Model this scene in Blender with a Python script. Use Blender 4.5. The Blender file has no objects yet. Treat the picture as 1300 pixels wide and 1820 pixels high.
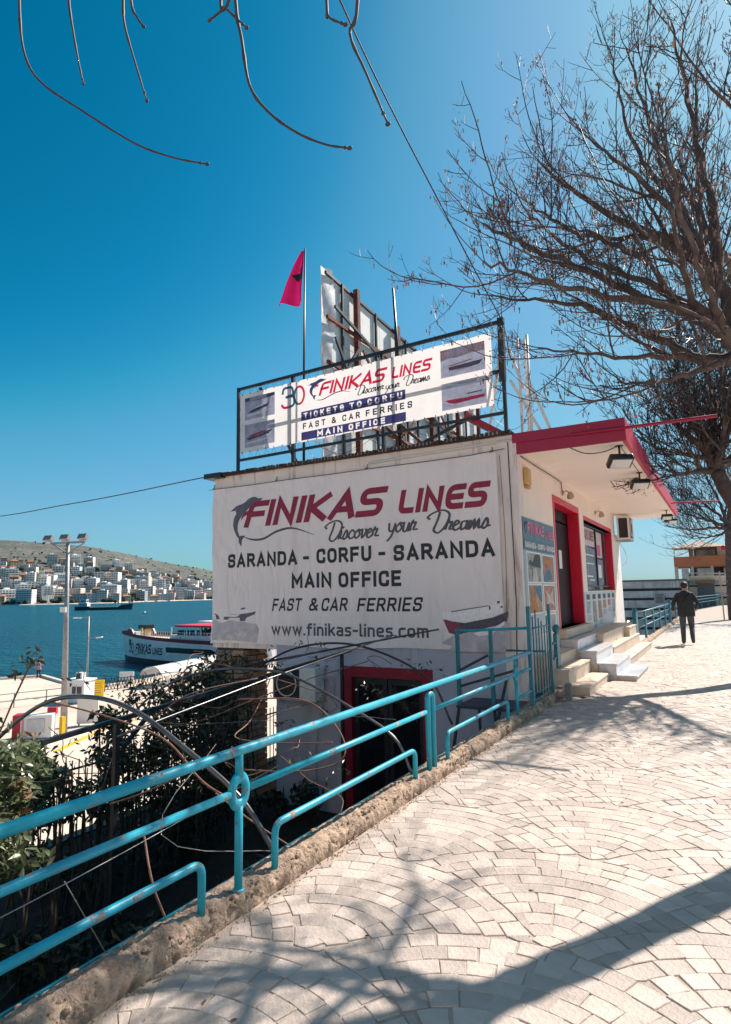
import bpy, math, random
import numpy as np
from mathutils import Vector, Matrix
random.seed(7)
SC = bpy.context.scene
COL = SC.collection
PI = math.pi
# ---------------------------------------------------------------- camera, world, sun, exposure
cam_d = bpy.data.cameras.new("camera")
cam = bpy.data.objects.new("camera", cam_d)
COL.objects.link(cam)
RM = Matrix(((0.8657330168371593, 0.08193625016347529, 0.4937537791928072),
             (0.500131794605469, -0.10347554371147634, -0.8597447294856349),
             (-0.01935281847029241, 0.9912513620483773, -0.1305611184637033)))
cam.matrix_world = Matrix.Translation((0, 0, 1.65)) @ RM.to_4x4()
cam_d.sensor_fit = 'VERTICAL'
cam_d.sensor_height = 24.0
cam_d.lens = 1096.745 * 24 / 1820
cam_d.clip_start = 0.05
cam_d.clip_end = 30000
SC.camera = cam
SUN_AZ, SUN_EL = math.radians(21), math.radians(44.5)      # azimuth measured from +Y towards +X
world = bpy.data.worlds.new("World")
SC.world = world
world.use_nodes = True
wn, wl = world.node_tree.nodes, world.node_tree.links
sky = wn.new('ShaderNodeTexSky')
sky.sky_type = 'NISHITA'
sky.sun_disc = False
sky.sun_elevation = SUN_EL
sky.sun_rotation = SUN_AZ
sky.altitude = 20
sky.air_density = 1.0
sky.dust_density = 1.0
sky.ozone_density = 1.6
# film-like response of the sky colour, channel by channel (same in every direction)
sep, cmb = wn.new('ShaderNodeSeparateColor'), wn.new('ShaderNodeCombineColor')
wl.new(sky.outputs[0], sep.inputs[0])
SKY_GAIN = 7.55
for i, pts in enumerate((((0, 0), (1.3, .002), (1.7, .012), (2.3, .09), (3.6, .21), (4.1, .235), (8.7, .42), (20, 1.25)),
                         ((0, 0), (2.0, .178), (2.6, .262), (3.2, .375), (4.7, .50), (5.4, .555), (8.2, .66), (20, 1.3)),
                         ((0, 0), (3.5, .376), (4.25, .509), (5.0, .63), (5.5, .70), (6.2, .74), (7.5, .79), (20, 1.4)))):
    m1 = wn.new('ShaderNodeMath'); m1.operation = 'MULTIPLY'; m1.inputs[1].default_value = 1 / 20; m1.use_clamp = True
    fc = wn.new('ShaderNodeFloatCurve'); cu = fc.mapping.curves[0]
    fc.mapping.clip_max_y = 2.0
    cu.points[0].location = (0, 0); cu.points[1].location = (1, pts[-1][1] / 1.5)
    for x, y in pts[1:-1]: cu.points.new(x / 20, y / 1.5)
    fc.mapping.update()
    m3 = wn.new('ShaderNodeMath'); m3.operation = 'MULTIPLY'; m3.inputs[1].default_value = 1.5 * SKY_GAIN
    wl.new(sep.outputs[i], m1.inputs[0]); wl.new(m1.outputs[0], fc.inputs['Value']); wl.new(fc.outputs[0], m3.inputs[0]); wl.new(m3.outputs[0], cmb.inputs[i])
wl.new(cmb.outputs[0], wn['Background'].inputs[0])
wn['Background'].inputs[1].default_value = 0.075
sun_d = bpy.data.lights.new("sun", 'SUN')
sun_d.energy = 4.8
sun_d.angle = math.radians(0.55)
sun_d.color = (1.0, 0.90, 0.80)
sun = bpy.data.objects.new("sun", sun_d)
COL.objects.link(sun)
sdir = Vector((math.sin(SUN_AZ) * math.cos(SUN_EL), math.cos(SUN_AZ) * math.cos(SUN_EL), math.sin(SUN_EL)))
sun.rotation_euler = sdir.to_track_quat('Z', 'Y').to_euler()
SC.view_settings.view_transform = 'Standard'
SC.view_settings.look = 'None'
SC.view_settings.gamma = 1.0
SC.view_settings.use_curve_mapping = False
SC.view_settings.exposure = 0.82
SC.render.engine = 'CYCLES'
SC.cycles.max_bounces = 8
SC.cycles.diffuse_bounces = 6
SC.cycles.glossy_bounces = 3
SC.cycles.transmission_bounces = 6
SC.cycles.transparent_max_bounces = 12
SC.cycles.sample_clamp_indirect = 6

# ---------------------------------------------------------------- materials
MATS = {}
def lin(c):
    return tuple((x / 12.92 if x <= 0.04045 else ((x + 0.055) / 1.055) ** 2.4) for x in c)
def M(name, col, rough=0.6, metal=0.0, var=0.12, vs=4.0, bump=0.0, bs=60.0, dirt=None, dirt_amt=0.5, ds=2.0,
      spec=0.5, trans=0.0, tint=0.0, rnd=0.0, streak=False, dthr=0.52):
    """procedural material: base colour with noise variation, optional patches of dirt and fine relief"""
    if name in MATS:
        return MATS[name]
    m = bpy.data.materials.new(name)
    m.use_nodes = True
    n, l = m.node_tree.nodes, m.node_tree.links
    b = n['Principled BSDF']
    b.inputs['Roughness'].default_value = rough
    b.inputs['Metallic'].default_value = metal
    b.inputs['Specular IOR Level'].default_value = spec
    tc = n.new('ShaderNodeTexCoord')
    co = tc.outputs['Object']
    def noise(scale, det=4.0, rough_=0.55, vec=co):
        t = n.new('ShaderNodeTexNoise')
        t.inputs['Scale'].default_value = scale
        t.inputs['Detail'].default_value = det
        t.inputs['Roughness'].default_value = rough_
        l.new(vec, t.inputs['Vector'])
        return t.outputs['Fac']
    def mixc(fac, a, c):
        x = n.new('ShaderNodeMix')
        x.data_type = 'RGBA'
        for k, v in ((0, fac), (6, a), (7, c)):
            if hasattr(v, 'is_linked') or hasattr(v, 'links'):
                l.new(v, x.inputs[k])
            else:
                x.inputs[k].default_value = v if k == 0 else (*v, 1)
        return x.outputs[2]
    def mapr(v, a, b_, c, d):
        x = n.new('ShaderNodeMapRange')
        for k, val in ((1, a), (2, b_), (3, c), (4, d)):
            x.inputs[k].default_value = val
        l.new(v, x.inputs[0])
        return x.outputs[0]
    out = None
    lo = tuple(max(0, c * (1 - var)) for c in col)
    hi = tuple(min(1, c * (1 + var)) for c in col)
    out = mixc(mapr(noise(vs), 0.3, 0.7, 0, 1), lo, hi)
    if tint or rnd:
        if tint:
            at = n.new('ShaderNodeAttribute')
            at.attribute_name = 'tint'
            src, amt = at.outputs['Fac'], tint
        else:
            oi = n.new('ShaderNodeObjectInfo')
            src, amt = oi.outputs['Random'], rnd
        mu = n.new('ShaderNodeMix'); mu.data_type = 'RGBA'; mu.blend_type = 'MULTIPLY'
        mu.inputs[0].default_value = 1.0
        l.new(out, mu.inputs[6])
        g = mixc(src, (1 - amt, 1 - amt * 1.02, 1 - amt * 1.06), (1 + amt * .4, 1 + amt * .36, 1 + amt * .3))
        l.new(g, mu.inputs[7])
        out = mu.outputs[2]
    if dirt:
        vec = co
        if streak:
            mp = n.new('ShaderNodeMapping')
            mp.inputs['Scale'].default_value = (3.0, 3.0, 0.35)
            l.new(co, mp.inputs[0])
            vec = mp.outputs[0]
        dn = noise(ds, 6.0, 0.62, vec)
        out = mixc(mapr(dn, dthr, dthr + 0.16, 0, dirt_amt), out, dirt)
    l.new(out, b.inputs['Base Color'])
    if bump:
        bn = n.new('ShaderNodeBump')
        bn.inputs['Strength'].default_value = min(1.0, bump)
        bn.inputs['Distance'].default_value = 0.01 * max(1.0, bump)
        l.new(noise(bs, 5.0, 0.6), bn.inputs['Height'])
        l.new(bn.outputs[0], b.inputs['Normal'])
    if trans:
        tr = n.new('ShaderNodeBsdfTranslucent')
        l.new(out, tr.inputs['Color'])
        mx = n.new('ShaderNodeMixShader')
        mx.inputs[0].default_value = trans
        l.new(b.outputs[0], mx.inputs[1])
        l.new(tr.outputs[0], mx.inputs[2])
        l.new(mx.outputs[0], n['Material Output'].inputs[0])
    MATS[name] = m
    return m

def paint_chipped(name, col, under, thr=0.66, scale=9.0, rough=0.32):
    """glossy paint over old metal, chipped along a noise threshold"""
    if name in MATS:
        return MATS[name]
    m = bpy.data.materials.new(name); m.use_nodes = True
    n, l = m.node_tree.nodes, m.node_tree.links
    b = n['Principled BSDF']
    tc = n.new('ShaderNodeTexCoord')
    def noise(s, d=5, r=.6):
        t = n.new('ShaderNodeTexNoise'); t.inputs['Scale'].default_value = s
        t.inputs['Detail'].default_value = d; t.inputs['Roughness'].default_value = r
        l.new(tc.outputs['Object'], t.inputs['Vector']); return t.outputs['Fac']
    def mr(v, a, c, x=0, y=1):
        r = n.new('ShaderNodeMapRange')
        for k, q in ((1, a), (2, c), (3, x), (4, y)): r.inputs[k].default_value = q
        l.new(v, r.inputs[0]); return r.outputs[0]
    def mix(f, a, c):
        x = n.new('ShaderNodeMix'); x.data_type = 'RGBA'
        l.new(f, x.inputs[0])
        for k, v in ((6, a), (7, c)):
            if isinstance(v, tuple): x.inputs[k].default_value = (*v, 1)
            else: l.new(v, x.inputs[k])
        return x.outputs[2]
    base = mix(mr(noise(6), .35, .65), tuple(c * .82 for c in col), tuple(min(1, c * 1.12) for c in col))
    worn = mix(mr(noise(30, 6, .7), .56, .7, 0, .5), base, tuple(min(1, c * .6 + .12) for c in col))
    und = mix(mr(noise(40), .4, .6), under, tuple(min(1, c * 2.2 + .05) for c in under))
    chip = mr(noise(scale, 8, .72), thr, thr + .012)
    l.new(mix(chip, worn, und), b.inputs['Base Color'])
    l.new(mr(chip, 0, 1, rough, .8), b.inputs['Roughness'])
    bn = n.new('ShaderNodeBump'); bn.inputs['Strength'].default_value = .35; bn.inputs['Distance'].default_value = .004
    ad = n.new('ShaderNodeMath'); ad.operation = 'MULTIPLY_ADD'
    l.new(chip, ad.inputs[0]); ad.inputs[1].default_value = -1.0; l.new(noise(45, 3), ad.inputs[2])
    l.new(ad.outputs[0], bn.inputs['Height']); l.new(bn.outputs[0], b.inputs['Normal'])
    MATS[name] = m
    return m

# ---------------------------------------------------------------- mesh builder
ORIG = {}
class MB:
    def __init__(s):
        s.v, s.f, s.t = [], [], []
    def add(s, vs, fs, tint=None):
        o = len(s.v)
        s.v.extend(vs)
        s.f.extend([tuple(i + o for i in f) for f in fs])
        if tint is not None:
            s.t.extend([tint] * len(vs))
        return s
    def box(s, x0, x1, y0, y1, z0, z1):
        if x0 > x1: x0, x1 = x1, x0
        if y0 > y1: y0, y1 = y1, y0
        if z0 > z1: z0, z1 = z1, z0
        return s.add([(x0, y0, z0), (x1, y0, z0), (x1, y1, z0), (x0, y1, z0), (x0, y0, z1), (x1, y0, z1), (x1, y1, z1), (x0, y1, z1)],
                     [(0, 3, 2, 1), (4, 5, 6, 7), (0, 1, 5, 4), (1, 2, 6, 5), (2, 3, 7, 6), (3, 0, 4, 7)])
    def obox(s, c, h, rz=0.0, rx=0.0, ry=0.0):
        R = Matrix.Rotation(rz, 3, 'Z') @ Matrix.Rotation(ry, 3, 'Y') @ Matrix.Rotation(rx, 3, 'X')
        vs = []
        for sz in (-1, 1):
            for sx, sy in ((-1, -1), (1, -1), (1, 1), (-1, 1)):
                vs.append(tuple(Vector(c) + R @ Vector((sx * h[0], sy * h[1], sz * h[2]))))
        return s.add(vs, [(0, 3, 2, 1), (4, 5, 6, 7), (0, 1, 5, 4), (1, 2, 6, 5), (2, 3, 7, 6), (3, 0, 4, 7)])
    def bar(s, a, b, w, h=None):
        """rectangular bar from a to b; w across, h up"""
        a, b = Vector(a), Vector(b)
        h = h or w
        d = (b - a).normalized()
        up = Vector((0, 0, 1)) if abs(d.z) < .95 else Vector((0, 1, 0))
        x = d.cross(up).normalized(); y = x.cross(d).normalized()
        vs = []
        for p in (a, b):
            for q, r in ((-1, -1), (1, -1), (1, 1), (-1, 1)):
                vs.append(tuple(p + x * (q * w / 2) + y * (r * h / 2)))
        return s.add(vs, [(0, 3, 2, 1), (4, 5, 6, 7), (0, 1, 5, 4), (1, 2, 6, 5), (2, 3, 7, 6), (3, 0, 4, 7)])
    def tube(s, pts, r, n=8, caps=True):
        pts = [Vector(p) for p in pts]
        k = len(pts)
        rs = r if isinstance(r, (list, tuple)) else [r] * k
        vs, fs = [], []
        d = (pts[1] - pts[0]).normalized()
        up = Vector((0, 0, 1)) if abs(d.z) < .9 else Vector((0, 1, 0))
        x = d.cross(up).normalized()
        for i, p in enumerate(pts):
            if i == 0: d = pts[1] - pts[0]
            elif i == k - 1: d = pts[-1] - pts[-2]
            else: d = (pts[i + 1] - p).normalized() + (p - pts[i - 1]).normalized()
            if d.length < 1e-9: d = Vector((0, 0, 1))
            d.normalize()
            x = (x - d * x.dot(d))
            x.normalize()
            y = d.cross(x)
            for j in range(n):
                a = 2 * PI * j / n
                vs.append(tuple(p + (x * math.cos(a) + y * math.sin(a)) * rs[i]))
        for i in range(k - 1):
            for j in range(n):
                j2 = (j + 1) % n
                fs.append((i * n + j, i * n + j2, (i + 1) * n + j2, (i + 1) * n + j))
        if caps:
            fs.append(tuple(range(n - 1, -1, -1)))
            fs.append(tuple(range((k - 1) * n, k * n)))
        return s.add(vs, fs)
    def lathe(s, prof, c, n=16, axis='Z'):
        """prof: list of (r, h)"""
        vs, fs = [], []
        k = len(prof)
        for r, h in prof:
            for j in range(n):
                a = 2 * PI * j / n
                u, w = r * math.cos(a), r * math.sin(a)
                if axis == 'Z': vs.append((c[0] + u, c[1] + w, c[2] + h))
                elif axis == 'Y': vs.append((c[0] + u, c[1] + h, c[2] + w))
                else: vs.append((c[0] + h, c[1] + u, c[2] + w))
        for i in range(k - 1):
            for j in range(n):
                j2 = (j + 1) % n
                fs.append((i * n + j, i * n + j2, (i + 1) * n + j2, (i + 1) * n + j))
        fs.append(tuple(range(n - 1, -1, -1)))
        fs.append(tuple(range((k - 1) * n, k * n)))
        return s.add(vs, fs)
    def prism(s, poly, a, b, axis='Y'):
        """polygon extruded between a and b along axis; polygon given in the two other axes"""
        n = len(poly)
        def P(u, w, t):
            return {'X': (t, u, w), 'Y': (u, t, w), 'Z': (u, w, t)}[axis]
        vs = [P(u, w, a) for u, w in poly] + [P(u, w, b) for u, w in poly]
        fs = [tuple(range(n)), tuple(range(2 * n - 1, n - 1, -1))]
        for i in range(n):
            j = (i + 1) % n
            fs.append((i, i + n, j + n, j))
        return s.add(vs, fs)
    def ball(s, c, r, n=10, m=7):
        prof = [(max(1e-4, math.sin(PI * i / m)), -math.cos(PI * i / m)) for i in range(m + 1)]
        R = r if isinstance(r, (tuple, list)) else (r, r, r)
        vs, fs = [], []
        for q, h in prof:
            for j in range(n):
                a = 2 * PI * j / n
                vs.append((c[0] + R[0] * q * math.cos(a), c[1] + R[1] * q * math.sin(a), c[2] + R[2] * h))
        for i in range(m):
            for j in range(n):
                j2 = (j + 1) % n
                fs.append((i * n + j, i * n + j2, (i + 1) * n + j2, (i + 1) * n + j))
        return s.add(vs, fs)
    def build(s, name, mat, parent=None, label=None, cat=None, group=None, kind=None, smooth=False, bevel=0.0, origin=None, segs=1):
        if parent is not None and origin is None:
            o = ORIG[parent.name]
        elif origin is not None:
            o = Vector(origin)
        else:
            a = np.array(s.v)
            o = Vector(((a[:, 0].min() + a[:, 0].max()) / 2, (a[:, 1].min() + a[:, 1].max()) / 2, a[:, 2].min()))
        me = bpy.data.meshes.new(name)
        me.from_pydata([(x - o[0], y - o[1], z - o[2]) for x, y, z in s.v], [], s.f)
        if s.t:
            at = me.attributes.new('tint', 'FLOAT', 'POINT')
            at.data.foreach_set('value', s.t)
        for q in (mat if isinstance(mat, (list, tuple)) else [mat]):
            me.materials.append(q)
        if smooth:
            me.polygons.foreach_set('use_smooth', [True] * len(me.polygons))
        ob = bpy.data.objects.new(name, me)
        COL.objects.link(ob)
        if parent is not None:
            ob.parent = parent
            ob.location = o - ORIG[parent.name]
        else:
            ob.location = o
        ORIG[ob.name] = Vector(o)
        if smooth and smooth != 'all':
            bv = None
            es = ob.modifiers.new('ws', 'WEIGHTED_NORMAL') if False else None
        if bevel:
            bv = ob.modifiers.new('bevel', 'BEVEL')
            bv.width = bevel; bv.segments = segs; bv.limit_method = 'ANGLE'; bv.angle_limit = math.radians(40)
        tag(ob, label, cat, group, kind)
        return ob

def tag(o, label=None, cat=None, group=None, kind=None):
    if label: o['label'] = label
    if cat: o['category'] = cat
    if group: o['group'] = group
    if kind: o['kind'] = kind
    return o
def thing(name, loc, label, cat, group=None):
    o = bpy.data.objects.new(name, None)
    COL.objects.link(o)
    o.location = loc
    o.empty_display_size = 0.2
    ORIG[o.name] = Vector(loc)
    return tag(o, label, cat, group)
def copy_tree(o, loc=None, rz=None, label=None, group=None, parent=None, scale=None):
    c = o.copy()
    COL.objects.link(c)
    if parent is not None: c.parent = parent
    if loc is not None: c.location = loc
    if rz is not None: c.rotation_euler = (0, 0, rz)
    if scale is not None: c.scale = scale
    if label: c['label'] = label
    if group: c['group'] = group
    for ch in list(o.children):
        copy_tree(ch, parent=c)
    return c

def smooth_path(pts, k=6):
    """Catmull-Rom through the points"""
    P = [Vector(p) for p in pts]
    P = [P[0] * 2 - P[1]] + P + [P[-1] * 2 - P[-2]]
    out = []
    for i in range(1, len(P) - 2):
        for j in range(k):
            t = j / k
            a, b, c, d = P[i - 1], P[i], P[i + 1], P[i + 2]
            out.append(0.5 * ((2 * b) + (c - a) * t + (2 * a - 5 * b + 4 * c - d) * t * t + (3 * b - a - 3 * c + d) * t ** 3))
    out.append(P[-2])
    return out
def round_path(pts, r, k=4, closed=False):
    """polyline with rounded corners (2-D or 3-D)"""
    P = [Vector(p) for p in pts]
    n = len(P)
    out = []
    for i in range(n):
        if not closed and (i == 0 or i == n - 1):
            out.append(P[i]); continue
        a, b, c = P[i - 1], P[i], P[(i + 1) % n]
        u, w = (a - b), (c - b)
        rr = min(r, u.length * .499, w.length * .499)
        if rr < 1e-5 or u.length < 1e-6 or w.length < 1e-6:
            out.append(b); continue
        p0, p1 = b + u.normalized() * rr, b + w.normalized() * rr
        for j in range(k + 1):
            t = j / k
            out.append((1 - t) ** 2 * p0 + 2 * t * (1 - t) * b + t * t * p1)
    return out

# ---------------------------------------------------------------- lettering drawn as strokes
def stroke_poly(pts, s, ext=True, closed=False, taper=None):
    """2-D ribbon along pts, width s (list of quads as vertex pairs)"""
    P = [Vector((p[0], p[1])) for p in pts]
    q = [P[0]]
    for p in P[1:]:
        if (p - q[-1]).length > 1e-4: q.append(p)
    P = q
    if closed and (P[0] - P[-1]).length < 1e-4: P.pop()
    n = len(P)
    if n < 2: return [], []
    if ext and not closed:
        e = s / 2 if ext is True else ext
        P[0] = P[0] + (P[0] - P[1]).normalized() * e
        P[-1] = P[-1] + (P[-1] - P[-2]).normalized() * e
    L, R = [], []
    for i in range(n):
        if closed: d0, d1 = (P[i] - P[i - 1]).normalized(), (P[(i + 1) % n] - P[i]).normalized()
        else:
            d0 = (P[i] - P[i - 1]).normalized() if i else (P[1] - P[0]).normalized()
            d1 = (P[i + 1] - P[i]).normalized() if i < n - 1 else d0
        n0, n1 = Vector((-d0.y, d0.x)), Vector((-d1.y, d1.x))
        m = n0 + n1
        if m.length < .3: m = n0
        m.normalize()
        k = 1 / max(.42, m.dot(n0))
        w = s / 2 * k * (taper[i] if taper else 1)
        L.append(P[i] + m * w); R.append(P[i] - m * w)
    vs = L + R
    fs = [(i, i + 1, n + i + 1, n + i) for i in range(n - 1)]
    if closed: fs.append((n - 1, 0, n, 2 * n - 1))
    return vs, fs
DIN = {
 'A': (.60, [[(0, 0), (.3, 1), (.60, 0)], [(.11, .27), (.49, .27)]], 0),
 'C': (.54, [[(.54, .76), (.54, 1), (0, 1), (0, 0), (.54, 0), (.54, .24)]], .27),
 'D': (.56, [[(0, 0), (0, 1)], [(0, 1), (.56, 1), (.56, 0), (0, 0.0001)]], .3),
 'E': (.48, [[(.48, 1), (0, 1), (0, 0), (.48, 0)], [(0, .52), (.42, .52)]], 0),
 'F': (.48, [[(.48, 1), (0, 1), (0, 0)], [(0, .5), (.42, .5)]], 0),
 'I': (.0, [[(0, 0), (0, 1)]], 0),
 'K': (.54, [[(0, 0), (0, 1)], [(.52, 1), (.04, .42)], [(.2, .6), (.54, 0)]], 0),
 'L': (.46, [[(0, 1), (0, 0), (.46, 0)]], 0),
 'M': (.70, [[(0, 0), (0, 1), (.35, .32), (.70, 1), (.70, 0)]], 0),
 'N': (.58, [[(0, 0), (0, 1), (.58, 0), (.58, 1)]], 0),
 'O': (.56, [[(0, 0), (0, 1), (.56, 1), (.56, 0), (0, 0)]], .28),
 'R': (.54, [[(0, 0), (0, 1)], [(0, 1), (.52, 1), (.52, .48), (0, .48)], [(.28, .48), (.56, 0)]], .26),
 'S': (.52, [[(.52, .78), (.52, 1), (0, 1), (0, .52), (.52, .52), (.52, 0), (0, 0), (0, .22)]], .25),
 'T': (.56, [[(0, 1), (.56, 1)], [(.28, 1), (.28, 0)]], 0),
 'U': (.56, [[(0, 1), (0, 0), (.56, 0), (.56, 1)]], .27),
 '&': (.62, [[(.66, 0), (.12, .7), (.12, 1), (.44, 1), (.44, .66), (0, .42), (0, 0), (.45, 0), (.62, .38)]], .16),
 '-': (.28, [[(0, .42), (.28, .42)]], 0),
 '3': (.52, [[(0, .8), (0, 1), (.52, 1), (.52, .54), (.2, .54)], [(.2, .54), (.52, .54), (.52, 0), (0, 0), (0, .2)]], .24),
 '0': (.56, [[(0, 0), (0, 1), (.56, 1), (.56, 0), (0, 0)]], .28),
 '.': (.02, [[(0, 0), (.02, 0)]], 0),
 'w': (.72, [[(0, .68), (.18, 0), (.36, .66), (.54, 0), (.72, .68)]], 0),
 'f': (.34, [[(.10, 0), (.10, 1), (.34, 1)], [(0, .66), (.32, .66)]], .14),
 'i': (.0, [[(0, 0), (0, .66)], [(0, .97), (0, .98)]], 0),
 'n': (.42, [[(0, 0), (0, .68)], [(0, .3), (0, .68), (.42, .68), (.42, 0)]], .2),
 'k': (.42, [[(0, 0), (0, 1)], [(.4, .68), (.03, .28)], [(.16, .42), (.44, 0)]], 0),
 'a': (.42, [[(.03, .68), (.42, .68), (.42, 0)], [(.42, .38), (0, .38), (0, 0), (.42, 0)]], .16),
 's': (.38, [[(.38, .68), (0, .68), (0, .36), (.38, .36), (.38, 0), (0, 0)]], .16),
 'l': (.08, [[(0, 1), (0, 0), (.1, 0)]], .08),
 'e': (.44, [[(0, .34), (.44, .34), (.44, .68), (0, .68), (0, 0), (.42, 0)]], .18),
 'c': (.38, [[(.38, .68), (0, .68), (0, 0), (.38, 0)]], .2),
 'o': (.44, [[(0, 0), (0, .68), (.44, .68), (.44, 0), (0, 0)]], .2),
 'm': (.70, [[(0, 0), (0, .68)], [(0, .4), (0, .68), (.35, .68), (.35, 0)], [(.35, .4), (.35, .68), (.70, .68), (.70, 0)]], .16),
 ' ': (.18, [], 0),
}
TECH = dict(DIN)
TECH.update({
 'F': (.62, [[(.66, 1), (.06, 1), (0, 0)], [(.02, .5), (.56, .5)]], .2),
 'E': (.62, [[(.62, 1), (0, 1), (0, 0), (.60, 0)], [(0, .5), (.56, .5)]], .3),
 'S': (.64, [[(.68, 1), (0, 1), (0, .52), (.64, .52), (.64, 0), (-.04, 0)]], .27),
 'L': (.50, [[(0, 1), (0, 0), (.50, 0)]], .2),
 'N': (.66, [[(0, 0), (0, 1), (.62, 0), (.62, 1)]], 0),
 'K': (.62, [[(0, 0), (0, 1)], [(.66, 1), (.1, .5), (.62, 0)]], 0),
 'A': (.74, [[(0, 0), (.42, 1), (.74, 0)], [(.2, .3), (.62, .3)]], 0),
})
def text_polys(txt, H, s, width=None, gap=.2, slant=0.0, font=DIN, x_scale=1.0):
    """returns verts (x,y) and faces and layer index for a line of text, cap height H, stroke s"""
    h = H - s
    x = s / 2
    out = []
    lay = 0
    for ch in txt:
        w, strokes, r = font[ch]
        for st in strokes:
            closed = len(st) > 3 and st[0] == st[-1]
            pts = [(x + px * H * x_scale, s / 2 + py * h) for px, py in st]
            if closed:
                path = round_path([(*p, 0) for p in pts[:-1]], r * H, 5, True)
            elif r: path = round_path([(*p, 0) for p in pts], r * H, 5)
            else: path = pts
            vs, fs = stroke_poly(path, s, True, closed)
            out.append((vs, fs, lay % 3)); lay += 1
        x += w * H * x_scale + s + gap * H * (1 if ch != ' ' else .6)
    tot = x - gap * H - s / 2
    k = (width / tot) if width else 1.0
    res = []
    for vs, fs, L in out:
        res.append(([(v[0] * k + v[1] * slant, v[1]) for v in vs], fs, L))
    return res, tot * k
def put_text(mb, polys, x0, z0, plane, eps=.0006):
    """plane(u, w, out) -> 3-D point, out = how far in front"""
    for vs, fs, L in polys:
        mb.add([plane(x0 + v[0], z0 + v[1], L * eps) for v in vs], fs)
CUR = {
 'D': (.62, [[(.36, .92), (.30, .5), (.22, .08), (.40, -.06), (.62, .3), (.70, .8), (.48, 1.04), (.16, .96), (-.04, .76), (.02, .66)]]),
 'i': (.17, [[(0, .05), (.1, .45), (.08, .1), (.2, .04)], [(.15, .62), (.16, .65)]]),
 's': (.24, [[(0, .05), (.14, .48), (.2, .2), (.1, .0), (.02, .08)], [(.18, .1), (.26, .12)]]),
 'c': (.25, [[(.24, .38), (.14, .46), (.02, .22), (.1, .01), (.28, .12)]]),
 'o': (.27, [[(.16, .46), (.02, .24), (.1, .01), (.24, .2), (.16, .46), (.3, .4)]]),
 'v': (.24, [[(.0, .4), (.06, .44), (.08, .02), (.22, .3), (.2, .45), (.28, .38)]]),
 'e': (.24, [[(.02, .18), (.2, .36), (.12, .47), (.02, .2), (.1, .0), (.26, .12)]]),
 'r': (.23, [[(0, .1), (.08, .5), (.1, .4), (.2, .42), (.14, .1), (.26, .08)]]),
 'y': (.28, [[(.02, .45), (.06, .1), (.2, .12), (.26, .46), (.18, -.1), (.04, -.4)], [(.24, .1), (.3, .15)]]),
 'u': (.28, [[(.04, .45), (.04, .06), (.16, .04), (.24, .45), (.22, .06), (.32, .08)]]),
 'a': (.28, [[(.22, .42), (.06, .36), (.06, .02), (.2, .14), (.24, .44), (.22, .06), (.32, .08)]]),
 'm': (.42, [[(.0, .02), (.06, .45), (.06, .04), (.18, .44), (.2, .04), (.32, .44), (.34, .06), (.44, .1)]]),
 ' ': (.24, []),
}
def cursive_polys(txt, H, s, width):
    x, out = 0, []
    lay = 0
    for ch in txt:
        w, strokes = CUR[ch]
        for st in strokes:
            pts = smooth_path([((x + px * H), py * H, 0) for px, py in st], 5)
            vs, fs = stroke_poly(pts, s, True)
            out.append((vs, fs, lay % 4)); lay += 1
        x += w * H
    k = width / x
    return [([(v[0] * k + v[1] * .18, v[1]) for v in vs], fs, L) for vs, fs, L in out]
# ---------------------------------------------------------------- palette
STONE = M('paving_stone', (.515, .432, .382), rough=.6, var=.13, vs=7, bump=.7, bs=45, tint=.26, dirt=(.34, .29, .26), dirt_amt=.6, ds=1.7, dthr=.52)
MORTAR = M('paving_mortar', (.42, .345, .29), rough=.9, var=.2, vs=20, bump=.6, bs=90)
KERB = M('kerb_conglomerate', (.42, .30, .22), rough=.92, var=.35, vs=14, bump=2.2, bs=38, dirt=(.14, .1, .075), dirt_amt=.7, ds=9, dthr=.5)
DARKSOIL = M('dark_soil', (.025, .02, .016), rough=1, var=.4, vs=6, bump=1, bs=20)
CREAM = M('cream_render', (.90, .77, .69), rough=.75, var=.04, vs=1.5, bump=.25, bs=120, dirt=(.62, .50, .42), dirt_amt=.5, ds=1.8, streak=True, dthr=.57)
SOFFIT = M('soffit_paint', (.92, .82, .75), rough=.8, var=.03, vs=1.2, dirt=(.62, .52, .44), dirt_amt=.35, ds=1.2, dthr=.56)
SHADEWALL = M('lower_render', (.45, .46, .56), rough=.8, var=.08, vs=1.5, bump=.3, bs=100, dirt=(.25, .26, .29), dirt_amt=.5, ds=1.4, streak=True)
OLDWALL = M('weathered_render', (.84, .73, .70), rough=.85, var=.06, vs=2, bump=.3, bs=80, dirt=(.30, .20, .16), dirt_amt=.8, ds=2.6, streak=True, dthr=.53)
CRIMSON = M('crimson_paint', (.36, .006, .05), rough=.5, var=.10, vs=3, bump=.15, bs=60, dirt=(.28, .02, .05), dirt_amt=.5, ds=3)
FASCIA = M('fascia_crimson_tiles', (.50, .012, .06), rough=.5, var=.18, vs=5, bump=.5, bs=30, dirt=(.58, .12, .12), dirt_amt=.6, ds=7, streak=True)
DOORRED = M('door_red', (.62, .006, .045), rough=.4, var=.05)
DARKDOOR = M('dark_metal_door', (.022, .007, .012), rough=.6, var=.3, spec=.2)
BLACKGLASS = M('dark_glass', (.012, .013, .017), rough=.06, var=.2, spec=.7)
INSIDE = M('interior_dark', (.012, .010, .012), rough=.9)
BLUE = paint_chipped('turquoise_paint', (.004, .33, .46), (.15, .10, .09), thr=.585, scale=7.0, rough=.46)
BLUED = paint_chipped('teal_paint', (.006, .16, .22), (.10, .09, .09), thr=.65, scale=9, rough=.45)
NAVYSTEEL = M('navy_steel', (.012, .028, .055), rough=.5, var=.2, dirt=(.05, .04, .04), dirt_amt=.5)
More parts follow.
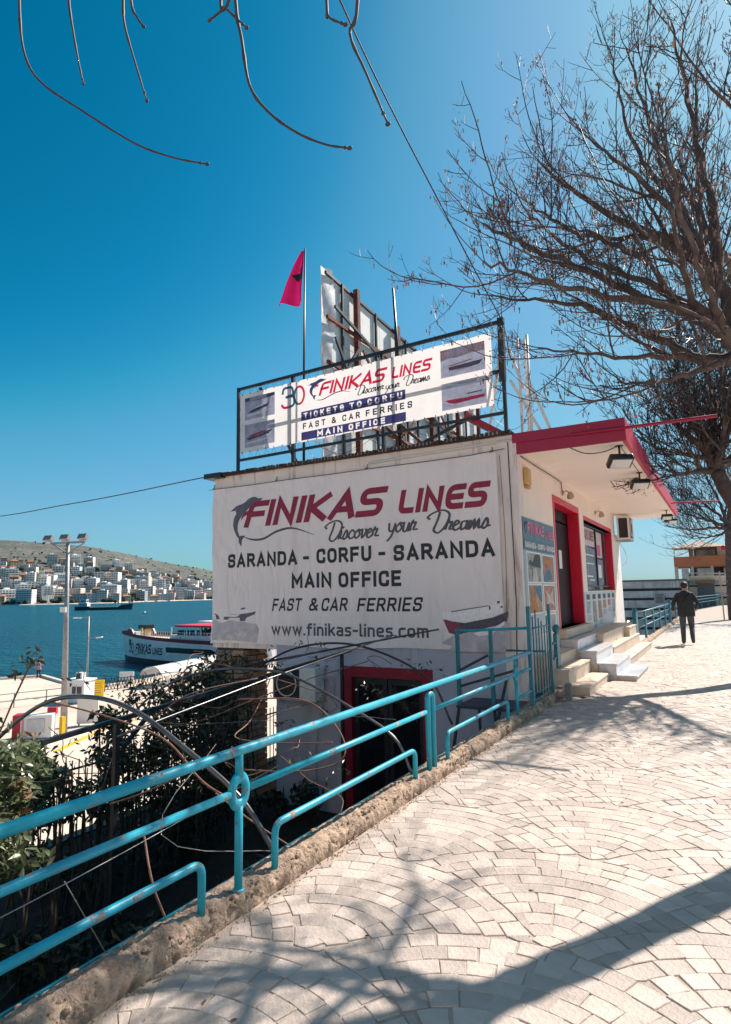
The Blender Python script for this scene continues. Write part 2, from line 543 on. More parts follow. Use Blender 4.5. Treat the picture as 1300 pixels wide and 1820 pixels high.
BLACKSTEEL = M('black_steel', (.018, .020, .026), rough=.42, var=.3, dirt=(.06, .05, .05), dirt_amt=.5)
GREYSTEEL = M('grey_steel', (.30, .30, .31), rough=.4, metal=.3, var=.15, dirt=(.12, .1, .09), dirt_amt=.5, ds=5)
RUST = M('rusted_steel', (.12, .032, .024), rough=.85, var=.35, vs=9, bump=.5, bs=60, dirt=(.34, .11, .05), dirt_amt=.6, ds=4)
WHITEMET = M('white_metal', (.72, .72, .71), rough=.45, var=.05, dirt=(.4, .36, .32), dirt_amt=.4, ds=3)
BLACKPL = M('black_plastic', (.015, .015, .017), rough=.4)
MARBLE = M('grey_marble', (.56, .575, .60), rough=.3, var=.09, vs=3, dirt=(.36, .39, .44), dirt_amt=.75, ds=2.6, dthr=.5)
BEIGE = M('beige_step', (.60, .49, .385), rough=.6, var=.08, vs=3, bump=.25, bs=50, dirt=(.42, .34, .27), dirt_amt=.6, ds=4)
VINYL = M('banner_vinyl', (.87, .78, .79), rough=.55, var=.03, vs=1.4, bump=.0, dirt=(.66, .58, .58), dirt_amt=.5, ds=.9, streak=True, dthr=.54)
VINYLT = M('backlit_vinyl', (.80, .76, .755), rough=.5, var=.03, vs=1.3, trans=.5, dirt=(.62, .60, .60), dirt_amt=.3, ds=1.2)
P_RED = M('print_crimson', (.28, .008, .045), rough=.5, var=.05)
P_BLACK = M('print_black', (.016, .017, .024), rough=.5)
P_GREY = M('print_grey', (.085, .08, .10), rough=.5)
P_SLATE = M('print_slate', (.11, .10, .145), rough=.5)
T_RED = M('backlit_print_red', (.82, .035, .12), rough=.5, trans=.5)
T_NAVY = M('backlit_print_navy', (.075, .075, .25), rough=.5, trans=.5)
T_TEAL = M('backlit_print_teal', (.05, .18, .30), rough=.5, trans=.5)
T_BLACK = M('backlit_print_black', (.03, .03, .06), rough=.5, trans=.4)
T_WHITE = M('backlit_print_white', (.93, .92, .92), rough=.5, trans=.5)
T_SEA = M('backlit_print_sea', (.42, .46, .60), rough=.5, var=.22, vs=5, trans=.5, streak=False, dirt=(.62, .62, .70), dirt_amt=.6, ds=7)
T_LAND = M('backlit_print_land', (.50, .34, .38), rough=.5, var=.4, vs=22, trans=.5, dirt=(.75, .66, .68), dirt_amt=.8, ds=26)
WHITEPAINT = M('white_paint', (.80, .80, .79), rough=.5, var=.03)
ASPHALT = M('quay_concrete', (.60, .49, .40), rough=.9, var=.14, vs=.12, bump=.3, bs=8, dirt=(.34, .28, .23), dirt_amt=.5, ds=.25)
YELLOW = M('yellow_paint', (.80, .47, .01), rough=.5, var=.1)

# ---------------------------------------------------------------- pavement of fan-laid stones
KX = -2.32
pv = MB().box(KX, 4.3, -3.5, 34, -.35, -.0055)
pv.add([(KX, 34, -.0055), (-2.18, 48, -.0055), (-1.85, 50.5, -.0055), (.45, 68.5, -.0055), (7, 76, -.0055), (7, 34, -.0055)], [(5, 4, 3, 2, 1, 0)])
pavement = pv.build('pavement', MORTAR, kind='structure', label='pale pavement laid in fans of square cut stones')
pavement2 = None
CR, CW, CY0, CX0 = 1.08, 1.0, 3.10, -.85
RW = .108
centres = []
for i in range(-3, 7):
    for j in range(-7, 38):
        centres.append((CX0 + i * CW, CY0 + j * CR + (CR / 2 if i % 2 else 0)))
rs = random.Random(3)
def stone(poly, hgt, tilt):
    """polygon in plan -> slab with worn edges"""
    n = len(poly)
    cx = sum(p[0] for p in poly) / n; cy = sum(p[1] for p in poly) / n
    vs, fs = [], []
    for k, (sc, dz) in enumerate(((1.0, -.022), (1.0, -.0026), (.955, 0.0))):
        for x, y in poly:
            X, Y = cx + (x - cx) * sc, cy + (y - cy) * sc
            z = hgt + dz + ((X - cx) * tilt[0] + (Y - cy) * tilt[1] if k else 0)
            vs.append((X, Y, z))
    for k in range(2):
        for a in range(n):
            b = (a + 1) % n
            fs.append((k * n + a, k * n + b, k * n + n + b, k * n + n + a))
    fs.append(tuple(range(2 * n, 3 * n)))
    return vs, fs
stones = []
for (cx, cy) in centres:
    if cy < -3.4 or cy > 33: continue
    low = [(a, b) for a, b in centres if b < cy - .01 and abs(a - cx) < 2.2 and cy - b < 2.2]
    for k in range(10):
        r0, r1 = k * RW, (k + 1) * RW
        rm = (r0 + r1) / 2
        n = max(6, round(2 * PI * rm / (.128 if k > 1 else .11)))
        off = rs.uniform(0, 6.28)
        for q in range(n):
            a0, a1 = off + 2 * PI * q / n, off + 2 * PI * (q + 1) / n
            a0 += rs.uniform(-.09, .09) * .12 / rm; a1 += rs.uniform(-.09, .09) * .12 / rm
            am = (a0 + a1) / 2
            mx, my = cx + rm * math.cos(am), cy + rm * math.sin(am)
            if mx < KX + .02 or mx > 4.28 or my < -3.4 or my > 33: continue
            if any((mx - a) ** 2 + (my - b) ** 2 < (CR - .02) ** 2 for a, b in low): continue
            g = rs.choice((.0006, .0012, .0018, .0026))
            ga = g / max(rm, .05)
            R0, R1 = max(.012, r0 + g + rs.uniform(-.003, .003)), r1 - g + rs.uniform(-.004, .003)
            poly = []
            for rr, aa in ((R0, a0 + ga), (R1, a0 + ga), (R1, am), (R1, a1 - ga), (R0, a1 - ga)):
                poly.append([cx + rr * math.cos(aa) + rs.uniform(-.003, .003), cy + rr * math.sin(aa) + rs.uniform(-.003, .003)])
            for p in poly:
                for a, b in low:
                    d = math.hypot(p[0] - a, p[1] - b)
                    if d < CR + .005:
                        f = (CR + .005) / max(d, .01)
                        p[0], p[1] = a + (p[0] - a) * f, b + (p[1] - b) * f
                p[0] = max(p[0], KX + .045 + .02 * math.sin(p[1] * 9))
            ar = 0
            for i in range(5):
                j = (i + 1) % 5
                ar += poly[i][0] * poly[j][1] - poly[j][0] * poly[i][1]
            if ar / 2 < .0016: continue
            stones.append((mx, my, poly, rs.uniform(-.0012, .0009), (rs.uniform(-.012, .012), rs.uniform(-.012, .012)), rs.random()))
def vis_key(s):
    x, y = s[0], s[1]
    inview = (x < .15 - .045 * 0 and y > 1.6 and x / max(y, .1) > -1.45)
    return (0 if inview else 1, math.hypot(x, y))
stones.sort(key=vis_key)
for i, (mx, my, poly, h, t, c) in enumerate(stones[:300]):
    vs, fs = stone(poly, h, t)
    b = MB(); b.add(vs, fs, c)
    b.build('paving_stone', STONE, parent=pavement, origin=(mx, my, 0))
b = MB()
for mx, my, poly, h, t, c in stones[300:]:
    vs, fs = stone(poly, h, t)
    b.add(vs, fs, c)
b.build('paving_stones', STONE, parent=pavement, kind='stuff')
# unseen paving widened to bounce light onto side wall and soffit, then the road
MB().box(4.3, 9.0, -12, 60, -.4, -.004).build('bounce_promenade', M('bounce_slab', (.55, .46, .39), rough=.8, var=.1, vs=2), kind='structure')
MB().box(9.2, 17, -12, 60, -.4, -.12).build('road', M('asphalt', (.05, .05, .052), rough=.9, bump=.5, bs=120), kind='structure')
MB().box(9.0, 9.2, -12, 60, -.4, .02).build('road_kerb', M('kerb_concrete', (.36, .34, .31), rough=.85, bump=.4, bs=60), kind='structure')

MB().box(KX, 9.0, -12, -3.5, -.4, -.004).build('bounce_promenade', M('bounce_slab', (.55, .46, .39)), kind='structure')  # the same added bounce paving, continued behind the viewer
# unseen pale house added behind the viewer to bounce sunlight onto the front wall
hs_ = thing('fill_house', (3, -12, 0), 'added pale house behind the viewpoint that bounces sunlight onto the front wall', 'building')
HW = M('fill_house_wall', (.82, .70, .58), rough=.85, var=.05, vs=.5)
MB().box(-8, 14, -22, -12, -6, 13).build('wall', HW, parent=hs_)
for i_ in range(4):
    for j_ in range(7):
        MB().box(-6.5 + j_ * 3, -5.3 + j_ * 3, -12.02, -11.94, 1 + i_ * 3, 2.6 + i_ * 3).build('window', M('fill_house_window', (.08, .1, .12), rough=.2), parent=hs_)
# kerb of rough conglomerate that carries the railing
def kerb(y0, y1, xf, name='kerb', dy=.014, parent=None):
    rr = random.Random(5)
    sec = [(-.0, -.25), (0, -.01), (.003, .02), (.004, .045), (-.002, .068), (-.014, .086), (-.035, .098), (-.055, .104), (-.08, .107), (-.105, .108), (-.13, .105), (-.155, .10), (-.178, .092), (-.195, .078), (-.205, .06), (-.205, -.25)]
    b = MB(); n = len(sec); k = int((y1 - y0) / dy) + 1
    from mathutils import noise as NZ
    for i in range(k):
        y = y0 + (y1 - y0) * i / (k - 1)
        x = xf(y)
        for j, (dx, z) in enumerate(sec):
            if 0 < j < n - 1:
                d = NZ.noise(Vector((dx * 9, y * 7, z * 9))) * .016 + NZ.noise(Vector((dx * 30, y * 26, z * 30 + 5))) * .013 + max(0, NZ.noise(Vector((dx * 45, y * 40, z * 45))) - .15) * .03
                w = NZ.noise(Vector((3.3, y * 1.7, 0))) * .012
            else: d = w = 0
            b.v.append((x + dx + (d if j < 7 else d * .4) + w, y, z + (d if j > 2 else 0)))
    for i in range(k - 1):
        for j in range(n - 1):
            b.f.append((i * n + j, (i + 1) * n + j, (i + 1) * n + j + 1, i * n + j + 1))
    return b.build(name, KERB, kind='structure', smooth=True)
kerb(-3.5, 10.0, lambda y: KX + .0)
kerb(19.0, 48, lambda y: -2.10 + .0 * y, dy=.08)
# sand and crumbled mortar lying along the kerb foot
gr = MB(); rg = random.Random(11)
for i in range(900):
    y = rg.uniform(1.0, 10); x = KX + abs(rg.gauss(0, .035)) + .012
    r = rg.uniform(.002, .0065)
    gr.ball((x, y, -.003 + r * .4), (r, r * rg.uniform(.7, 1.3), r * .7), 5, 3)
for i in range(1500):
    y = rg.uniform(.9, 9.9); t_ = rg.random()
    x, z = (KX - .012 + rg.uniform(-.006, .012), rg.uniform(.0, .085)) if t_ < .5 else (KX - rg.uniform(.02, .17), .099)
    r = rg.uniform(.004, .014) * (1 if rg.random() < .8 else 1.6)
    gr.ball((x, y, z), (r * rg.uniform(.7, 1.2), r * rg.uniform(.7, 1.4), r * rg.uniform(.6, 1.0)), 6, 4)
gr.build('kerb_grit', KERB, label='grit and crumbled mortar along the kerb', kind='stuff')
# retaining wall below the kerb
MB().box(-2.52, -2.33, -3.5, 9.9, -6.2, -.02).build('retaining_wall', M('retaining_concrete', (.12, .11, .10), rough=.9, bump=.4, bs=30), kind='structure')
# thin painted steel strip along the outer kerb edge
b = MB().box(-2.548, -2.533, -3.5, 8.45, .035, .075)
b.build('edge_strip', BLUED, label='worn blue steel strip along the outer edge of the rough kerb', cat='edging')

# ---------------------------------------------------------------- blue tube railing
RX = -2.37
def ztop(y): return .815
railing = thing('railing', (RX, 2.7, .1), 'long turquoise tube railing with chipped paint on the rough kerb', 'railing')
MB().tube([(RX, -3.4, .81), (RX, 8.51, .81)], .0265, 14).build('top_rail', BLUE, parent=railing, smooth=True)
ring_y = [-2.5, 2.69, 7.85]
twin_y = [.1, 5.22]
for a, c in ((-3.4, -2.5 - .075), (-2.5 + .075, .1 - .10), (.1 + .10, 2.69 - .075), (2.69 + .075, 5.22 - .10), (5.22 + .10, 7.85 - .075), (7.85 + .075, 8.51)):
    MB().tube([(RX, a, .60), (RX, c, .60)], .0205, 12).build('middle_rail', BLUE, parent=railing, smooth=True)
for y in ring_y:
    b = MB()
    b.tube([(RX, y, .09), (RX, y, .525)], .0225, 12)
    b.tube([(RX, y, .672), (RX, y, .80)], .0225, 12)
    b.lathe([(.034, 0), (.034, .006), (.026, .014)], (RX, y, .094), 12)
    b.build('post', BLUE, parent=railing, smooth=True)
    b = MB()
    pr = [(.030 * math.cos(t) * .75, .026 * math.sin(t)) for t in [2 * PI * i / 10 for i in range(10)]]
    N = 28
    for i in range(N):
        a = 2 * PI * i / N
        for q, w in pr:
            R = .056 + w
            b.v.append((RX + q * .9, y + R * math.cos(a), .60 + R * math.sin(a) * 1.28))
    for i in range(N):
        for j in range(10):
            i2, j2 = (i + 1) % N, (j + 1) % 10
            b.f.append((i * 10 + j, i * 10 + j2, i2 * 10 + j2, i2 * 10 + j))
    b.build('ring', BLUE, parent=railing, smooth=True)
for y in twin_y:
    p = round_path([(RX, y - .055, .09), (RX, y - .055, .745), (RX, y + .055, .745), (RX, y + .055, .09)], .054, 8)
    MB().tube(p, .024, 12).build('twin_post', BLUE, parent=railing, smooth=True)
    # little stubs that join the rails to the twin post
for a, c in ((-2.22, -.2), (.42, 2.42), (3.00, 4.88), (5.58, 7.46)):
    p = round_path([(RX, a, .09), (RX, a, .335), (RX, c, .335), (RX, c, .09)], .07, 6)
    MB().tube(p, .0205, 12).build('low_rail', BLUE, parent=railing, smooth=True)
MB().tube([(RX, 7.85 + .03, .30), (RX, 8.5, .30)], .02, 10).build('low_rail', BLUE, parent=railing, smooth=True)
# thin garden wires strung below the rails
wires = thing('garden_wires', (-2.6, 1.9, .4), 'thin galvanised garden wires strung behind the blue railing', 'wire')
WIRE = M('galvanised_wire', (.34, .33, .33), rough=.4, metal=.6)
for pts in ([(-2.44, .6, .44), (-2.43, 1.75, .50), (-2.42, 3.1, .63)], [(-2.45, 1.72, .50), (-2.53, 2.0, .07)],
            [(-3.4, 3.6, .55), (-2.42, 2.2, .53), (-2.53, 3.3, .05)], [(-7, 6, -.1), (-3.4, 5.1, .48), (-2.4, 4.6, .63)]):
    MB().tube(smooth_path(pts, 5), .0022, 5).build('strand', WIRE, parent=wires, smooth=True)

# gate and its posts
gate = thing('garden_gate', (RX, 9.1, .1), 'narrow teal bar gate ajar between the railing and the stairs', 'gate')
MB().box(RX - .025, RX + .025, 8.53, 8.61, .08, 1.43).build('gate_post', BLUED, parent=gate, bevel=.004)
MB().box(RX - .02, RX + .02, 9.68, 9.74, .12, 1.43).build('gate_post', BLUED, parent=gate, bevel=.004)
for k in range(6):
    y = 8.76 + k * .155
    MB().tube([(RX, y, .17), (RX, y, 1.22 + .10 * math.sin((k + .6) * 1.1) + (k % 2) * .05)], .009, 8).build('bar', BLUED, parent=gate, smooth=True)
for z in (.15, 1.12):
    MB().tube([(RX, 8.62, z), (RX, 9.68, z)], .012, 8).build('cross_rail', BLUED, parent=gate, smooth=True)
MB().tube([(RX, 8.62, .24), (RX, 9.68, .24)], .01, 8).build('cross_rail', BLUED, parent=gate, smooth=True)
bp = thing('ball_top_post', (-2.5, 10.66, 0), 'teal ball topped flat post at the foot of the near steps', 'post')
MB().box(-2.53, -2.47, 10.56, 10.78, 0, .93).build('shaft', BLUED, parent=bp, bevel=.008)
MB().ball((-2.5, 10.67, 1.0), (.06, .10, .075), 14, 9).build('ball', BLUED, parent=bp, smooth=True)
for z, y0 in ((.78, 10.3), (.54, 10.3), (.28, 10.2)):
    MB().tube([(-2.5, y0, z), (-2.5, 10.56, z)], .022, 10).build('stub_rail', BLUED, parent=bp, smooth=True)
# steel stair down to the lower yard
st = thing('steel_stair', (-3.3, 8.9, -2.3), 'dark navy steel stair going down behind the railing beside the banner', 'stair')
for y in (8.62, 9.35):
    MB().bar((-2.6, y, -.05), (-4.6, y, -2.3), .05, .16).build('stringer', NAVYSTEEL, parent=st)
for k in range(8):
    x = -2.85 - k * .22; z = -.28 - k * .25
    MB().box(x - .14, x + .14, 8.63, 9.34, z - .02, z).build('tread', NAVYSTEEL, parent=st)
MB().box(-3.5, -2.55, 8.62, 9.35, -.02, .02).build('landing', NAVYSTEEL, parent=st)
for x, z0 in ((-3.46, .0), (-2.95, .0)):
    MB().bar((x, 8.66, z0 - .02), (x, 8.66, 1.1), .05).build('handrail_post', BLUED, parent=st)
for z in (1.08,):
    MB().tube([(-3.49, 8.66, 1.07), (RX, 8.66, 1.13)], .02, 10).build('handrail', BLUE, parent=st, smooth=True)
MB().tube([(-2.95, 9.35, .75), (RX, 9.35, .75)], .015, 8).build('handrail', BLUED, parent=st, smooth=True)
for a, c in (((-3.46, 8.66, .05), (-3.9, 8.66, -2.3)), ((-3.0, 8.75, .72), (-2.9, 8.75, -2.0)), ((-3.46, 8.66, .5), (-3.0, 8.66, .74)), ((-2.75, 8.7, .45), (-3.2, 8.7, -1.2)),
             ((-3.4, 9.3, .0), (-3.4, 9.3, -2.3)), ((-3.46, 8.66, .28), (-2.6, 8.66, .55))):
    MB().bar(a, c, .035).build('brace', NAVYSTEEL, parent=st)

# ---------------------------------------------------------------- lower yard
MB().box(-9.75, -2.5, -6, 9.95, -2.5, -2.3).build('yard_ground', DARKSOIL, kind='structure')
MB().box(-9.95, -9.75, -6, 20, -6.0, -2.28).build('terrace_wall', M('terrace_stone', (.2, .17, .14), rough=.9, bump=1, bs=20), kind='structure')

# ---------------------------------------------------------------- ticket office building
bld = thing('ticket_office', (-5.0, 14, 0), 'white flat roofed ticket office with crimson canopy and door trim', 'building')
FY = 9.93
def wall_with_holes(mat, X, y0, y1, z0, z1, holes, t=.25, name='wall', parent=bld):
    """wall in the plane x = X (outer face), thickness t to -x, split around rectangular holes (ya, yb, za, zb)"""
    b = MB()
    ys = sorted({y0, y1} | {h[0] for h in holes} | {h[1] for h in holes})
    for a, c in zip(ys[:-1], ys[1:]):
        seg = [(z0, z1)]
        for h in holes:
            if h[0] <= a + 1e-6 and h[1] >= c - 1e-6:
                new = []
                for s0, s1 in seg:
                    if h[2] > s0: new.append((s0, min(h[2], s1)))
                    if h[3] < s1: new.append((max(h[3], s0), s1))
                seg = new
        for s0, s1 in seg:
            if s1 - s0 > 1e-4: b.box(X - t, X, a, c, s0, s1)
    return b.build(name, mat, parent=parent)
DOOR = (12.30, 14.78, .89, 3.40)
WIN = (15.35, 19.50, 1.60, 3.30)
wall_with_holes(CREAM, -2.80, FY + .25, 20.3, -2.3, 3.90, [DOOR, WIN])
# front wall (upper), lower wall with its doorway, and the weathered corner pier
MB().box(-9.5, -3.14, FY, FY + .25, .70, 4.22).build('front_wall', OLDWALL, parent=bld)
b = MB()
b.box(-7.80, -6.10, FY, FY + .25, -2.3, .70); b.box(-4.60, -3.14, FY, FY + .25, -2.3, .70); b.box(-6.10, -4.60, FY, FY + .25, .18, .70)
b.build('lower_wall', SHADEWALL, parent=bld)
MB().box(-3.14, -2.80, FY - .015, FY + .25, -2.3, 4.22).build('corner_pier', OLDWALL, parent=bld)
b = MB(); b.box(-7.80, -7.6, FY + .25, 20.3, -2.3, .70); b.box(-9.5, -9.3, FY + .25, 20.3, .70, 4.22); b.box(-9.3, -3.05, 20.1, 20.3, -2.3, 4.2)
b.build('back_walls', OLDWALL, parent=bld)
MB().box(-9.3, -3.05, FY + .25, 20.1, .62, .69).build('floor_slab', OLDWALL, parent=bld)
MB().box(-9.5, -7.8, FY, 20.3, .58, .70).build('overhang_slab', OLDWALL, parent=bld)
MB().box(-9.3, -3.05, FY + .25, 20.1, 4.10, 4.18).build('roof_slab', M('roof_felt', (.2, .19, .18), rough=.9), parent=bld)
# dark corrugated sheet edge on top of the front wall
rb = MB()
x = -9.66
rt = random.Random(4)
while x < -2.86:
    d = rt.uniform(-.012, .014)
    rb.box(x, x + .052, FY - .13 + d, FY + .6, 4.225 + abs(d), 4.285 + d)
    x += .075
rb.box(-9.66, -2.86, FY - .10, FY + .6, 4.222, 4.24)
rb.build('corrugated_roof_edge', M('old_roof_sheet', (.055, .04, .04), rough=.9, var=.4, vs=8), parent=bld)
MB().box(-9.68, -9.2, FY - .16, FY + .6, 4.19, 4.30).build('gutter_end', BLACKSTEEL, parent=bld)
# conduit on the front wall head and down the corner
MB().tube([(-5.6, FY - .03, 4.07), (-2.86, FY - .03, 4.13)], .022, 8).build('conduit', WHITEMET, parent=bld, smooth=True)
MB().tube([(-2.93, FY - .03, 4.1), (-2.92, FY - .03, 1.5), (-2.97, FY - .03, .2)], .008, 6).build('cable', BLACKSTEEL, parent=bld, smooth=True)
MB().tube(smooth_path([(-3.08, FY - .035, 3.9), (-3.05, FY - .04, 2.4), (-3.1, FY - .035, 1.0)], 6), .006, 6).build('cable', M('old_cable', (.3, .2, .2)), parent=bld, smooth=True)
# canopy
MB().box(-2.86, -1.17, FY + .06, 21.98, 3.90, 4.02).build('canopy_soffit', SOFFIT, parent=bld)
b = MB()
b.box(-2.86, -1.11, FY, FY + .06, 3.885, 4.07); b.box(-2.86, -1.11, FY - .02, FY + .06, 4.07, 4.235)
b.build('canopy_front_fascia', CRIMSON, parent=bld, bevel=.004)
MB().box(-1.17, -1.11, FY + .06, 21.98, 3.885, 4.235).build('canopy_side_fascia', FASCIA, parent=bld)
MB().box(-2.86, -1.17, FY + .06, 21.92, 4.02, 4.20).build('canopy_roof', M('canopy_top', (.4, .36, .34), rough=.9), parent=bld)
MB().box(-2.86, -1.11, 21.92, 21.98, 4.02, 4.22).build('canopy_back_fascia', CRIMSON, parent=bld)
# sunlit pier beyond the canopy
MB().box(-3.05, -2.80, 20.30, 21.15, -2.3, 3.3).build('end_pier', M('white_render', (.78, .76, .74), rough=.8, bump=.2, bs=90), parent=bld)
# little ledge under the soffit with its cable
MB().tube(smooth_path([(-2.78, 10.1, 3.88), (-2.78, 11.2, 3.875), (-2.78, 12.3, 3.88), (-2.78, 13.1, 3.87)], 5), .008, 5).build('cable', BLACKSTEEL, parent=bld, smooth=True)
# door: deep crimson reveal, dark half-open leaf, threshold
door = MB()
y0, y1, z0, z1 = DOOR
door.box(-3.04, -2.79, y0 - .04, y0 + .08, z0, z1 + .12); door.box(-3.04, -2.79, y1 - .08, y1 + .02, z0, z1 + .12)
door.box(-3.04, -2.79, y0 + .08, y1 - .08, z1 - .02, z1 + .12)
doo = door.build('door_frame', DOORRED, parent=bld, bevel=.004)
MB().box(-3.09, -3.045, y0 + 1.15, y1 - .08, z0, z1 - .3).build('door_leaf', DARKDOOR, parent=doo)
MB().box(-4.0, -3.05, y0 + 1.05, y0 + 1.1, z0, z1 - .3).build('door_leaf', DARKDOOR, parent=doo)
MB().box(-3.09, -3.045, y0 + .08, y1 - .08, z1 - .26, z1 - .02).build('transom', DARKDOOR, parent=doo)
MB().box(-3.044, -3.041, y0 + 1.35, y0 + 1.62, 2.1, 2.5).build('paper_notice', WHITEPAINT, parent=doo)
MB().box(-4.6, -4.5, 11.5, 15.6, .69, 4.1).build('interior_wall', INSIDE, parent=bld)
MB().box(-4.5, -3.05, 11.5, 11.6, .69, 4.1).build('interior_wall', INSIDE, parent=bld)
MB().box(-4.5, -3.05, 15.1, 15.2, .69, 4.1).build('interior_wall', INSIDE, parent=bld)
MB().box(-3.35, -2.66, y0 - .1, y1 + .1, .72, .89).build('threshold', BEIGE, parent=bld, bevel=.006)
# shop window: crimson head and far jamb, dark frame, bars, pane with posters
y0, y1, z0, z1 = WIN
wf = MB()
wf.box(-3.0, -2.79, y0, y1, z1, z1 + .10); wf.box(-3.0, -2.79, y1 - .06, y1 + .06, z0, z1)
wfo = wf.build('window_surround', DOORRED, parent=bld)
MB().box(-2.96, -2.95, y0, y1 - .06, z0, z1).build('pane', M('window_glass', (.03, .04, .055), rough=.08, spec=.8, var=.3), parent=wfo)
wb = [(y0 + .02, .035), (15.85, .03), (17.5, .03), (18.75, .04)]
for yy, w in wb:
    MB().box(-2.93, -2.90, yy, yy + w, z0, z1).build('window_bar', BLACKSTEEL, parent=wfo)
for zz in (z0, z0 + .1, z1 - .06):
    MB().box(-2.93, -2.90, y0, y1 - .06, zz, zz + .03).build('window_bar', BLACKSTEEL, parent=wfo)
# posters behind the glass
PO_PINK = M('poster_pale', (.62, .50, .50), rough=.5, var=.05)
PO_BLUE = M('poster_blue_grey', (.13, .17, .23), rough=.5, var=.35, vs=6, dirt=(.4, .42, .45), dirt_amt=.5, ds=4)
PO_PHOTO = [M('photo_print_%s' % n, c, rough=.5, var=.6, vs=v, dirt=d, dirt_amt=.9, ds=v * 1.3, dthr=.5) for n, c, d, v in
            (('cove', (.28, .27, .25), (.06, .07, .07), 3.2), ('terracotta', (.35, .14, .08), (.25, .38, .42), 5), ('cliff', (.45, .25, .11), (.10, .16, .24), 3.5),
             ('feast', (.42, .12, .09), (.5, .35, .3), 9), ('beach', (.30, .36, .42), (.5, .3, .2), 4))]
mbp = MB().box(-2.947, -2.943, 16.0, 17.45, 2.75, 3.22); mbp.build('poster', PO_PINK, parent=wfo)
MB().box(-2.947, -2.943, 15.45, 15.8, 2.6, 3.2).build('poster', PO_PINK, parent=wfo)
MB().box(-2.947, -2.943, 16.0, 17.45, 1.72, 2.70).build('poster', PO_BLUE, parent=wfo)
MB().box(-2.947, -2.943, 17.6, 18.6, 2.5, 3.2).build('poster', PO_PINK, parent=wfo)
MB().box(-2.947, -2.943, 17.6, 18.6, 1.75, 2.45).build('poster', PO_BLUE, parent=wfo)
def side_plane(X):
    return lambda u, w, o: (X + o, u, w)
b = MB(); P, w_ = text_polys('KAS LINES', .26, .05, width=1.25, font=TECH, slant=.1)
put_text(b, P, 16.08, 2.90, side_plane(-2.939)); b.build('poster_lettering', P_RED, parent=wfo)
b = MB()
for z, a, c in ((2.5, 16.1, 17.3), (2.28, 16.2, 17.2)): b.box(-2.942, -2.938, a, c, z, z + .03)
b.box(-2.942, -2.938, 16.2, 17.0, 1.95, 1.99); b.box(-2.942, -2.938, 16.5, 17.2, 1.86, 1.89)
b.build('poster_rules', WHITEPAINT, parent=wfo)
MB().box(-2.942, -2.938, 17.75, 18.3, 2.55, 2.85).build('poster_patch', M('print_pink', (.6, .1, .25)), parent=wfo)
MB().box(-2.942, -2.938, 17.8, 18.3, 1.95, 2.3).build('poster_patch', WHITEPAINT, parent=wfo)
# lower doorway in the front
b = MB()
b.box(-6.26, -6.06, FY - .02, FY + .26, -2.3, .33); b.box(-4.64, -4.44, FY - .02, FY + .26, -2.3, .33); b.box(-6.06, -4.64, FY - .02, FY + .26, .14, .33)
ld = b.build('lower_door_frame', M('shaded_door_crimson', (.26, .004, .025), rough=.6), parent=bld)  # darker copy of the crimson, the doorway's shade put into its colour
for a in (-6.04, -5.34):
    b = MB(); b.box(a, a + .08, FY + .06, FY + .12, -2.3, .12); b.box(a + .60, a + .68, FY + .06, FY + .12, -2.3, .12)
    b.box(a + .08, a + .60, FY + .06, FY + .12, .02, .12); b.box(a + .08, a + .60, FY + .06, FY + .12, -2.3, -2.1)
    f = b.build('door_leaf', BLACKSTEEL, parent=ld)
    MB().box(a + .08, a + .60, FY + .085, FY + .095, -2.1, .02).build('door_glass', BLACKGLASS, parent=ld)
MB().box(-6.1, -4.6, FY + .26, FY + .3, -2.3, .2).build('interior_wall', INSIDE, parent=bld)

# stone pillar under the overhang, bricks one by one
pil = thing('stone_pillar', (-9.03, FY + .38, -2.3), 'rough stone block pillar under the left end of the large banner', 'pillar')
PB = [M('pillar_block_%s' % n, c, rough=.9, var=.25, vs=12, bump=.8, bs=40, rnd=.3) for n, c in (('tan', (.30, .22, .16)), ('grey', (.22, .19, .17)), ('brown', (.23, .15, .10)))]
MB().box(-9.40, -8.67, FY + .03, FY + .73, -2.3, .575).build('pillar_core', M('pillar_mortar', (.06, .045, .04), rough=1), parent=pil)
rp = random.Random(8)
z = -2.28
row = 0
while z < .50:
    h = rp.uniform(.11, .15)
    if z + h > .57: h = .565 - z
    xs = [-9.43, -9.43 + rp.uniform(.2, .3), -9.43 + rp.uniform(.42, .56), -8.64]
    for a, c in zip(xs[:-1], xs[1:]):
        d = rp.uniform(-.012, .012)
        MB().box(a + .01, c - .01, FY - .01 + d, FY + .12, z + .01, z + h - .008).build('stone_block', rp.choice(PB), parent=pil, bevel=.008)
    ys = [FY + .13, FY + rp.uniform(.36, .48), FY + .76]
    for a, c in zip(ys[:-1], ys[1:]):
        d = rp.uniform(-.012, .012)
        MB().box(-8.76, -8.63 + d, a, c - .015, z + .01, z + h - .008).build('stone_block', rp.choice(PB), parent=pil, bevel=.008)
    z += h; row += 1

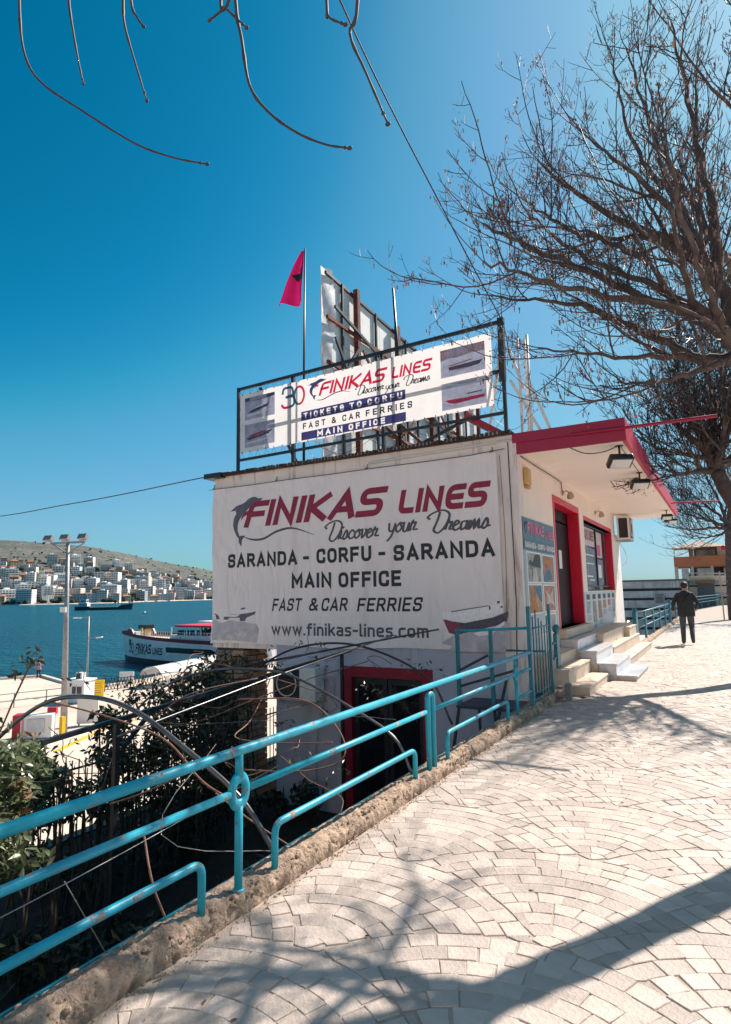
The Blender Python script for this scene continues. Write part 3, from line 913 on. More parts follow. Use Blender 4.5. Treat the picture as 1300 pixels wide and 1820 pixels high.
# air conditioners
def ac_unit(loc, rz, label, w=.82, h=.56, d=.3):
    t = thing('air_conditioner', loc, label, 'air conditioner', 'air conditioner units')
    L = Vector(loc)
    b = MB().box(L.x - w / 2, L.x + w / 2, L.y - d / 2, L.y + d / 2, L.z, L.z + h)
    body = b.build('casing', WHITEMET, parent=t, bevel=.015, segs=2)
    fx = L.x - w * .16
    b = MB().lathe([(.235, 0), (.235, -.02), (.215, -.02), (.215, 0)], (fx, L.y - d / 2 - .001, L.z + h / 2), 24, 'Y')
    b.build('fan_ring', WHITEMET, parent=t, smooth=True)
    MB().box(fx - w * .30, fx + w * .30, L.y - d / 2 - .003, L.y - d / 2 - .0005, L.z + .03, L.z + h - .03).build('front_grille', BLACKPL, parent=t)
    MB().lathe([(.212, 0), (.212, -.004)], (fx, L.y - d / 2 - .003, L.z + h / 2), 24, 'Y').build('fan_shadow_well', BLACKPL, parent=t)
    g = MB()
    for k in range(9):
        r = .025 + k * .023
        g.tube([(fx + r * math.cos(a), L.y - d / 2 - .014, L.z + h / 2 + r * math.sin(a)) for a in [2 * PI * i / 20 for i in range(21)]], .003, 4, False)
    for k in range(8):
        a = PI * k / 8
        g.tube([(fx - .21 * math.cos(a), L.y - d / 2 - .016, L.z + h / 2 - .21 * math.sin(a)), (fx + .21 * math.cos(a), L.y - d / 2 - .016, L.z + h / 2 + .21 * math.sin(a))], .002, 4)
    g.build('fan_guard', M('guard_grey', (.12, .12, .13), rough=.5), parent=t)
    MB().box(L.x - w / 2 - .004, L.x - w / 2, L.y - d * .35, L.y + d * .35, L.z + .05, L.z + h - .05).build('side_grille', BLACKPL, parent=t)
    b = MB()
    for sx in (-.3, .3):
        b.box(L.x + sx - .02, L.x + sx + .02, L.y - d / 2, L.y + d / 2 + .08, L.z - .03, L.z - .001)
    b.build('bracket', GREYSTEEL, parent=t)
    t.rotation_euler = (0, 0, rz)
    return t
ac1 = ac_unit((-7.10, FY - .24, -.30), 0, 'grey shaded air conditioner on the lower front wall left of the crimson doorway', w=.98, h=.60)
MB().tube(smooth_path([(-6.60, FY - .2, .10), (-6.42, FY - .12, .12), (-6.44, FY - .06, -.2), (-6.6, FY - .1, -.18), (-6.7, FY - .12, -.5), (-6.85, FY - .06, -1.4), (-6.8, FY - .05, -2.2)], 6), .016, 7).build('hose', M('hose_white', (.45, .45, .45)), parent=ac1, smooth=True)
ac2 = ac_unit((-2.52, 20.55, 3.12), PI / 2, 'cream air conditioner hanging high beside the window under the canopy end', w=.95, h=.70, d=.36)
MB().tube(smooth_path([(-2.75, 20.7, 3.1), (-2.62, 20.9, 2.8), (-2.6, 21.0, 2.5), (-2.74, 20.9, 2.35)], 6), .012, 6).build('refrigerant_pipe', WHITEMET, label='thin pale pipe looping below the air conditioner on the pier', cat='pipe', smooth=True)

# floodlights under the canopy
def flood(loc, label, s=1.0, rz=0):
    t = thing('floodlight', loc, label, 'floodlight', 'black floodlights under the canopy')
    x, y, z = loc
    MB().lathe([(.05 * s, 0), (.05 * s, -.012)], (x, y, z), 12).build('mount_plate', BLACKPL, parent=t)
    MB().tube([(x, y, z), (x, y, z - .12 * s)], .014 * s, 8).build('stem', BLACKPL, parent=t, smooth=True)
    MB().tube([(x - .11 * s, y, z - .19 * s), (x - .11 * s, y, z - .12 * s), (x + .11 * s, y, z - .12 * s), (x + .11 * s, y, z - .19 * s)], .010 * s, 6).build('yoke', BLACKPL, parent=t)
    b = MB().obox((x, y, z - .20 * s), (.15 * s, .10 * s, .045 * s), rx=-.55)
    b.build('housing', BLACKPL, parent=t, bevel=.025, segs=3)
    MB().obox((x, y - .026 * s, z - .241 * s), (.12 * s, .075 * s, .003 * s), rx=-.55).build('lens', WHITEMET, parent=t)
    t.rotation_euler = (0, 0, rz)
flood((-1.27, 10.35, 3.90), 'largest black floodlight at the near canopy corner, trailing a cable', 1.25, .5)
flood((-1.27, 13.05, 3.90), 'black floodlight midway along the outer canopy edge', 1.15, .4)
flood((-1.30, 20.0, 3.90), 'small black floodlight second from the far canopy end', 1.0, .3)
flood((-1.24, 21.6, 3.90), 'small black floodlight at the very far canopy tip', .9, .2)
MB().tube(smooth_path([(-1.95, 9.99, 3.885), (-1.75, 10.15, 3.80), (-1.5, 10.25, 3.81), (-1.30, 10.35, 3.89)], 6), .008, 6).build('drooping_cable', BLACKSTEEL, label='black cable drooping below the canopy to the nearest floodlight', cat='cable', smooth=True)
MB().tube([(-1.25, 10.45, 3.885), (-1.26, 12.9, 3.885)], .006, 6).build('soffit_cable', BLACKSTEEL, label='straight black cable along the canopy underside between two floodlights', cat='cable')
def spot(loc, label):
    t = thing('wall_lamp', loc, label, 'lamp', 'small wall lamps above door and window')
    x, y, z = loc
    GOLD = M('aged_brass', (.45, .36, .25), rough=.4, metal=.4)
    MB().lathe([(.05, 0), (.05, .02)], (x, y, z), 12, 'X').build('base', GOLD, parent=t)
    MB().tube(smooth_path([(x + .02, y, z), (x + .08, y, z + .04), (x + .14, y + .02, z - .02)], 5), .012, 8).build('arm', GOLD, parent=t, smooth=True)
    MB().lathe([(.02, .05), (.06, .0), (.075, -.07), (.06, -.1)], (x + .15, y + .03, z - .03), 14).build('shade', GOLD, parent=t, smooth=True)
spot((-2.79, 13.2, 3.66), 'small brass wall lamp above the crimson door')
spot((-2.79, 17.0, 3.64), 'small brass wall lamp above the shop window')
MB().tube(smooth_path([(-2.79, 13.12, 3.88), (-2.77, 13.05, 3.78), (-2.78, 13.15, 3.68)], 5), .008, 6).build('lamp_cable', BLACKSTEEL, label='short cable feeding the wall lamp above the door', cat='cable', smooth=True)
al = thing('alarm_box', (-2.79, 10.38, 3.38), 'ochre rounded alarm box high on the cream wall', 'alarm')
MB().box(-2.80, -2.72, 10.25, 10.50, 3.42, 3.72).build('case', M('ochre_plastic', (.55, .36, .12), rough=.4), parent=al, bevel=.03, segs=3)
MB().box(-2.80, -2.73, 10.28, 10.47, 3.36, 3.42).build('strobe', M('strobe_red', (.5, .2, .15), rough=.3), parent=al, bevel=.02, segs=2)
dl = thing('dome_camera', (-1.45, 21.9, 3.7), 'grey dome camera under the far corner of the canopy', 'camera')
MB().lathe([(.06, 0), (.08, -.06), (.08, -.1)], (-1.45, 21.9, 3.9), 12).build('base', M('cam_grey', (.4, .38, .36)), parent=dl, smooth=True)
MB().ball((-1.45, 21.9, 3.77), .07, 12, 8).build('dome', BLACKGLASS, parent=dl, smooth=True)
# red arms reaching over the pavement
MB().tube([(-1.9, 9.90, 4.08), (.1, 9.90, 4.055)], .026, 8).build('overhanging_pole', CRIMSON, label='near crimson tube pole reaching from the canopy over the pavement', cat='pole', group=None)
MB().tube([(-1.13, 19.35, 4.02), (.06, 19.4, 3.98)], .022, 8).build('overhanging_pole', CRIMSON, label='far crimson tube pole sticking out of the canopy side', cat='pole')

# ---------------------------------------------------------------- steps
ms = thing('marble_steps', (-2.1, 13.1, 0), 'grey marble steps with four treads in front of the crimson door', 'steps')
lv = [(-1.47, 0, .09), (-1.80, .09, .29), (-2.13, .29, .51), (-2.45, .51, .71)]
Y0s, Y1s = 12.18, 14.15
for k, (xe, za, zb) in enumerate(lv):
    xn = lv[k + 1][0] if k < 3 else -2.80
    MB().box(xn - (.02 if k < 3 else 0), xe, Y0s, Y1s, zb - .03, zb).build('tread', MARBLE, parent=ms, bevel=.004)
    MB().box(xn, xe - .02, Y0s + .012, Y1s - .01, za - (.03 if k else 0), zb - .03).build('riser', BEIGE if k == 0 else MARBLE, parent=ms)
    MB().box(-2.80, xn + .01, Y0s + .012, Y1s - .01, za - (.03 if k else 0), zb - .031).build('step_core', BEIGE, parent=ms)
es = thing('entrance_steps', (-2.4, 12, 0), 'beige stone steps flanking the marble flight along the office wall', 'steps')
for (xe, z0, z1, ya, yb) in ((-1.95, 0, .14, 10.28, 12.17), (-2.25, .14, .37, 10.28, 12.17), (-2.50, .37, .56, 10.45, 12.17),
                             (-1.87, 0, .17, 14.16, 18.9), (-2.14, .17, .42, 14.16, 18.75), (-2.33, .42, .70, 14.16, 18.75), (-2.2, .42, .66, 17.3, 18.7)):
    MB().box(-2.80, xe, ya, yb, z0, z1 - .03).build('step_core', BEIGE, parent=es)
    MB().box(-2.80, xe + .012, ya - .012, yb, z1 - .03, z1).build('tread', BEIGE, parent=es, bevel=.004)
# short stub post and a crumpled bit at the stair foot
sp = thing('stub_post', (-2.16, 9.75, 0), 'short grey stub post with red and white tape at the foot of the steps', 'post')
MB().box(-2.20, -2.12, 9.72, 9.84, 0, .24).build('block', M('stub_grey', (.2, .19, .18), rough=.7), parent=sp, bevel=.004)
MB().lathe([(.035, 0), (.035, .09), (.02, .1)], (-2.27, 9.72, .12), 10).build('cap', WHITEMET, parent=sp)
MB().lathe([(.036, 0), (.036, .03)], (-2.27, 9.72, .17), 10).build('tape', M('tape_red', (.5, .03, .04)), parent=sp)
MB().ball((-2.28, 9.75, .08), (.09, .12, .06), 8, 6).build('rubble', KERB, parent=sp)
lf = MB(); lf.add([(-2.12, 10.12, .004), (-2.0, 10.02, .03), (-1.92, 10.1, .006), (-2.02, 10.2, .02)], [(0, 1, 2, 3)])
lf.build('dead_leaf', M('dead_leaf', (.35, .18, .08), rough=.8), label='dry brown leaf on the paving at the foot of the beige steps', cat='leaf')
# ---------------------------------------------------------------- large banner on the front wall
def crease(m, strength=.5, dist=.03):
    n, l = m.node_tree.nodes, m.node_tree.links
    b = n['Principled BSDF']
    g = n.new('ShaderNodeNewGeometry')
    def br(rot, sc, s, det=3):
        mp = n.new('ShaderNodeMapping'); mp.inputs['Rotation'].default_value = (0, rot, 0); mp.inputs['Scale'].default_value = sc
        l.new(g.outputs['Position'], mp.inputs[0])
        t = n.new('ShaderNodeTexNoise'); t.inputs['Scale'].default_value = s; t.inputs['Detail'].default_value = det
        l.new(mp.outputs[0], t.inputs['Vector'])
        a = n.new('ShaderNodeMath'); a.operation = 'SUBTRACT'; l.new(t.outputs['Fac'], a.inputs[0]); a.inputs[1].default_value = .5
        c = n.new('ShaderNodeMath'); c.operation = 'ABSOLUTE'; l.new(a.outputs[0], c.inputs[0])
        q = n.new('ShaderNodeMapRange'); q.inputs[1].default_value = 0; q.inputs[2].default_value = .035; l.new(c.outputs[0], q.inputs[0])
        return q.outputs[0], t.outputs['Fac']
    a, _ = br(.5, (1.6, 1, .45), .9)
    c, s_ = br(-.9, (1.2, 1, .5), .8)
    x = n.new('ShaderNodeMath'); x.operation = 'ADD'; l.new(a, x.inputs[0]); l.new(c, x.inputs[1])
    y = n.new('ShaderNodeMath'); y.operation = 'MULTIPLY_ADD'; l.new(s_, y.inputs[0]); y.inputs[1].default_value = 3.0; l.new(x.outputs[0], y.inputs[2])
    bp_ = n.new('ShaderNodeBump'); bp_.inputs['Strength'].default_value = strength; bp_.inputs['Distance'].default_value = dist
    l.new(y.outputs[0], bp_.inputs['Height']); l.new(bp_.outputs[0], b.inputs['Normal'])
for m_ in (VINYL, P_RED, P_BLACK, P_GREY, P_SLATE): crease(m_, .75, .014)
crease(VINYLT, .4, .015)
def wav(u, w):
    a = .003 * math.sin(u * 2.1 + w * .7) + .002 * math.sin(u * 5.2 - w * 1.3)
    e = max(0, (-9.05 - u)) / .45
    a += e * (.018 * math.sin(w * 2.1 + 1) * e + .008 * math.sin(w * 7 + u * 9))
    b_ = max(0, (.95 - w)) / .3
    a += b_ * .014 * (math.sin(u * 1.9 + .6) + .6 * math.sin(u * 4.3)) 
    return a
def front(u, w, o):
    return (u, 9.885 - o - wav(u, w), w)
bx0, bx1 = -9.50, -3.13
cl = MB(); NX, NZ_ = 120, 60
def bbot(u): return .665 + .035 * math.sin((u + 9.5) * .49 * PI / 1.0) * .6 + .006 * math.sin(u * 3.3)
def btop(u): return 3.965 - .012 * abs(math.sin((u + 9.5) / 6.37 * 3 * PI))
for j in range(NZ_ + 1):
    for i in range(NX + 1):
        u = bx0 + (bx1 - bx0) * i / NX
        w = bbot(u) + (btop(u) - bbot(u)) * j / NZ_
        cl.v.append(front(u, w, 0))
for j in range(NZ_):
    for i in range(NX):
        a = j * (NX + 1) + i
        cl.f.append((a, a + 1, a + NX + 2, a + NX + 1))
banner = cl.build('wall_banner', VINYL, label='large grey white ferry office banner with crimson and black lettering on the front wall', cat='banner', smooth=True)
E1 = .004
def printed(name, polys_list, mat, parent=banner, plane=front, base=E1, label=None):
    for polys, x0, z0 in polys_list:
        b = MB()
        put_text(b, polys, x0, z0, lambda u, w, o: plane(u, w, o + base))
        b.build(name, mat, parent=parent, label=label)
P, w_ = text_polys('FINIKAS', .535, .118, width=3.27, gap=.085, slant=.30, font=TECH)
Q2, w_ = text_polys('LINES', .43, .105, width=1.66, gap=.10, slant=.22, font=TECH)
printed('lettering', [(P, -8.63, 3.06), (Q2, -5.01, 3.055)], P_RED)
printed('cursive_lettering', [(cursive_polys('Discover', .35, .030, 1.16), -6.60, 2.67), (cursive_polys('your', .36, .030, .56), -5.22, 2.73), (cursive_polys('Dreams', .35, .030, 1.12), -4.44, 2.69)], P_GREY)
DW = .062
L1 = [text_polys('SARANDA', .285, DW, width=1.80, gap=.17)[0], text_polys('-', .285, DW)[0], text_polys('CORFU', .285, DW, width=1.22, gap=.17)[0], text_polys('-', .285, DW)[0], text_polys('SARANDA', .285, DW, width=1.88, gap=.17)[0]]
printed('lettering', [(L1[0], -9.05, 2.235), (L1[1], -7.11, 2.235), (L1[2], -6.79, 2.235), (L1[3], -5.42, 2.235), (L1[4], -5.11, 2.215)], P_BLACK)
printed('lettering', [(text_polys('MAIN', .285, DW, width=.94, gap=.17)[0], -7.39, 1.775), (text_polys('OFFICE', .285, DW, width=1.32, gap=.17)[0], -6.29, 1.765)], P_BLACK)
printed('lettering', [(text_polys('FAST', .245, .042, width=.70, gap=.17, slant=.2)[0], -7.88, 1.335), (text_polys('&', .245, .042, width=.20, slant=.2)[0], -6.99, 1.335),
                      (text_polys('CAR', .245, .042, width=.58, gap=.17, slant=.2)[0], -6.70, 1.33), (text_polys('FERRIES', .245, .042, width=1.30, gap=.17, slant=.2)[0], -5.90, 1.32)], P_BLACK)
printed('lettering', [(text_polys('www.finikas-lines.com', .235, .040, width=3.42, gap=.13)[0], -7.89, .865)], P_GREY)
def poly_flat(pts, conv, plane, o):
    return [plane(*conv(x, y), o) for x, y in pts]
def bz(x, y):      # picture sheet coordinates of the logo -> metres on the banner
    return (-9.0 + (x - 45) / 285 * .88, 3.62 - (y - 190) / 400 * .96 + (x - 45) / 285 * .10 * (1 - (y - 190) / 400))
DOL = [(330, 222), (315, 214), (290, 212), (270, 195), (240, 188), (205, 196), (180, 215), (150, 226), (100, 232), (45, 268), (95, 272), (100, 300), (80, 330), (70, 390), (80, 440), (105, 495), (122, 515), (124, 550), (148, 590), (152, 530), (165, 515), (182, 498), (150, 494), (128, 495), (112, 450), (112, 400), (125, 360), (150, 325), (190, 293), (220, 265), (270, 250), (300, 240)]
def tri_poly(name, pts, conv, mat, parent, plane, o):
    from mathutils.geometry import tessellate_polygon
    P3 = [Vector((*conv(x, y), 0)) for x, y in pts]
    tris = tessellate_polygon([P3])
    b = MB(); b.add([plane(p.x, p.y, o) for p in P3], [tuple(t) for t in tris])
    return b.build(name, mat, parent=parent)
tri_poly('dolphin_emblem', DOL, bz, P_SLATE, banner, front, E1)
tri_poly('dolphin_fin', [(215, 292), (205, 330), (190, 355), (192, 325), (165, 340), (140, 370), (150, 330), (180, 300)], bz, P_RED, banner, front, E1 + .0006)
wv = smooth_path([(-8.66, 2.885, 0), (-8.40, 2.80, 0), (-8.10, 2.80, 0), (-7.75, 2.93, 0), (-7.35, 2.965, 0), (-6.84, 2.80, 0)], 6)
tp = [min(1, .15 + 1.1 * math.sin(PI * i / (len(wv) - 1))) for i in range(len(wv))]
vs, fs = stroke_poly(wv, .045, False, taper=tp)
b = MB(); b.add([front(x, z, E1) for x, z in vs], fs); b.build('wave_stroke', P_GREY, parent=banner)
# printed ships, faded
SEAP = M('print_sea', (.52, .46, .50), rough=.5, var=.16, vs=5, dirt=(.72, .65, .67), dirt_amt=.8, ds=7, dthr=.5)
P_MAUVE = M('print_mauve', (.25, .045, .09), rough=.5, var=.2)
P_DARKHULL = M('print_dark_hull', (.085, .07, .10), rough=.5, var=.35, vs=14)
P_PALE = M('print_pale', (.92, .86, .88), rough=.5, var=.1, vs=20)
def rz(x, y):     # right ship print
    return (-4.45 + x / 1300 * 1.62, 1.79 - y / 1138 * 1.26 + .0)
tri_poly('print_wake', [(160, 910), (250, 850), (370, 770), (640, 700), (860, 670), (1060, 560), (1130, 600), (1130, 1000), (700, 1030), (250, 1030), (330, 950)], rz, SEAP, banner, front, E1)
tri_poly('print_hull', [(205, 545), (330, 570), (520, 600), (900, 520), (1120, 430), (1110, 510), (1060, 600), (850, 660), (600, 730), (500, 770), (400, 780), (285, 750)], rz, P_DARKHULL, banner, front, E1 + .0008)
tri_poly('print_stern', [(205, 545), (310, 570), (420, 600), (480, 770), (370, 760), (285, 750)], rz, P_MAUVE, banner, front, E1 + .0016)
tri_poly('print_cabin', [(205, 430), (340, 440), (560, 400), (860, 350), (920, 320), (1000, 270), (1060, 300), (1050, 440), (900, 515), (520, 600), (330, 575), (205, 540)], rz, P_PALE, banner, front, E1 + .0012)
b = MB()
for k in range(12):
    x = 350 + k * 45; y = 490 - k * 6.2
    p = [rz(x, y - 25), rz(x + 30, y - 30), rz(x + 30, y + 18), rz(x, y + 22)]
    b.add([front(u, w, E1 + .002) for u, w in p][::-1], [(0, 1, 2, 3)])
for q in ([(975, 280), (1015, 275), (1015, 310), (980, 315)], [(1020, 350), (1050, 345), (1050, 375), (1025, 380)], [(860, 350), (880, 345), (885, 390), (865, 395)]):
    b.add([front(*rz(*p), E1 + .002) for p in q][::-1], [(0, 1, 2, 3)])
b.build('print_windows', P_DARKHULL, parent=banner)
tri_poly('print_roof_line', [(330, 425), (560, 385), (860, 340), (860, 352), (560, 400), (335, 440)], rz, P_DARKHULL, banner, front, E1 + .0022)
tri_poly('print_wave', [(650, 745), (860, 690), (960, 640), (1070, 565), (1060, 620), (960, 700), (860, 770), (520, 810)], rz, P_PALE, banner, front, E1 + .0020)
def lz(x, y):     # left ship print
    return (-9.60 + x / 1300 * 1.92, 1.76 - y / 1040 * 1.28)
tri_poly('print_water', [(90, 490), (500, 500), (900, 560), (940, 640), (900, 860), (500, 830), (90, 830)], lz, SEAP, banner, front, E1)
tri_poly('print_hull', [(100, 385), (560, 400), (740, 380), (890, 352), (860, 400), (720, 455), (690, 510), (600, 510), (600, 455), (400, 455), (380, 490), (150, 480), (140, 410)], lz, P_SLATE, banner, front, E1 + .0008)
tri_poly('print_cabin', [(110, 330), (320, 320), (600, 330), (620, 290), (700, 290), (720, 340), (850, 350), (700, 385), (560, 400), (105, 385)], lz, P_PALE, banner, front, E1 + .0004)
b = MB(); b.add([front(*lz(*p), E1 + .0012) for p in [(615, 300), (690, 285), (700, 310), (620, 325)]][::-1], [(0, 1, 2, 3)]); b.build('print_windows', P_DARKHULL, parent=banner)
# hooks and the cord that hold the banner
b = MB()
for u in (-9.46, -7.75, -5.62, -3.20):
    b.tube([(u, 9.90, 4.05), (u + .01, 9.86, 4.03), (u + .03, 9.855, 3.97), (u - .03, 9.855, 3.95), (u, 9.86, 4.0)], .008, 6)
b.build('hooks', BLACKSTEEL, parent=banner)
MB().tube([(-9.62, 9.872, 3.955)] + [(u, 9.862, btop(u) - .006) for u in (-9.4, -8.5, -7.5, -6.5, -5.5, -4.5, -3.6)] + [(-2.98, 9.872, 3.99)], .006, 6).build('cord', BLACKSTEEL, parent=banner)
# ---------------------------------------------------------------- upper banner in its steel frame
uf = thing('sign_frame', (-5.9, 9.97, 4.28), 'black square tube frame standing on the roof edge around the upper banner', 'frame')
FYU = 10.0
def slope(u, a, b_): return a + (b_ - a) * (u + 8.9) / 5.93
MB().bar((-8.90, FYU, 4.28), (-8.90, FYU, 6.18), .055).build('upright', BLACKSTEEL, parent=uf)
MB().bar((-2.97, FYU, 4.28), (-2.97, FYU, 5.35), .055).build('upright', BLACKSTEEL, parent=uf)
MB().bar((-2.99, FYU, 5.2), (-2.97, FYU, 6.32), .10, .10).build('upright', BLACKSTEEL, parent=uf)
MB().bar((-8.90, FYU, 6.14), (-2.97, FYU, 6.26), .05, .06).build('top_bar', BLACKSTEEL, parent=uf)
MB().bar((-8.90, FYU, 4.55), (-2.97, FYU, 4.64), .05, .05).build('bottom_bar', BLACKSTEEL, parent=uf)
MB().bar((-8.90, FYU + .06, 5.24), (-2.97, FYU + .06, 5.40), .03, .05).build('middle_bar', BLACKSTEEL, parent=uf)
MB().bar((-3.2, FYU, 5.38), (-2.94, FYU, 5.38), .06, .05).build('clamp', BLACKSTEEL, parent=uf)
for u, w in ((-7.46, .07), (-5.35, .06)):
    MB().bar((u, FYU + .06, 4.25), (u, FYU + .06, 6.2), w).build('mullion', BLACKSTEEL, parent=uf)
MB().bar((-8.35, FYU + .07, 6.1), (-7.62, FYU + .5, 4.3), .07).build('strut', BLACKSTEEL, parent=uf)
MB().bar((-3.0, FYU + .06, 5.9), (-3.35, FYU + .2, 4.3), .04).build('strut', WHITEMET, parent=uf)
MB().bar((-6.95, FYU + .1, 4.75), (-6.42, FYU + .6, 4.28), .035).build('strut', WHITEMET, parent=uf)
MB().bar((-3.72, FYU + .1, 4.72), (-3.08, FYU + .3, 4.30), .16, .1).build('foot_plate', CRIMSON, parent=uf)
MB().bar((-5.0, FYU + .1, 4.2), (-3.7, FYU + .1, 4.66), .05).build('strut', BLACKSTEEL, parent=uf)
def up(u, w, o):
    return (u, 9.965 - o - .004 * math.sin(u * 2.7 + w), w + (u + 8.8) * .0175)
def ubc(u, w):
    ez = .012 * abs(math.sin((u + 8.8) * PI / .42))
    return w + (ez if w < 5 else -ez) * 1
ub = MB(); NX, NZ_ = 108, 12
for j in range(NZ_ + 1):
    for i in range(NX + 1):
        u = -8.82 + 5.67 * i / NX
        w = 4.68 + 1.315 * j / NZ_
        if j in (0, NZ_): w = ubc(u, w)
        ub.v.append(up(u, w, 0))
for j in range(NZ_):
    for i in range(NX):
        a = j * (NX + 1) + i
        ub.f.append((a, a + 1, a + NX + 2, a + NX + 1))
ubanner = ub.build('roof_banner', VINYLT, label='backlit roof banner with ferry photos and blue bars laced into the black frame', cat='banner', smooth=True)
def pu(name, lst, mat, base=.004):
    return printed(name, lst, mat, parent=ubanner, plane=up, base=base)
sl = .0
pu('lettering', [(text_polys('FINIKAS', .265, .052, width=1.49, gap=.085, slant=.3, font=TECH)[0], -6.76, 5.565), (text_polys('LINES', .225, .048, width=.80, gap=.1, slant=.22, font=TECH)[0], -5.11, 5.57)], T_RED)
pu('cursive_lettering', [(cursive_polys('Discover', .17, .013, .62), -5.90, 5.405), (cursive_polys('your', .17, .013, .29), -5.24, 5.385), (cursive_polys('Dreams', .18, .014, .53), -4.86, 5.385)], T_BLACK)
def rect(name, u0, u1, w0, w1, mat, o=.004, parent=ubanner, plane=up, n=12):
    b = MB()
    for i in range(n + 1):
        u = u0 + (u1 - u0) * i / n
        b.v += [plane(u, w0, o), plane(u, w1, o)]
    for i in range(n): b.f.append((2 * i, 2 * i + 2, 2 * i + 3, 2 * i + 1))
    return b.build(name, mat, parent=parent)
UW = .030
def bar_with_letters(u0, u1, w0, w1, texts, cell=.0065):
    """printed bar whose letters are left as bare cloth"""
    nx, nz = int((u1 - u0) / cell), int((w1 - w0) / cell)
    X = u0 + (np.arange(nx) + .5) * cell; Z = w0 + (np.arange(nz) + .5) * cell
    mask = np.zeros((nz, nx), bool)
    for polys, x0, z0 in texts:
        for vs, fs, L in polys:
            for f in fs:
                q = np.array([(x0 + vs[i][0], z0 + vs[i][1]) for i in f])
                ix = np.where((X > q[:, 0].min()) & (X < q[:, 0].max()))[0]; iz = np.where((Z > q[:, 1].min()) & (Z < q[:, 1].max()))[0]
                if not len(ix) or not len(iz): continue
                gx, gz = np.meshgrid(X[ix], Z[iz])
                pos = np.ones(gx.shape, bool); neg = np.ones(gx.shape, bool)
                for k in range(len(q)):
                    a, c = q[k], q[(k + 1) % len(q)]
                    cr = (c[0] - a[0]) * (gz - a[1]) - (c[1] - a[1]) * (gx - a[0])
                    pos &= cr >= 0; neg &= cr <= 0
                mask[np.ix_(iz, ix)] |= pos | neg
    b = MB()
    for j in range(nz):
        i = 0
        while i < nx:
            if mask[j, i]: i += 1; continue
            k = i
            while k < nx and not mask[j, k] and k - i < 60: k += 1
            xa, xb, za, zb = u0 + i * cell, u0 + k * cell, w0 + j * cell, w0 + (j + 1) * cell
            b.add([up(xa, za, .004), up(xb, za, .004), up(xb, zb, .004), up(xa, zb, .004)], [(0, 1, 2, 3)])
            i = k
    return b.build('navy_bar', T_NAVY, parent=ubanner)
bar_with_letters(-7.19, -4.82, 5.125, 5.315, [(text_polys('TICKETS', .125, UW, width=.97, gap=.5)[0], -7.13, 5.157), (text_polys('TO', .125, UW, width=.27, gap=.5)[0], -6.03, 5.157), (text_polys('CORFU', .125, UW, width=.74, gap=.5)[0], -5.63, 5.157)])
bar_with_letters(-7.19, -4.82, 4.715, 4.885, [(text_polys('MAIN', .12, UW, width=.60, gap=.4)[0], -6.80, 4.740), (text_polys('OFFICE', .12, UW, width=.80, gap=.4)[0], -6.06, 4.740)])
pu('lettering', [(text_polys('FAST', .125, .025, width=.55, gap=.5)[0], -7.15, 4.943), (text_polys('&', .125, .025, width=.10)[0], -6.45, 4.943), (text_polys('CAR', .125, .025, width=.40, gap=.5)[0], -6.20, 4.943), (text_polys('FERRIES', .125, .025, width=.98, gap=.5)[0], -5.67, 4.943)], T_BLACK, .006)
# the anniversary figure: teal and red halves
P3 = round_path([(-7.66, 5.80, 0), (-7.64, 5.90, 0), (-7.42, 5.90, 0), (-7.38, 5.72, 0), (-7.56, 5.70, 0)], .07, 6)
b = MB(); vs, fs = stroke_poly(P3, .055); b.add([up(x, z, .004) for x, z in vs], fs)
P4 = round_path([(-7.56, 5.70, 0), (-7.37, 5.70, 0), (-7.36, 5.50, 0), (-7.50, 5.475, 0)], .08, 6)
vs, fs = stroke_poly(P4, .055, False); b.add([up(x, z, .0046) for x, z in vs], fs)
vs, fs = stroke_poly([(-7.24 + .125 * math.cos(a) , 5.68 + .185 * math.sin(a)) for a in [math.radians(q) for q in range(120, 265, 12)]], .05, False)
b.add([up(x, z, .0058) for x, z in vs], fs)
b.build('figure_three', T_TEAL, parent=ubanner)
b = MB(); vs, fs = stroke_poly([(-7.24 + .125 * math.cos(a), 5.68 + .185 * math.sin(a)) for a in [math.radians(q) for q in range(-96, 121, 12)]], .05, False)
b.add([up(x, z, .0052) for x, z in vs], fs)
vs, fs = stroke_poly(round_path([(-7.50, 5.475, 0), (-7.64, 5.48, 0), (-7.69, 5.56, 0)], .06, 6), .055, False); b.add([up(x, z, .0052) for x, z in vs], fs)
b.build('figure_zero', T_RED, parent=ubanner)
def uz(x, y): return (-7.02 + (x - 45) / 285 * .46, 5.915 - (y - 190) / 400 * .41)
tri_poly('dolphin_emblem', DOL, uz, T_NAVY, ubanner, up, .004)
tri_poly('dolphin_fin', [(215, 292), (205, 330), (190, 355), (192, 325), (165, 340), (140, 370), (150, 330), (180, 300)], uz, T_RED, ubanner, up, .005)
wv = smooth_path([(-6.84, 5.50, 0), (-6.66, 5.475, 0), (-6.42, 5.54, 0), (-6.2, 5.56, 0), (-6.0, 5.50, 0)], 6)
tp = [min(1, .15 + 1.1 * math.sin(PI * i / (len(wv) - 1))) for i in range(len(wv))]
vs, fs = stroke_poly(wv, .02, False, taper=tp)
b = MB(); b.add([up(x, z, .004) for x, z in vs], fs); b.build('wave_stroke', T_BLACK, parent=ubanner)
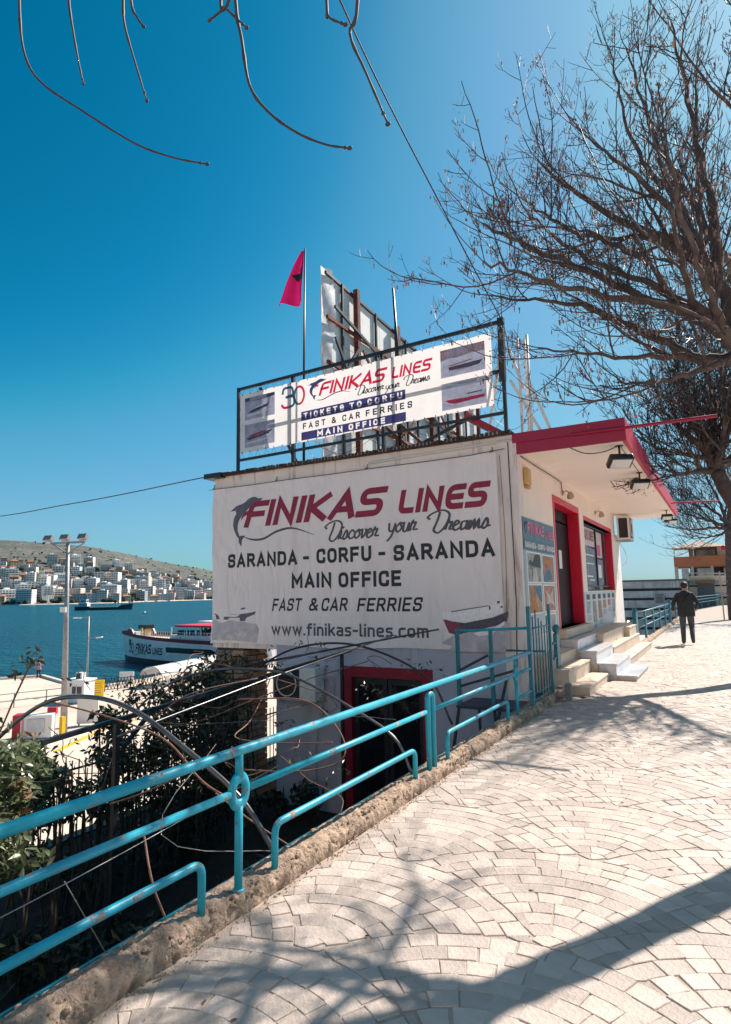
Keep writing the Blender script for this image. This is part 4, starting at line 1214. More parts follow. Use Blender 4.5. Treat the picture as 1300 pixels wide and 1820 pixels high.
# four ferry photographs
T_HULLR = M('backlit_print_hull_red', (.60, .05, .12), rough=.5, trans=.5)
T_DHULL = M('backlit_print_dark_hull', (.13, .11, .18), rough=.5, trans=.5, var=.3, vs=20)
T_LIGHT = M('backlit_print_light', (.80, .78, .82), rough=.5, trans=.5, var=.1, vs=20)
def pic(u0, u1, w0, w1, kind):
    rect('photo_sea', u0, u1, w0, w1, T_SEA)
    W, H = u1 - u0, w1 - w0
    def cv(x, y): return (u0 + x * W, w0 + y * H)
    if kind == 'coast':
        tri_poly('photo_coast', [(0, 1), (1, 1), (1, .68), (.7, .70), (.4, .63), (.2, .66), (0, .60)], cv, T_LAND, ubanner, up, .005)
        tri_poly('photo_hull', [(.18, .34), (.95, .38), (.88, .25), (.7, .21), (.2, .22)], cv, T_DHULL, ubanner, up, .0055)
        tri_poly('photo_cabin', [(.18, .34), (.2, .46), (.45, .50), (.7, .53), (.8, .42), (.9, .385), (.5, .35)], cv, T_LIGHT, ubanner, up, .0060)
        tri_poly('photo_stripe', [(.2, .40), (.7, .47), (.7, .44), (.2, .37)], cv, T_HULLR, ubanner, up, .0065)
        tri_poly('photo_foam', [(.1, .20), (.9, .23), (.8, .14), (.5, .10), (.2, .14)], cv, T_LIGHT, ubanner, up, .0050)
    elif kind == 'ferry':
        tri_poly('photo_coast', [(0, 1), (1, 1), (1, .86), (.6, .80), (.2, .88), (0, .84)], cv, T_LIGHT, ubanner, up, .005)
        tri_poly('photo_hull', [(.08, .36), (.97, .34), (.95, .24), (.3, .18), (.16, .24)], cv, T_HULLR, ubanner, up, .0055)
        tri_poly('photo_cabin', [(.1, .37), (.3, .42), (.36, .60), (.42, .45), (.55, .42), (.55, .54), (.93, .55), (.93, .36)], cv, T_LIGHT, ubanner, up, .0060)
        tri_poly('photo_windows', [(.58, .49), (.9, .50), (.9, .46), (.58, .45)], cv, T_DHULL, ubanner, up, .0065)
        tri_poly('photo_foam', [(.1, .22), (.3, .17), (.6, .10), (.3, .06), (.12, .12)], cv, T_LIGHT, ubanner, up, .0050)
    else:
        tri_poly('photo_coast', [(0, 1), (1, 1), (1, .86), (.5, .80), (0, .84)], cv, T_DHULL if kind == 'foil' else T_SEA, ubanner, up, .005)
        tri_poly('photo_hull', [(.1, .30), (.25, .42), (.75, .56), (.85, .66), (.75, .44), (.3, .30)] if kind == 'foil' else [(.05, .40), (.95, .62), (.8, .44), (.15, .30)], cv, T_DHULL, ubanner, up, .0055)
        tri_poly('photo_cabin', [(.25, .43), (.45, .56), (.72, .60), (.7, .53)] if kind == 'foil' else [(.12, .43), (.2, .52), (.62, .62), (.8, .60), (.5, .50)], cv, T_LIGHT if kind == 'foil' else T_HULLR, ubanner, up, .0060)
        tri_poly('photo_foam', [(.05, .22), (.5, .28), (.95, .3), (.6, .18), (.1, .14)], cv, T_LIGHT, ubanner, up, .0050)
pic(-8.68, -7.87, 5.395, 5.885, 'foil'); pic(-8.68, -7.87, 4.79, 5.29, 'small')
pic(-4.10, -3.27, 5.36, 5.875, 'coast'); pic(-4.10, -3.27, 4.76, 5.25, 'ferry')
# lacing cords and eyelets
b = MB()
k = 0
for i in range(27):
    u = -8.75 + i * .215
    for side, w in ((1, 5.97), (-1, 4.70)):
        p = Vector(up(u, w, .006)); q = Vector((u + (.07 if i % 2 else -.07), FYU - .03, (slope(u, 6.11, 6.23) if side > 0 else slope(u, 4.58, 4.67))))
        q2 = Vector((u + (-.04 if i % 2 else .04), FYU - .03, q.z))
        b.tube([q, p, q2], .0035, 4)
        b.ball(tuple(p), .012, 6, 4)
for i in range(6):
    w = 4.78 + i * .22
    b.tube([up(-8.80, w, .006), (-8.88, FYU - .03, w + .03)], .0035, 4); b.tube([up(-3.17, w, .006), (-3.0, FYU - .03, w + .12)], .0035, 4)
    b.ball(up(-3.18, w, .005), .012, 6, 4)
b.build('lacing', BLACKSTEEL, parent=ubanner, kind='stuff')
# tangled cables hanging at the right end of the frame
ct = MB(); rc = random.Random(21)
for i in range(9):
    z = 4.4 + i * .2
    pts = [(-3.12 + rc.uniform(-.03, .05), 9.98, z), (-3.02 + rc.uniform(0, .1), 9.95, z + rc.uniform(.1, .3)), (-3.08 + rc.uniform(-.1, .1), 9.94, z + rc.uniform(.3, .5)), (-2.98, 9.97, z + rc.uniform(.4, .8))]
    ct.tube(smooth_path(pts, 5), .004, 4)
for i in range(7):
    u = rc.uniform(-8.8, -3.2)
    ct.tube(smooth_path([(u, 10.05, 4.6), (u + rc.uniform(.2, .6), 10.1, 4.35 + rc.uniform(0, .1)), (u + rc.uniform(.7, 1.4), 10.08, 4.62)], 6), .004, 4)
ct.build('tangled_cables', BLACKSTEEL, label='thin black cables tangled around the roof sign frame', cat='cable', smooth=True)

# ---------------------------------------------------------------- billboard seen from behind
bb = thing('roof_billboard', (-7.6, 16, 4.2), 'tall white billboard on rusty steel posts seen from behind above the roof', 'billboard')
BBX = -7.62
PANEL = M('billboard_sheet', (.86, .87, .86), rough=.6, var=.06, vs=1, bump=.3, bs=3, trans=.25, dirt=(.5, .5, .5), dirt_amt=.5, ds=1.2)
def zt(y): return 9.36 - (y - 11.43) * .055
ys = [11.75 + k * 1.22 for k in range(9)]
for a, c in zip(ys[:-1], ys[1:]):
    for z0, z1 in ((4.55, 6.1), (6.12, 7.65), (7.67, None)):
        z1a, z1c = (zt(a) - .12, zt(c) - .12) if z1 is None else (z1, z1)
        b = MB(); b.prism([(a + .01, z0), (c - .01, z0), (c - .01, z1c), (a + .01, z1a)], BBX, BBX + .02, 'X')
        b.build('sheet_panel', PANEL, parent=bb)
b = MB()
b.prism([(11.43, 4.5), (21.9, 4.5), (21.9, zt(21.9)), (11.43, zt(11.43))], BBX - .035, BBX - .03, 'X')
b.build('printed_face', WHITEMET, parent=bb)
wr = MB()      # vinyl wrapped loosely around the near edge
N = 26
for j in range(N + 1):
    z = 4.5 + (zt(11.43) - 4.5) * j / N
    for i, t in enumerate((0, .25, .5, .75, 1)):
        wr.v.append((BBX - .04 + .10 * t + .02 * math.sin(z * 5 + t * 4), 11.42 + (.36 + .10 * math.sin(z * 1.7) + .05 * math.sin(z * 5)) * t, z + .04 * math.sin(t * 6 + z)))
for j in range(N):
    for i in range(4):
        a = j * 5 + i
        wr.f.append((a, a + 1, a + 6, a + 5))
wr.build('wrapped_edge', M('loose_vinyl', (.74, .74, .76), rough=.4, bump=.6, bs=5, trans=.2), parent=bb, smooth=True)
for y in (12.75, 15.0, 17.25, 19.5, 21.6):
    MB().bar((BBX + .16, y, 4.2), (BBX + .16, y, zt(y) - .02), .13).build('post', RUST, parent=bb)
for y in (12.2, 13.9, 15.7, 16.4, 18.0, 18.8, 20.5):
    MB().bar((BBX + .07, y, 4.5), (BBX + .07, y, zt(y) - .1), .06).build('stud', BLACKSTEEL, parent=bb)
for z in (4.6, 5.9, 7.0, 8.1):
    MB().bar((BBX + .08, 11.5, z), (BBX + .08, 21.9, z), .06, .08).build('rail', RUST, parent=bb)
MB().bar((BBX + .05, 11.5, zt(11.5) - .14), (BBX + .05, 21.9, zt(21.9) - .14), .06, .07).build('rail', BLACKSTEEL, parent=bb)
for a, c in (((11.6, 8.35), (20.5, 6.2)), ((11.65, 6.4), (12.7, 7.7)), ((11.6, 7.6), (12.7, 6.2)), ((12.9, 7.7), (15, 6.0)), ((15.1, 6.0), (17.2, 7.6)), ((17.3, 7.6), (19.5, 6.0)), ((11.8, 5.8), (15.2, 7.6)), ((15.2, 4.5), (17.2, 6.0)), ((17.4, 4.5), (19.4, 6.0))):
    MB().bar((BBX + .24, a[0], a[1]), (BBX + .24, c[0], c[1]), .05, .07).build('brace', RUST if a[0] > 12.8 else BLACKSTEEL, parent=bb)
for y in (12.75, 15.0, 17.25, 19.5):
    MB().bar((BBX + .16, y, 6.3), (BBX + 2.3, y, 4.25), .08).build('back_stay', RUST, parent=bb)
    MB().bar((BBX + .16, y, 4.35), (BBX + 2.5, y, 4.35), .09).build('base_beam', RUST, parent=bb)
    MB().bar((BBX + 1.2, y, 4.3), (BBX + 1.2, y, 5.3), .06).build('stay_post', RUST, parent=bb)
# flag, mast, aerial
fl = thing('flag_pole', (-7.22, 10.12, 4.25), 'thin dark flagpole with a limp red flag rising behind the roof banner', 'flagpole')
MB().tube([(-7.26, 10.14, 4.2), (-7.24, 10.14, 6.3), (-7.19, 10.14, 9.0)], [.028, .024, .016], 8).build('pole', BLACKSTEEL, parent=fl, smooth=True)
FLAG = M('flag_cloth', (.42, .006, .10), rough=.6, trans=.45, var=.12, vs=3)
FLAGD = M('flag_emblem_black', (.02, .01, .03), rough=.6)
def flagpt(s, t):      # s 0..1 from the hoist out, t 0..1 from top down
    ang = .9 * math.sin(s * 7 + t * 1.5) * s
    wd = .05 + .74 * min(1, t ** .9) * (1 if t < .93 else 1)
    x = -7.20 - .01 - s * wd + .0 * t
    z = 8.95 - t * 1.17 - (s * .0) + (.30 * s * s * (t > .0)) * t * .55
    return (x, 10.13 - .09 * math.sin(s * 9 + 2 * t) * (0.3 + t), z)
b = MB(); A, B_ = 16, 22
for j in range(B_ + 1):
    for i in range(A + 1): b.v.append(flagpt(i / A, j / B_))
for j in range(B_):
    for i in range(A):
        a = j * (A + 1) + i; b.f.append((a, a + A + 1, a + A + 2, a + 1))
flg = b.build('flag', FLAG, parent=fl, smooth=True)
b = MB(); em = [(.05, .34), (.3, .42), (.62, .52), (.55, .58), (.3, .56), (.06, .60)]
em = []
for t0 in range(8):
    t = .33 + t0 * .035
    s1 = [.12, .25, .42, .62, .70, .55, .50, .2][t0]
    em.append((.06, s1, t))
for k in range(len(em) - 1):
    s0, s1, t = em[k]; _, s1b, tb = em[k + 1]
    n_ = 6
    for i in range(n_):
        q = [(s0 + (s1 - s0) * i / n_, t), (s0 + (s1b - s0) * i / n_, tb), (s0 + (s1b - s0) * (i + 1) / n_, tb), (s0 + (s1 - s0) * (i + 1) / n_, t)]
        b.add([(p[0], p[1] - .006, p[2]) for p in (flagpt(*z) for z in q)], [(0, 1, 2, 3)])
b.build('emblem', FLAGD, parent=flg)
MB().tube([(-5.03, 10.1, 4.25), (-5.03, 10.1, 6.3), (-5.09, 10.1, 7.5)], [.035, .03, .022], 8).build('mast', BLACKSTEEL, label='plain dark mast rising behind the middle of the roof banner', cat='mast', smooth=True)
ae = thing('aerial_tower', (-2.75, 10.6, 4.2), 'slim white lattice aerial mast with braces behind the right sign post', 'mast')
for u, v in ((-2.78, 10.3), (-2.62, 10.3), (-2.7, 10.45)):
    MB().tube([(u, v, 4.2), (u, v, 6.05)], .024, 7).build('leg', WHITEMET, parent=ae, smooth=True)
for k in range(9):
    z = 4.3 + k * .2
    MB().tube([(-2.78, 10.3, z), (-2.62, 10.3, z + .1), (-2.7, 10.45, z + .2), (-2.78, 10.3, z + .2)], .007, 5).build('lacing_bar', WHITEMET, parent=ae)
MB().bar((-2.95, 10.3, 5.9), (-2.72, 10.3, 5.1), .045).build('brace', WHITEMET, parent=ae)
MB().bar((-2.95, 10.32, 5.3), (-2.45, 10.4, 4.25), .05).build('brace', WHITEMET, parent=ae)
MB().bar((-2.66, 10.32, 5.3), (-2.3, 10.4, 4.25), .05).build('brace', WHITEMET, parent=ae)
MB().tube([(-2.95, 9.99, 6.2), (-2.95, 9.99, 7.4)], .007, 5).build('whip_aerial', BLACKSTEEL, label='thin whip aerial on top of the right sign post', cat='aerial')
# overhead lines
MB().tube(smooth_path([(-2.92, 10.0, 6.2), (-3.15, 8.2, 7.2), (-3.35, 5.4, 8.6), (-3.3, 2.0, 10.6), (-3.2, -3, 13.5)], 8), .011, 6).build('overhead_cable', BLACKSTEEL, label='dark overhead cable running from the roof sign up over the street', cat='cable', smooth=True)
MB().tube(smooth_path([(-9.6, 9.85, 4.26), (-14, 9.6, 4.02), (-20, 9.3, 3.95), (-40, 8, 4.5)], 8), .012, 6).build('overhead_cable', BLACKSTEEL, label='thin cable running left from the roof corner across the bay view', cat='cable', smooth=True)

# ---------------------------------------------------------------- posters on the side wall
SP = side_plane(-2.793)
pb = thing('wall_poster', (-2.79, 11.1, .9), 'tall ferry poster with blue header and four photo tiles beside the crimson door', 'poster')
def srect(name, y0, y1, z0, z1, mat, o, parent): 
    return MB().box(-2.799, -2.795 + o, y0, y1, z0, z1).build(name, mat, parent=parent)
srect('board', 10.03, 12.17, .90, 2.86, M('poster_base', (.30, .39, .43), rough=.35, var=.06), .003, pb)
srect('header', 10.03, 12.17, 2.50, 2.86, M('poster_header', (.05, .10, .155), rough=.35, var=.35, vs=2.5, dirt=(.16, .22, .28), dirt_amt=.6, ds=1.6, dthr=.48), .005, pb)
srect('band', 10.03, 12.17, 2.31, 2.50, M('poster_band', (.025, .03, .08), rough=.3), .006, pb)
SPX = side_plane(-2.785)
b = MB(); P, _ = text_polys('FINIKAS', .20, .042, width=1.12, gap=.1, slant=.15, font=TECH); put_text(b, P, 10.28, 2.60, SPX)
P, _ = text_polys('LINES', .15, .03, width=.60, gap=.1, slant=.15, font=TECH); put_text(b, P, 11.48, 2.585, SPX)
b.build('lettering', M('poster_pink_print', (.75, .12, .25), rough=.4), parent=pb)
b = MB(); P, _ = text_polys('SARANDA', .10, .026, width=.66, gap=.15); put_text(b, P, 10.12, 2.355, SPX)
P, _ = text_polys('-', .10, .026); put_text(b, P, 10.83, 2.355, SPX)
P, _ = text_polys('CORFU', .10, .026, width=.46, gap=.15); put_text(b, P, 10.93, 2.355, SPX)
P, _ = text_polys('-', .10, .026); put_text(b, P, 11.44, 2.355, SPX)
P, _ = text_polys('SARANDA', .10, .026, width=.60, gap=.15); put_text(b, P, 11.54, 2.355, SPX)
b.build('lettering', WHITEPAINT, parent=pb)
tri_poly('dolphin_emblem', DOL, lambda x, y: (10.10 + (x - 45) / 285 * .24, 2.80 - (y - 190) / 400 * .22), P_BLACK, pb, side_plane(-2.784), 0)
for i, (a, c, z0, z1) in enumerate([(10.22, 11.05, 1.79, 2.27), (11.2, 12.02, 1.79, 2.26), (10.22, 11.02, 1.27, 1.73), (11.2, 11.98, 1.27, 1.72), (11.2, 11.95, .95, 1.2)]):
    srect('tile_border', a - .05, c + .05, z0 - .025, z1 + .025, WHITEPAINT, .005, pb)
    srect('photo_tile', a, c, z0, z1, PO_PHOTO[i], .007, pb)
def tile_shapes(lst):
    for (a, c, z0, z1), pts, mat in lst:
        tri_poly('photo_shape', pts, lambda x, y: (a + x * (c - a), z0 + y * (z1 - z0)), mat, pb, side_plane(-2.7865), 0)
TD, TLt, TBl, TOr = M('tile_dark', (.04, .045, .05)), M('tile_light', (.55, .50, .46), var=.2, vs=9), M('tile_blue', (.07, .16, .26), var=.2, vs=5), M('tile_orange', (.5, .18, .05), var=.4, vs=14)
tile_shapes([((10.22, 11.05, 1.79, 2.27), [(.05, .62), (.2, .78), (.35, .66), (.55, .95), (.8, 1.0), (1, .92), (1, .5), (.6, .52), (.3, .55)], TD),
             ((10.22, 11.05, 1.79, 2.27), [(.3, 0), (.4, .45), (.6, .5), (.75, .1), (.7, 0)], TLt),
             ((11.2, 12.02, 1.79, 2.26), [(.0, .1), (.3, .45), (.6, .5), (.8, .2), (.4, 0), (0, 0)], TBl),
             ((11.2, 12.02, 1.79, 2.26), [(.1, .8), (.5, .95), (.9, .8), (.7, .6), (.3, .62)], TOr),
             ((10.22, 11.02, 1.27, 1.73), [(.35, .95), (1, .95), (1, .35), (.75, .45), (.5, .8)], TBl), ((10.22, 11.02, 1.27, 1.73), [(.05, 0), (.1, .9), (.25, .95), (.35, .5), (.6, .3), (.65, 0)], TOr),
             ((11.2, 11.98, 1.27, 1.72), [(.1, .85), (.5, .6), (.9, .9), (.75, .5), (.95, .15), (.5, .35), (.1, .1), (.28, .5)], TLt)])
wp = thing('window_poster', (-2.79, 17.1, .72), 'pale board with six small photo strips below the shop window', 'poster')
srect('board', 14.84, 19.45, .725, 1.57, M('poster_grey', (.52, .58, .62), rough=.3, var=.15, vs=1.3), .003, wp)
b = MB()
for i, y in enumerate((15.0, 15.75, 16.5, 17.25, 18.0, 18.75)):
    srect('caption', y + .08, y + .48, 1.40, 1.52, P_BLACK, .006, wp)
    z0 = [1.08, .84, .92, 1.15, 1.2, 1.0][i]
    srect('photo_strip', y + .05, y + .50, z0, 1.36, PO_PHOTO[(i + 4) % 5], .006, wp)
    for k in range(4): b.box(-2.788, -2.786, y + .05, y + .5, z0 - .05 - k * .035, z0 - .04 - k * .035)
b.build('text_rules', P_GREY, parent=wp)
# ---------------------------------------------------------------- sea, far hill and town
def water_mat():
    m = bpy.data.materials.new('sea_water'); m.use_nodes = True
    n, l = m.node_tree.nodes, m.node_tree.links
    b = n['Principled BSDF']
    b.inputs['Roughness'].default_value = .3
    b.inputs['IOR'].default_value = 1.33
    b.inputs['Specular IOR Level'].default_value = .13
    g = n.new('ShaderNodeNewGeometry')
    def nz(s, sc, d=4):
        mp = n.new('ShaderNodeMapping'); mp.inputs['Scale'].default_value = sc; mp.inputs['Rotation'].default_value = (0, 0, .5)
        l.new(g.outputs['Position'], mp.inputs[0])
        t = n.new('ShaderNodeTexNoise'); t.inputs['Scale'].default_value = s; t.inputs['Detail'].default_value = d
        l.new(mp.outputs[0], t.inputs['Vector']); return t.outputs['Fac']
    mx = n.new('ShaderNodeMix'); mx.data_type = 'RGBA'
    mr = n.new('ShaderNodeMapRange'); mr.inputs[1].default_value = .4; mr.inputs[2].default_value = .65
    l.new(nz(.02, (1, 5, 1)), mr.inputs[0]); l.new(mr.outputs[0], mx.inputs[0])
    mx.inputs[6].default_value = (.002, .062, .098, 1); mx.inputs[7].default_value = (.003, .085, .125, 1)
    l.new(mx.outputs[2], b.inputs['Base Color'])
    ad = n.new('ShaderNodeMath'); ad.operation = 'MULTIPLY_ADD'
    l.new(nz(.35, (1, 2, 1), 6), ad.inputs[0]); ad.inputs[1].default_value = 2.5; l.new(nz(1.8, (1, 1.6, 1), 4), ad.inputs[2])
    bp_ = n.new('ShaderNodeBump'); bp_.inputs['Strength'].default_value = .9; bp_.inputs['Distance'].default_value = .55
    l.new(ad.outputs[0], bp_.inputs['Height']); l.new(bp_.outputs[0], b.inputs['Normal'])
    return m
b = MB(); b.add([(-12000, -9000, -7), (9000, -9000, -7), (9000, 14000, -7), (-12000, 14000, -7)], [(0, 1, 2, 3)])
b.build('sea', water_mat(), kind='structure')
# street block that the pavement and road stand on (keeps the sea from showing through)
MB().box(-2.4, 60, -60, 40, -8, -.4).build('embankment', M('embankment_earth', (.2, .17, .14), rough=1), kind='structure')
b = MB(); b.prism([(-2.4, 40), (-2.3, 48), (-2.1, 51), (-.2, 66), (5, 78), (60, 140), (60, 40)], -8, -.02, 'Z')
b.build('far_embankment', M('embankment_earth', (.2, .17, .14)), kind='structure')
from mathutils import noise as NZM
RT = [(90, .088), (69.74, .0853), (65.1, .0849), (60.66, .0835), (58.27, .0822), (56.61, .0795), (54.48, .0776), (53.16, .0737), (50.9, .0656), (48.52, .0553), (46.19, .0473), (43.95, .040), (38.75, .0229), (34.66, .010), (27, .002)]
R0T = [(90, 1150), (60.4, 1230), (56.4, 1190), (52.1, 1180), (48.5, 1430), (43.8, 1560), (34, 1800), (27, 2000)]
def interp(T, a):
    if a >= T[0][0]: return T[0][1]
    for (a0, v0), (a1, v1) in zip(T[:-1], T[1:]):
        if a1 <= a <= a0: return v0 + (v1 - v0) * (a0 - a) / (a0 - a1)
    return T[-1][1]
DEPTH = 1000.0
def hill_z(A, s):
    """ground height at azimuth A (degrees left of the street) and fraction s between shore and ridge"""
    R0 = interp(R0T, A); r = R0 + s * DEPTH
    zr = 1.65 + interp(RT, A) * (R0 + DEPTH)
    x, y = -r * math.sin(math.radians(A)), r * math.cos(math.radians(A))
    n = NZM.noise(Vector((x / 130, y / 130, 0))) * 9 + NZM.noise(Vector((x / 50, y / 50, 3))) * 4
    env = min(1, s * 8) * (1 - .75 * min(1, max(0, s)) ** 3)
    if s <= 1: z = -6.2 + (zr + 6.2) * (s ** 1.18) + n * env
    else: z = zr - (s - 1) * 90
    return x, y, z
hb = MB(); NA, NS = 230, 70
for i in range(NA + 1):
    A = 88 - i * (88 - 27) / NA
    for j in range(NS + 1):
        s = j / NS * 1.35
        x, y, z = hill_z(A, s)
        if j == 0: z = -9
        hb.v.append((x, y, z + (NZM.noise(Vector((x / 14, y / 14, 8))) * 2.4 * min(1, s * 6) if j else 0)))
for i in range(NA):
    for j in range(NS):
        a = i * (NS + 1) + j
        hb.f.append((a, a + 1, a + NS + 2, a + NS + 1))
HILL = M('hill_scrub', (.115, .115, .10), rough=1, var=.45, vs=.022, dirt=(.30, .25, .21), dirt_amt=.6, ds=.02, dthr=.53)
# scrub grain on the slope
n_, l_ = HILL.node_tree.nodes, HILL.node_tree.links
t_ = n_.new('ShaderNodeTexNoise'); t_.inputs['Scale'].default_value = .12; t_.inputs['Detail'].default_value = 6
g_ = n_.new('ShaderNodeNewGeometry'); l_.new(g_.outputs['Position'], t_.inputs['Vector'])
m_ = n_.new('ShaderNodeMapRange'); m_.inputs[1].default_value = .42; m_.inputs[2].default_value = .55; l_.new(t_.outputs['Fac'], m_.inputs[0])
x_ = n_.new('ShaderNodeMix'); x_.data_type = 'RGBA'; l_.new(m_.outputs[0], x_.inputs[0])
l_.new(n_['Principled BSDF'].inputs['Base Color'].links[0].from_socket, x_.inputs[6]); x_.inputs[7].default_value = (.07, .078, .07, 1)
l_.new(x_.outputs[2], n_['Principled BSDF'].inputs['Base Color'])
hb.build('hill', HILL, kind='structure', smooth=True)
# pale shoreline strip
b = MB()
for i in range(120):
    A = 84 - i * .47
    R0 = interp(R0T, A)
    for r, z in ((R0 - 7, -7.2), (R0 - 3, -5.6), (R0 + 16, -5.2)):
        b.v.append((-r * math.sin(math.radians(A)), r * math.cos(math.radians(A)), z + NZM.noise(Vector((i * .3, r, 0))) * .6))
for i in range(119):
    for j in range(2):
        a = i * 3 + j; b.f.append((a, a + 1, a + 4, a + 3))
b.build('shoreline', M('shore_rock', (.52, .45, .38), rough=.95, var=.3, vs=.1), kind='structure')
# far town: fourteen kinds of block, each building an object of its own
rt = random.Random(42)
WALLC = {'white': (.86, .84, .82), 'cream': (.80, .69, .58), 'pink': (.70, .50, .48), 'grey': (.44, .45, .47), 'sand': (.47, .38, .30), 'plum': (.16, .11, .15), 'ochre': (.50, .36, .24)}
WM = {k: M('town_wall_' + k, c, rough=.9, var=.06, vs=.2, rnd=.16) for k, c in WALLC.items()}
TW = M('town_window_glass', (.13, .14, .16), rough=.3)
TRF = M('town_tile_roof', (.36, .16, .10), rough=.9)
TBAL = M('town_balcony', (.60, .59, .58), rough=.8)
def town_proto(col, w, d, fl, style):
    root = bpy.data.objects.new('town_building', None)
    h = fl * 3.1
    b = MB()
    b.box(-w / 2, w / 2, -d / 2, d / 2, -8, h)
    b.box(-w / 2, w / 2, -d / 2, -d / 2 + .3, h, h + .9); b.box(-w / 2, w / 2, d / 2 - .3, d / 2, h, h + .9)
    b.box(-w / 2, -w / 2 + .3, -d / 2 + .3, d / 2 - .3, h, h + .9); b.box(w / 2 - .3, w / 2, -d / 2 + .3, d / 2 - .3, h, h + .9)
    if style % 2: b.box(-w * .2, w * .15, -d * .2, d * .2, h, h + 2.8)
    if style == 4: b.box(-w / 2 + 1, w / 2 - w * .35, -d / 2 + 1, d / 2, h, h + 3.1)
    body = b.build('town_building', WM[col], origin=(0, 0, 0))
    g = MB(); k = max(2, int(w / 3.4))
    for f in range(fl):
        for i in range(k):
            x = -w / 2 + (i + .5) * w / k
            ww = w / k * (.30 if style in (0, 3) else .38)
            g.box(x - ww, x + ww, -d / 2 - .06, -d / 2 + .1, f * 3.1 + .9, f * 3.1 + 2.5)
        for i in range(max(1, int(d / 4))):
            y = -d / 2 + (i + .5) * d / max(1, int(d / 4))
            g.box(w / 2 - .1, w / 2 + .06, y - .7, y + .7, f * 3.1 + .9, f * 3.1 + 2.3)
            g.box(-w / 2 - .06, -w / 2 + .1, y - .7, y + .7, f * 3.1 + .9, f * 3.1 + 2.3)
    gw = g.build('windows', TW, parent=body); gw['kind'] = 'stuff'
    if style in (1, 2, 4):
        q = MB()
        for f in range(1, fl):
            q.box(-w / 2 + .4, w / 2 - .4, -d / 2 - 1.3, -d / 2 - .061, f * 3.1 - .15, f * 3.1 + .05)
            q.box(-w / 2 + .4, w / 2 - .4, -d / 2 - 1.3, -d / 2 - 1.2, f * 3.1 + .05, f * 3.1 + .95)
        q.build('balconies', TBAL, parent=body, kind='stuff')
    if style == 3:
        b = MB()
        b.v += [(-w / 2 - .5, -d / 2 - .5, h + .91), (w / 2 + .5, -d / 2 - .5, h + .91), (w / 2 + .5, d / 2 + .5, h + .91), (-w / 2 - .5, d / 2 + .5, h + .91), (-w * .2, 0, h + 3.2), (w * .2, 0, h + 3.2)]
        b.f += [(0, 1, 5, 4), (1, 2, 5), (2, 3, 4, 5), (3, 0, 4), (3, 2, 1, 0)]
        b.build('roof', TRF, parent=body)
    return body
SPEC = [('white', 16, 12, 5, 1), ('white', 13, 11, 3, 0), ('cream', 18, 12, 4, 2), ('white', 22, 13, 6, 2), ('grey', 15, 12, 5, 4), ('pink', 17, 12, 4, 1), ('sand', 11, 10, 2, 3), ('white', 12, 10, 7, 1),
        ('cream', 12, 11, 6, 0), ('ochre', 13, 11, 3, 3), ('white', 26, 13, 4, 4), ('grey', 20, 13, 3, 0), ('plum', 22, 12, 4, 2), ('cream', 10, 9, 2, 0)]
protos = [town_proto(*s) for s in SPEC]
COLW = {'white': 'white', 'cream': 'cream', 'pink': 'pinkish', 'grey': 'grey', 'sand': 'sandy', 'plum': 'plum', 'ochre': 'ochre'}
FLW = {2: 'two-storey', 3: 'three-storey', 4: 'four-storey', 5: 'five-storey', 6: 'six-storey', 7: 'seven-storey'}
STW = {0: 'plain block', 1: 'balconied block', 2: 'wide block', 3: 'tile-roofed house', 4: 'stepped block'}
placed = []
cnt = {}
used = [False] * len(protos)
def zone(A):
    return ('at the far left edge' if A > 59.6 else 'well left of the mast' if A > 58.3 else 'just left of the mast' if A > 56.6 else 'just right of the mast' if A > 55.1 else 'left above the ship' if A > 53.3
            else 'above the ship' if A > 51.2 else 'above the ship bow' if A > 49.6 else 'right of the ship' if A > 47.6 else 'left of the banner' if A > 45.6 else 'by the banner edge')
def rowname(s):
    return 'on the waterfront' if s < .035 else 'behind the waterfront' if s < .075 else 'low on the slope' if s < .13 else 'mid slope' if s < .20 else 'upper slope' if s < .30 else 'high on the hill'
tries = 0
while len(placed) < 290 and tries < 20000:
    tries += 1
    A = rt.uniform(42.8, 63.5)
    s = abs(rt.gauss(0, 1)) * .33 + .012
    if rt.random() < .22: s = rt.uniform(.012, .03)
    dens = 1 if A > 47 else .8
    if s > .62 - max(0, 50 - A) * .03 or rt.random() > dens: continue
    if s > .42 and rt.random() < .45: continue
    x, y, z = hill_z(A, s)
    r = math.hypot(x, y)
    ap, sp_ = A, s
    if any(abs(ap - q[0]) * r * PI / 180 < 17 and abs(s - q[1]) * DEPTH < 22 for q in placed): continue
    k = rt.choice([0, 0, 1, 2, 3, 3, 4, 5, 6, 7, 8, 9, 10, 11, 13, 13, 6, 1, 0, 2]) if len(placed) > 3 else rt.randrange(14)
    if s > .3: k = rt.choice([1, 6, 9, 13, 0, 2])
    if abs(A - 57.2) < .35 and .16 < s < .2: k = 12
    placed.append((A, s))
    face = -math.radians(-A)      # turns the front towards the bay
    rz_ = math.radians(A) + rt.uniform(-.5, .5)
    p = protos[k]
    o = p if not used[k] else copy_tree(p)
    used[k] = True
    o.location = (x, y, z + .5)
    o.rotation_euler = (0, 0, rz_)
    f = rt.uniform(1.0, 1.5)
    o.scale = (f, f, f * rt.uniform(.85, 1.1))
    o['label'] = '%s %s %s %s, %s' % (COLW[SPEC[k][0]], FLW[SPEC[k][3]], STW[SPEC[k][4]], rowname(s), zone(A))
    o['category'] = 'building'
    o['group'] = 'town buildings across the bay'
from collections import defaultdict
dup = defaultdict(list)
for o in COL.objects:
    if o.get('group') == 'town buildings across the bay': dup[o['label']].append(o)
ORD = ['leftmost', 'second from left', 'third from left', 'fourth from left', 'fifth from left', 'sixth from left', 'seventh from left']
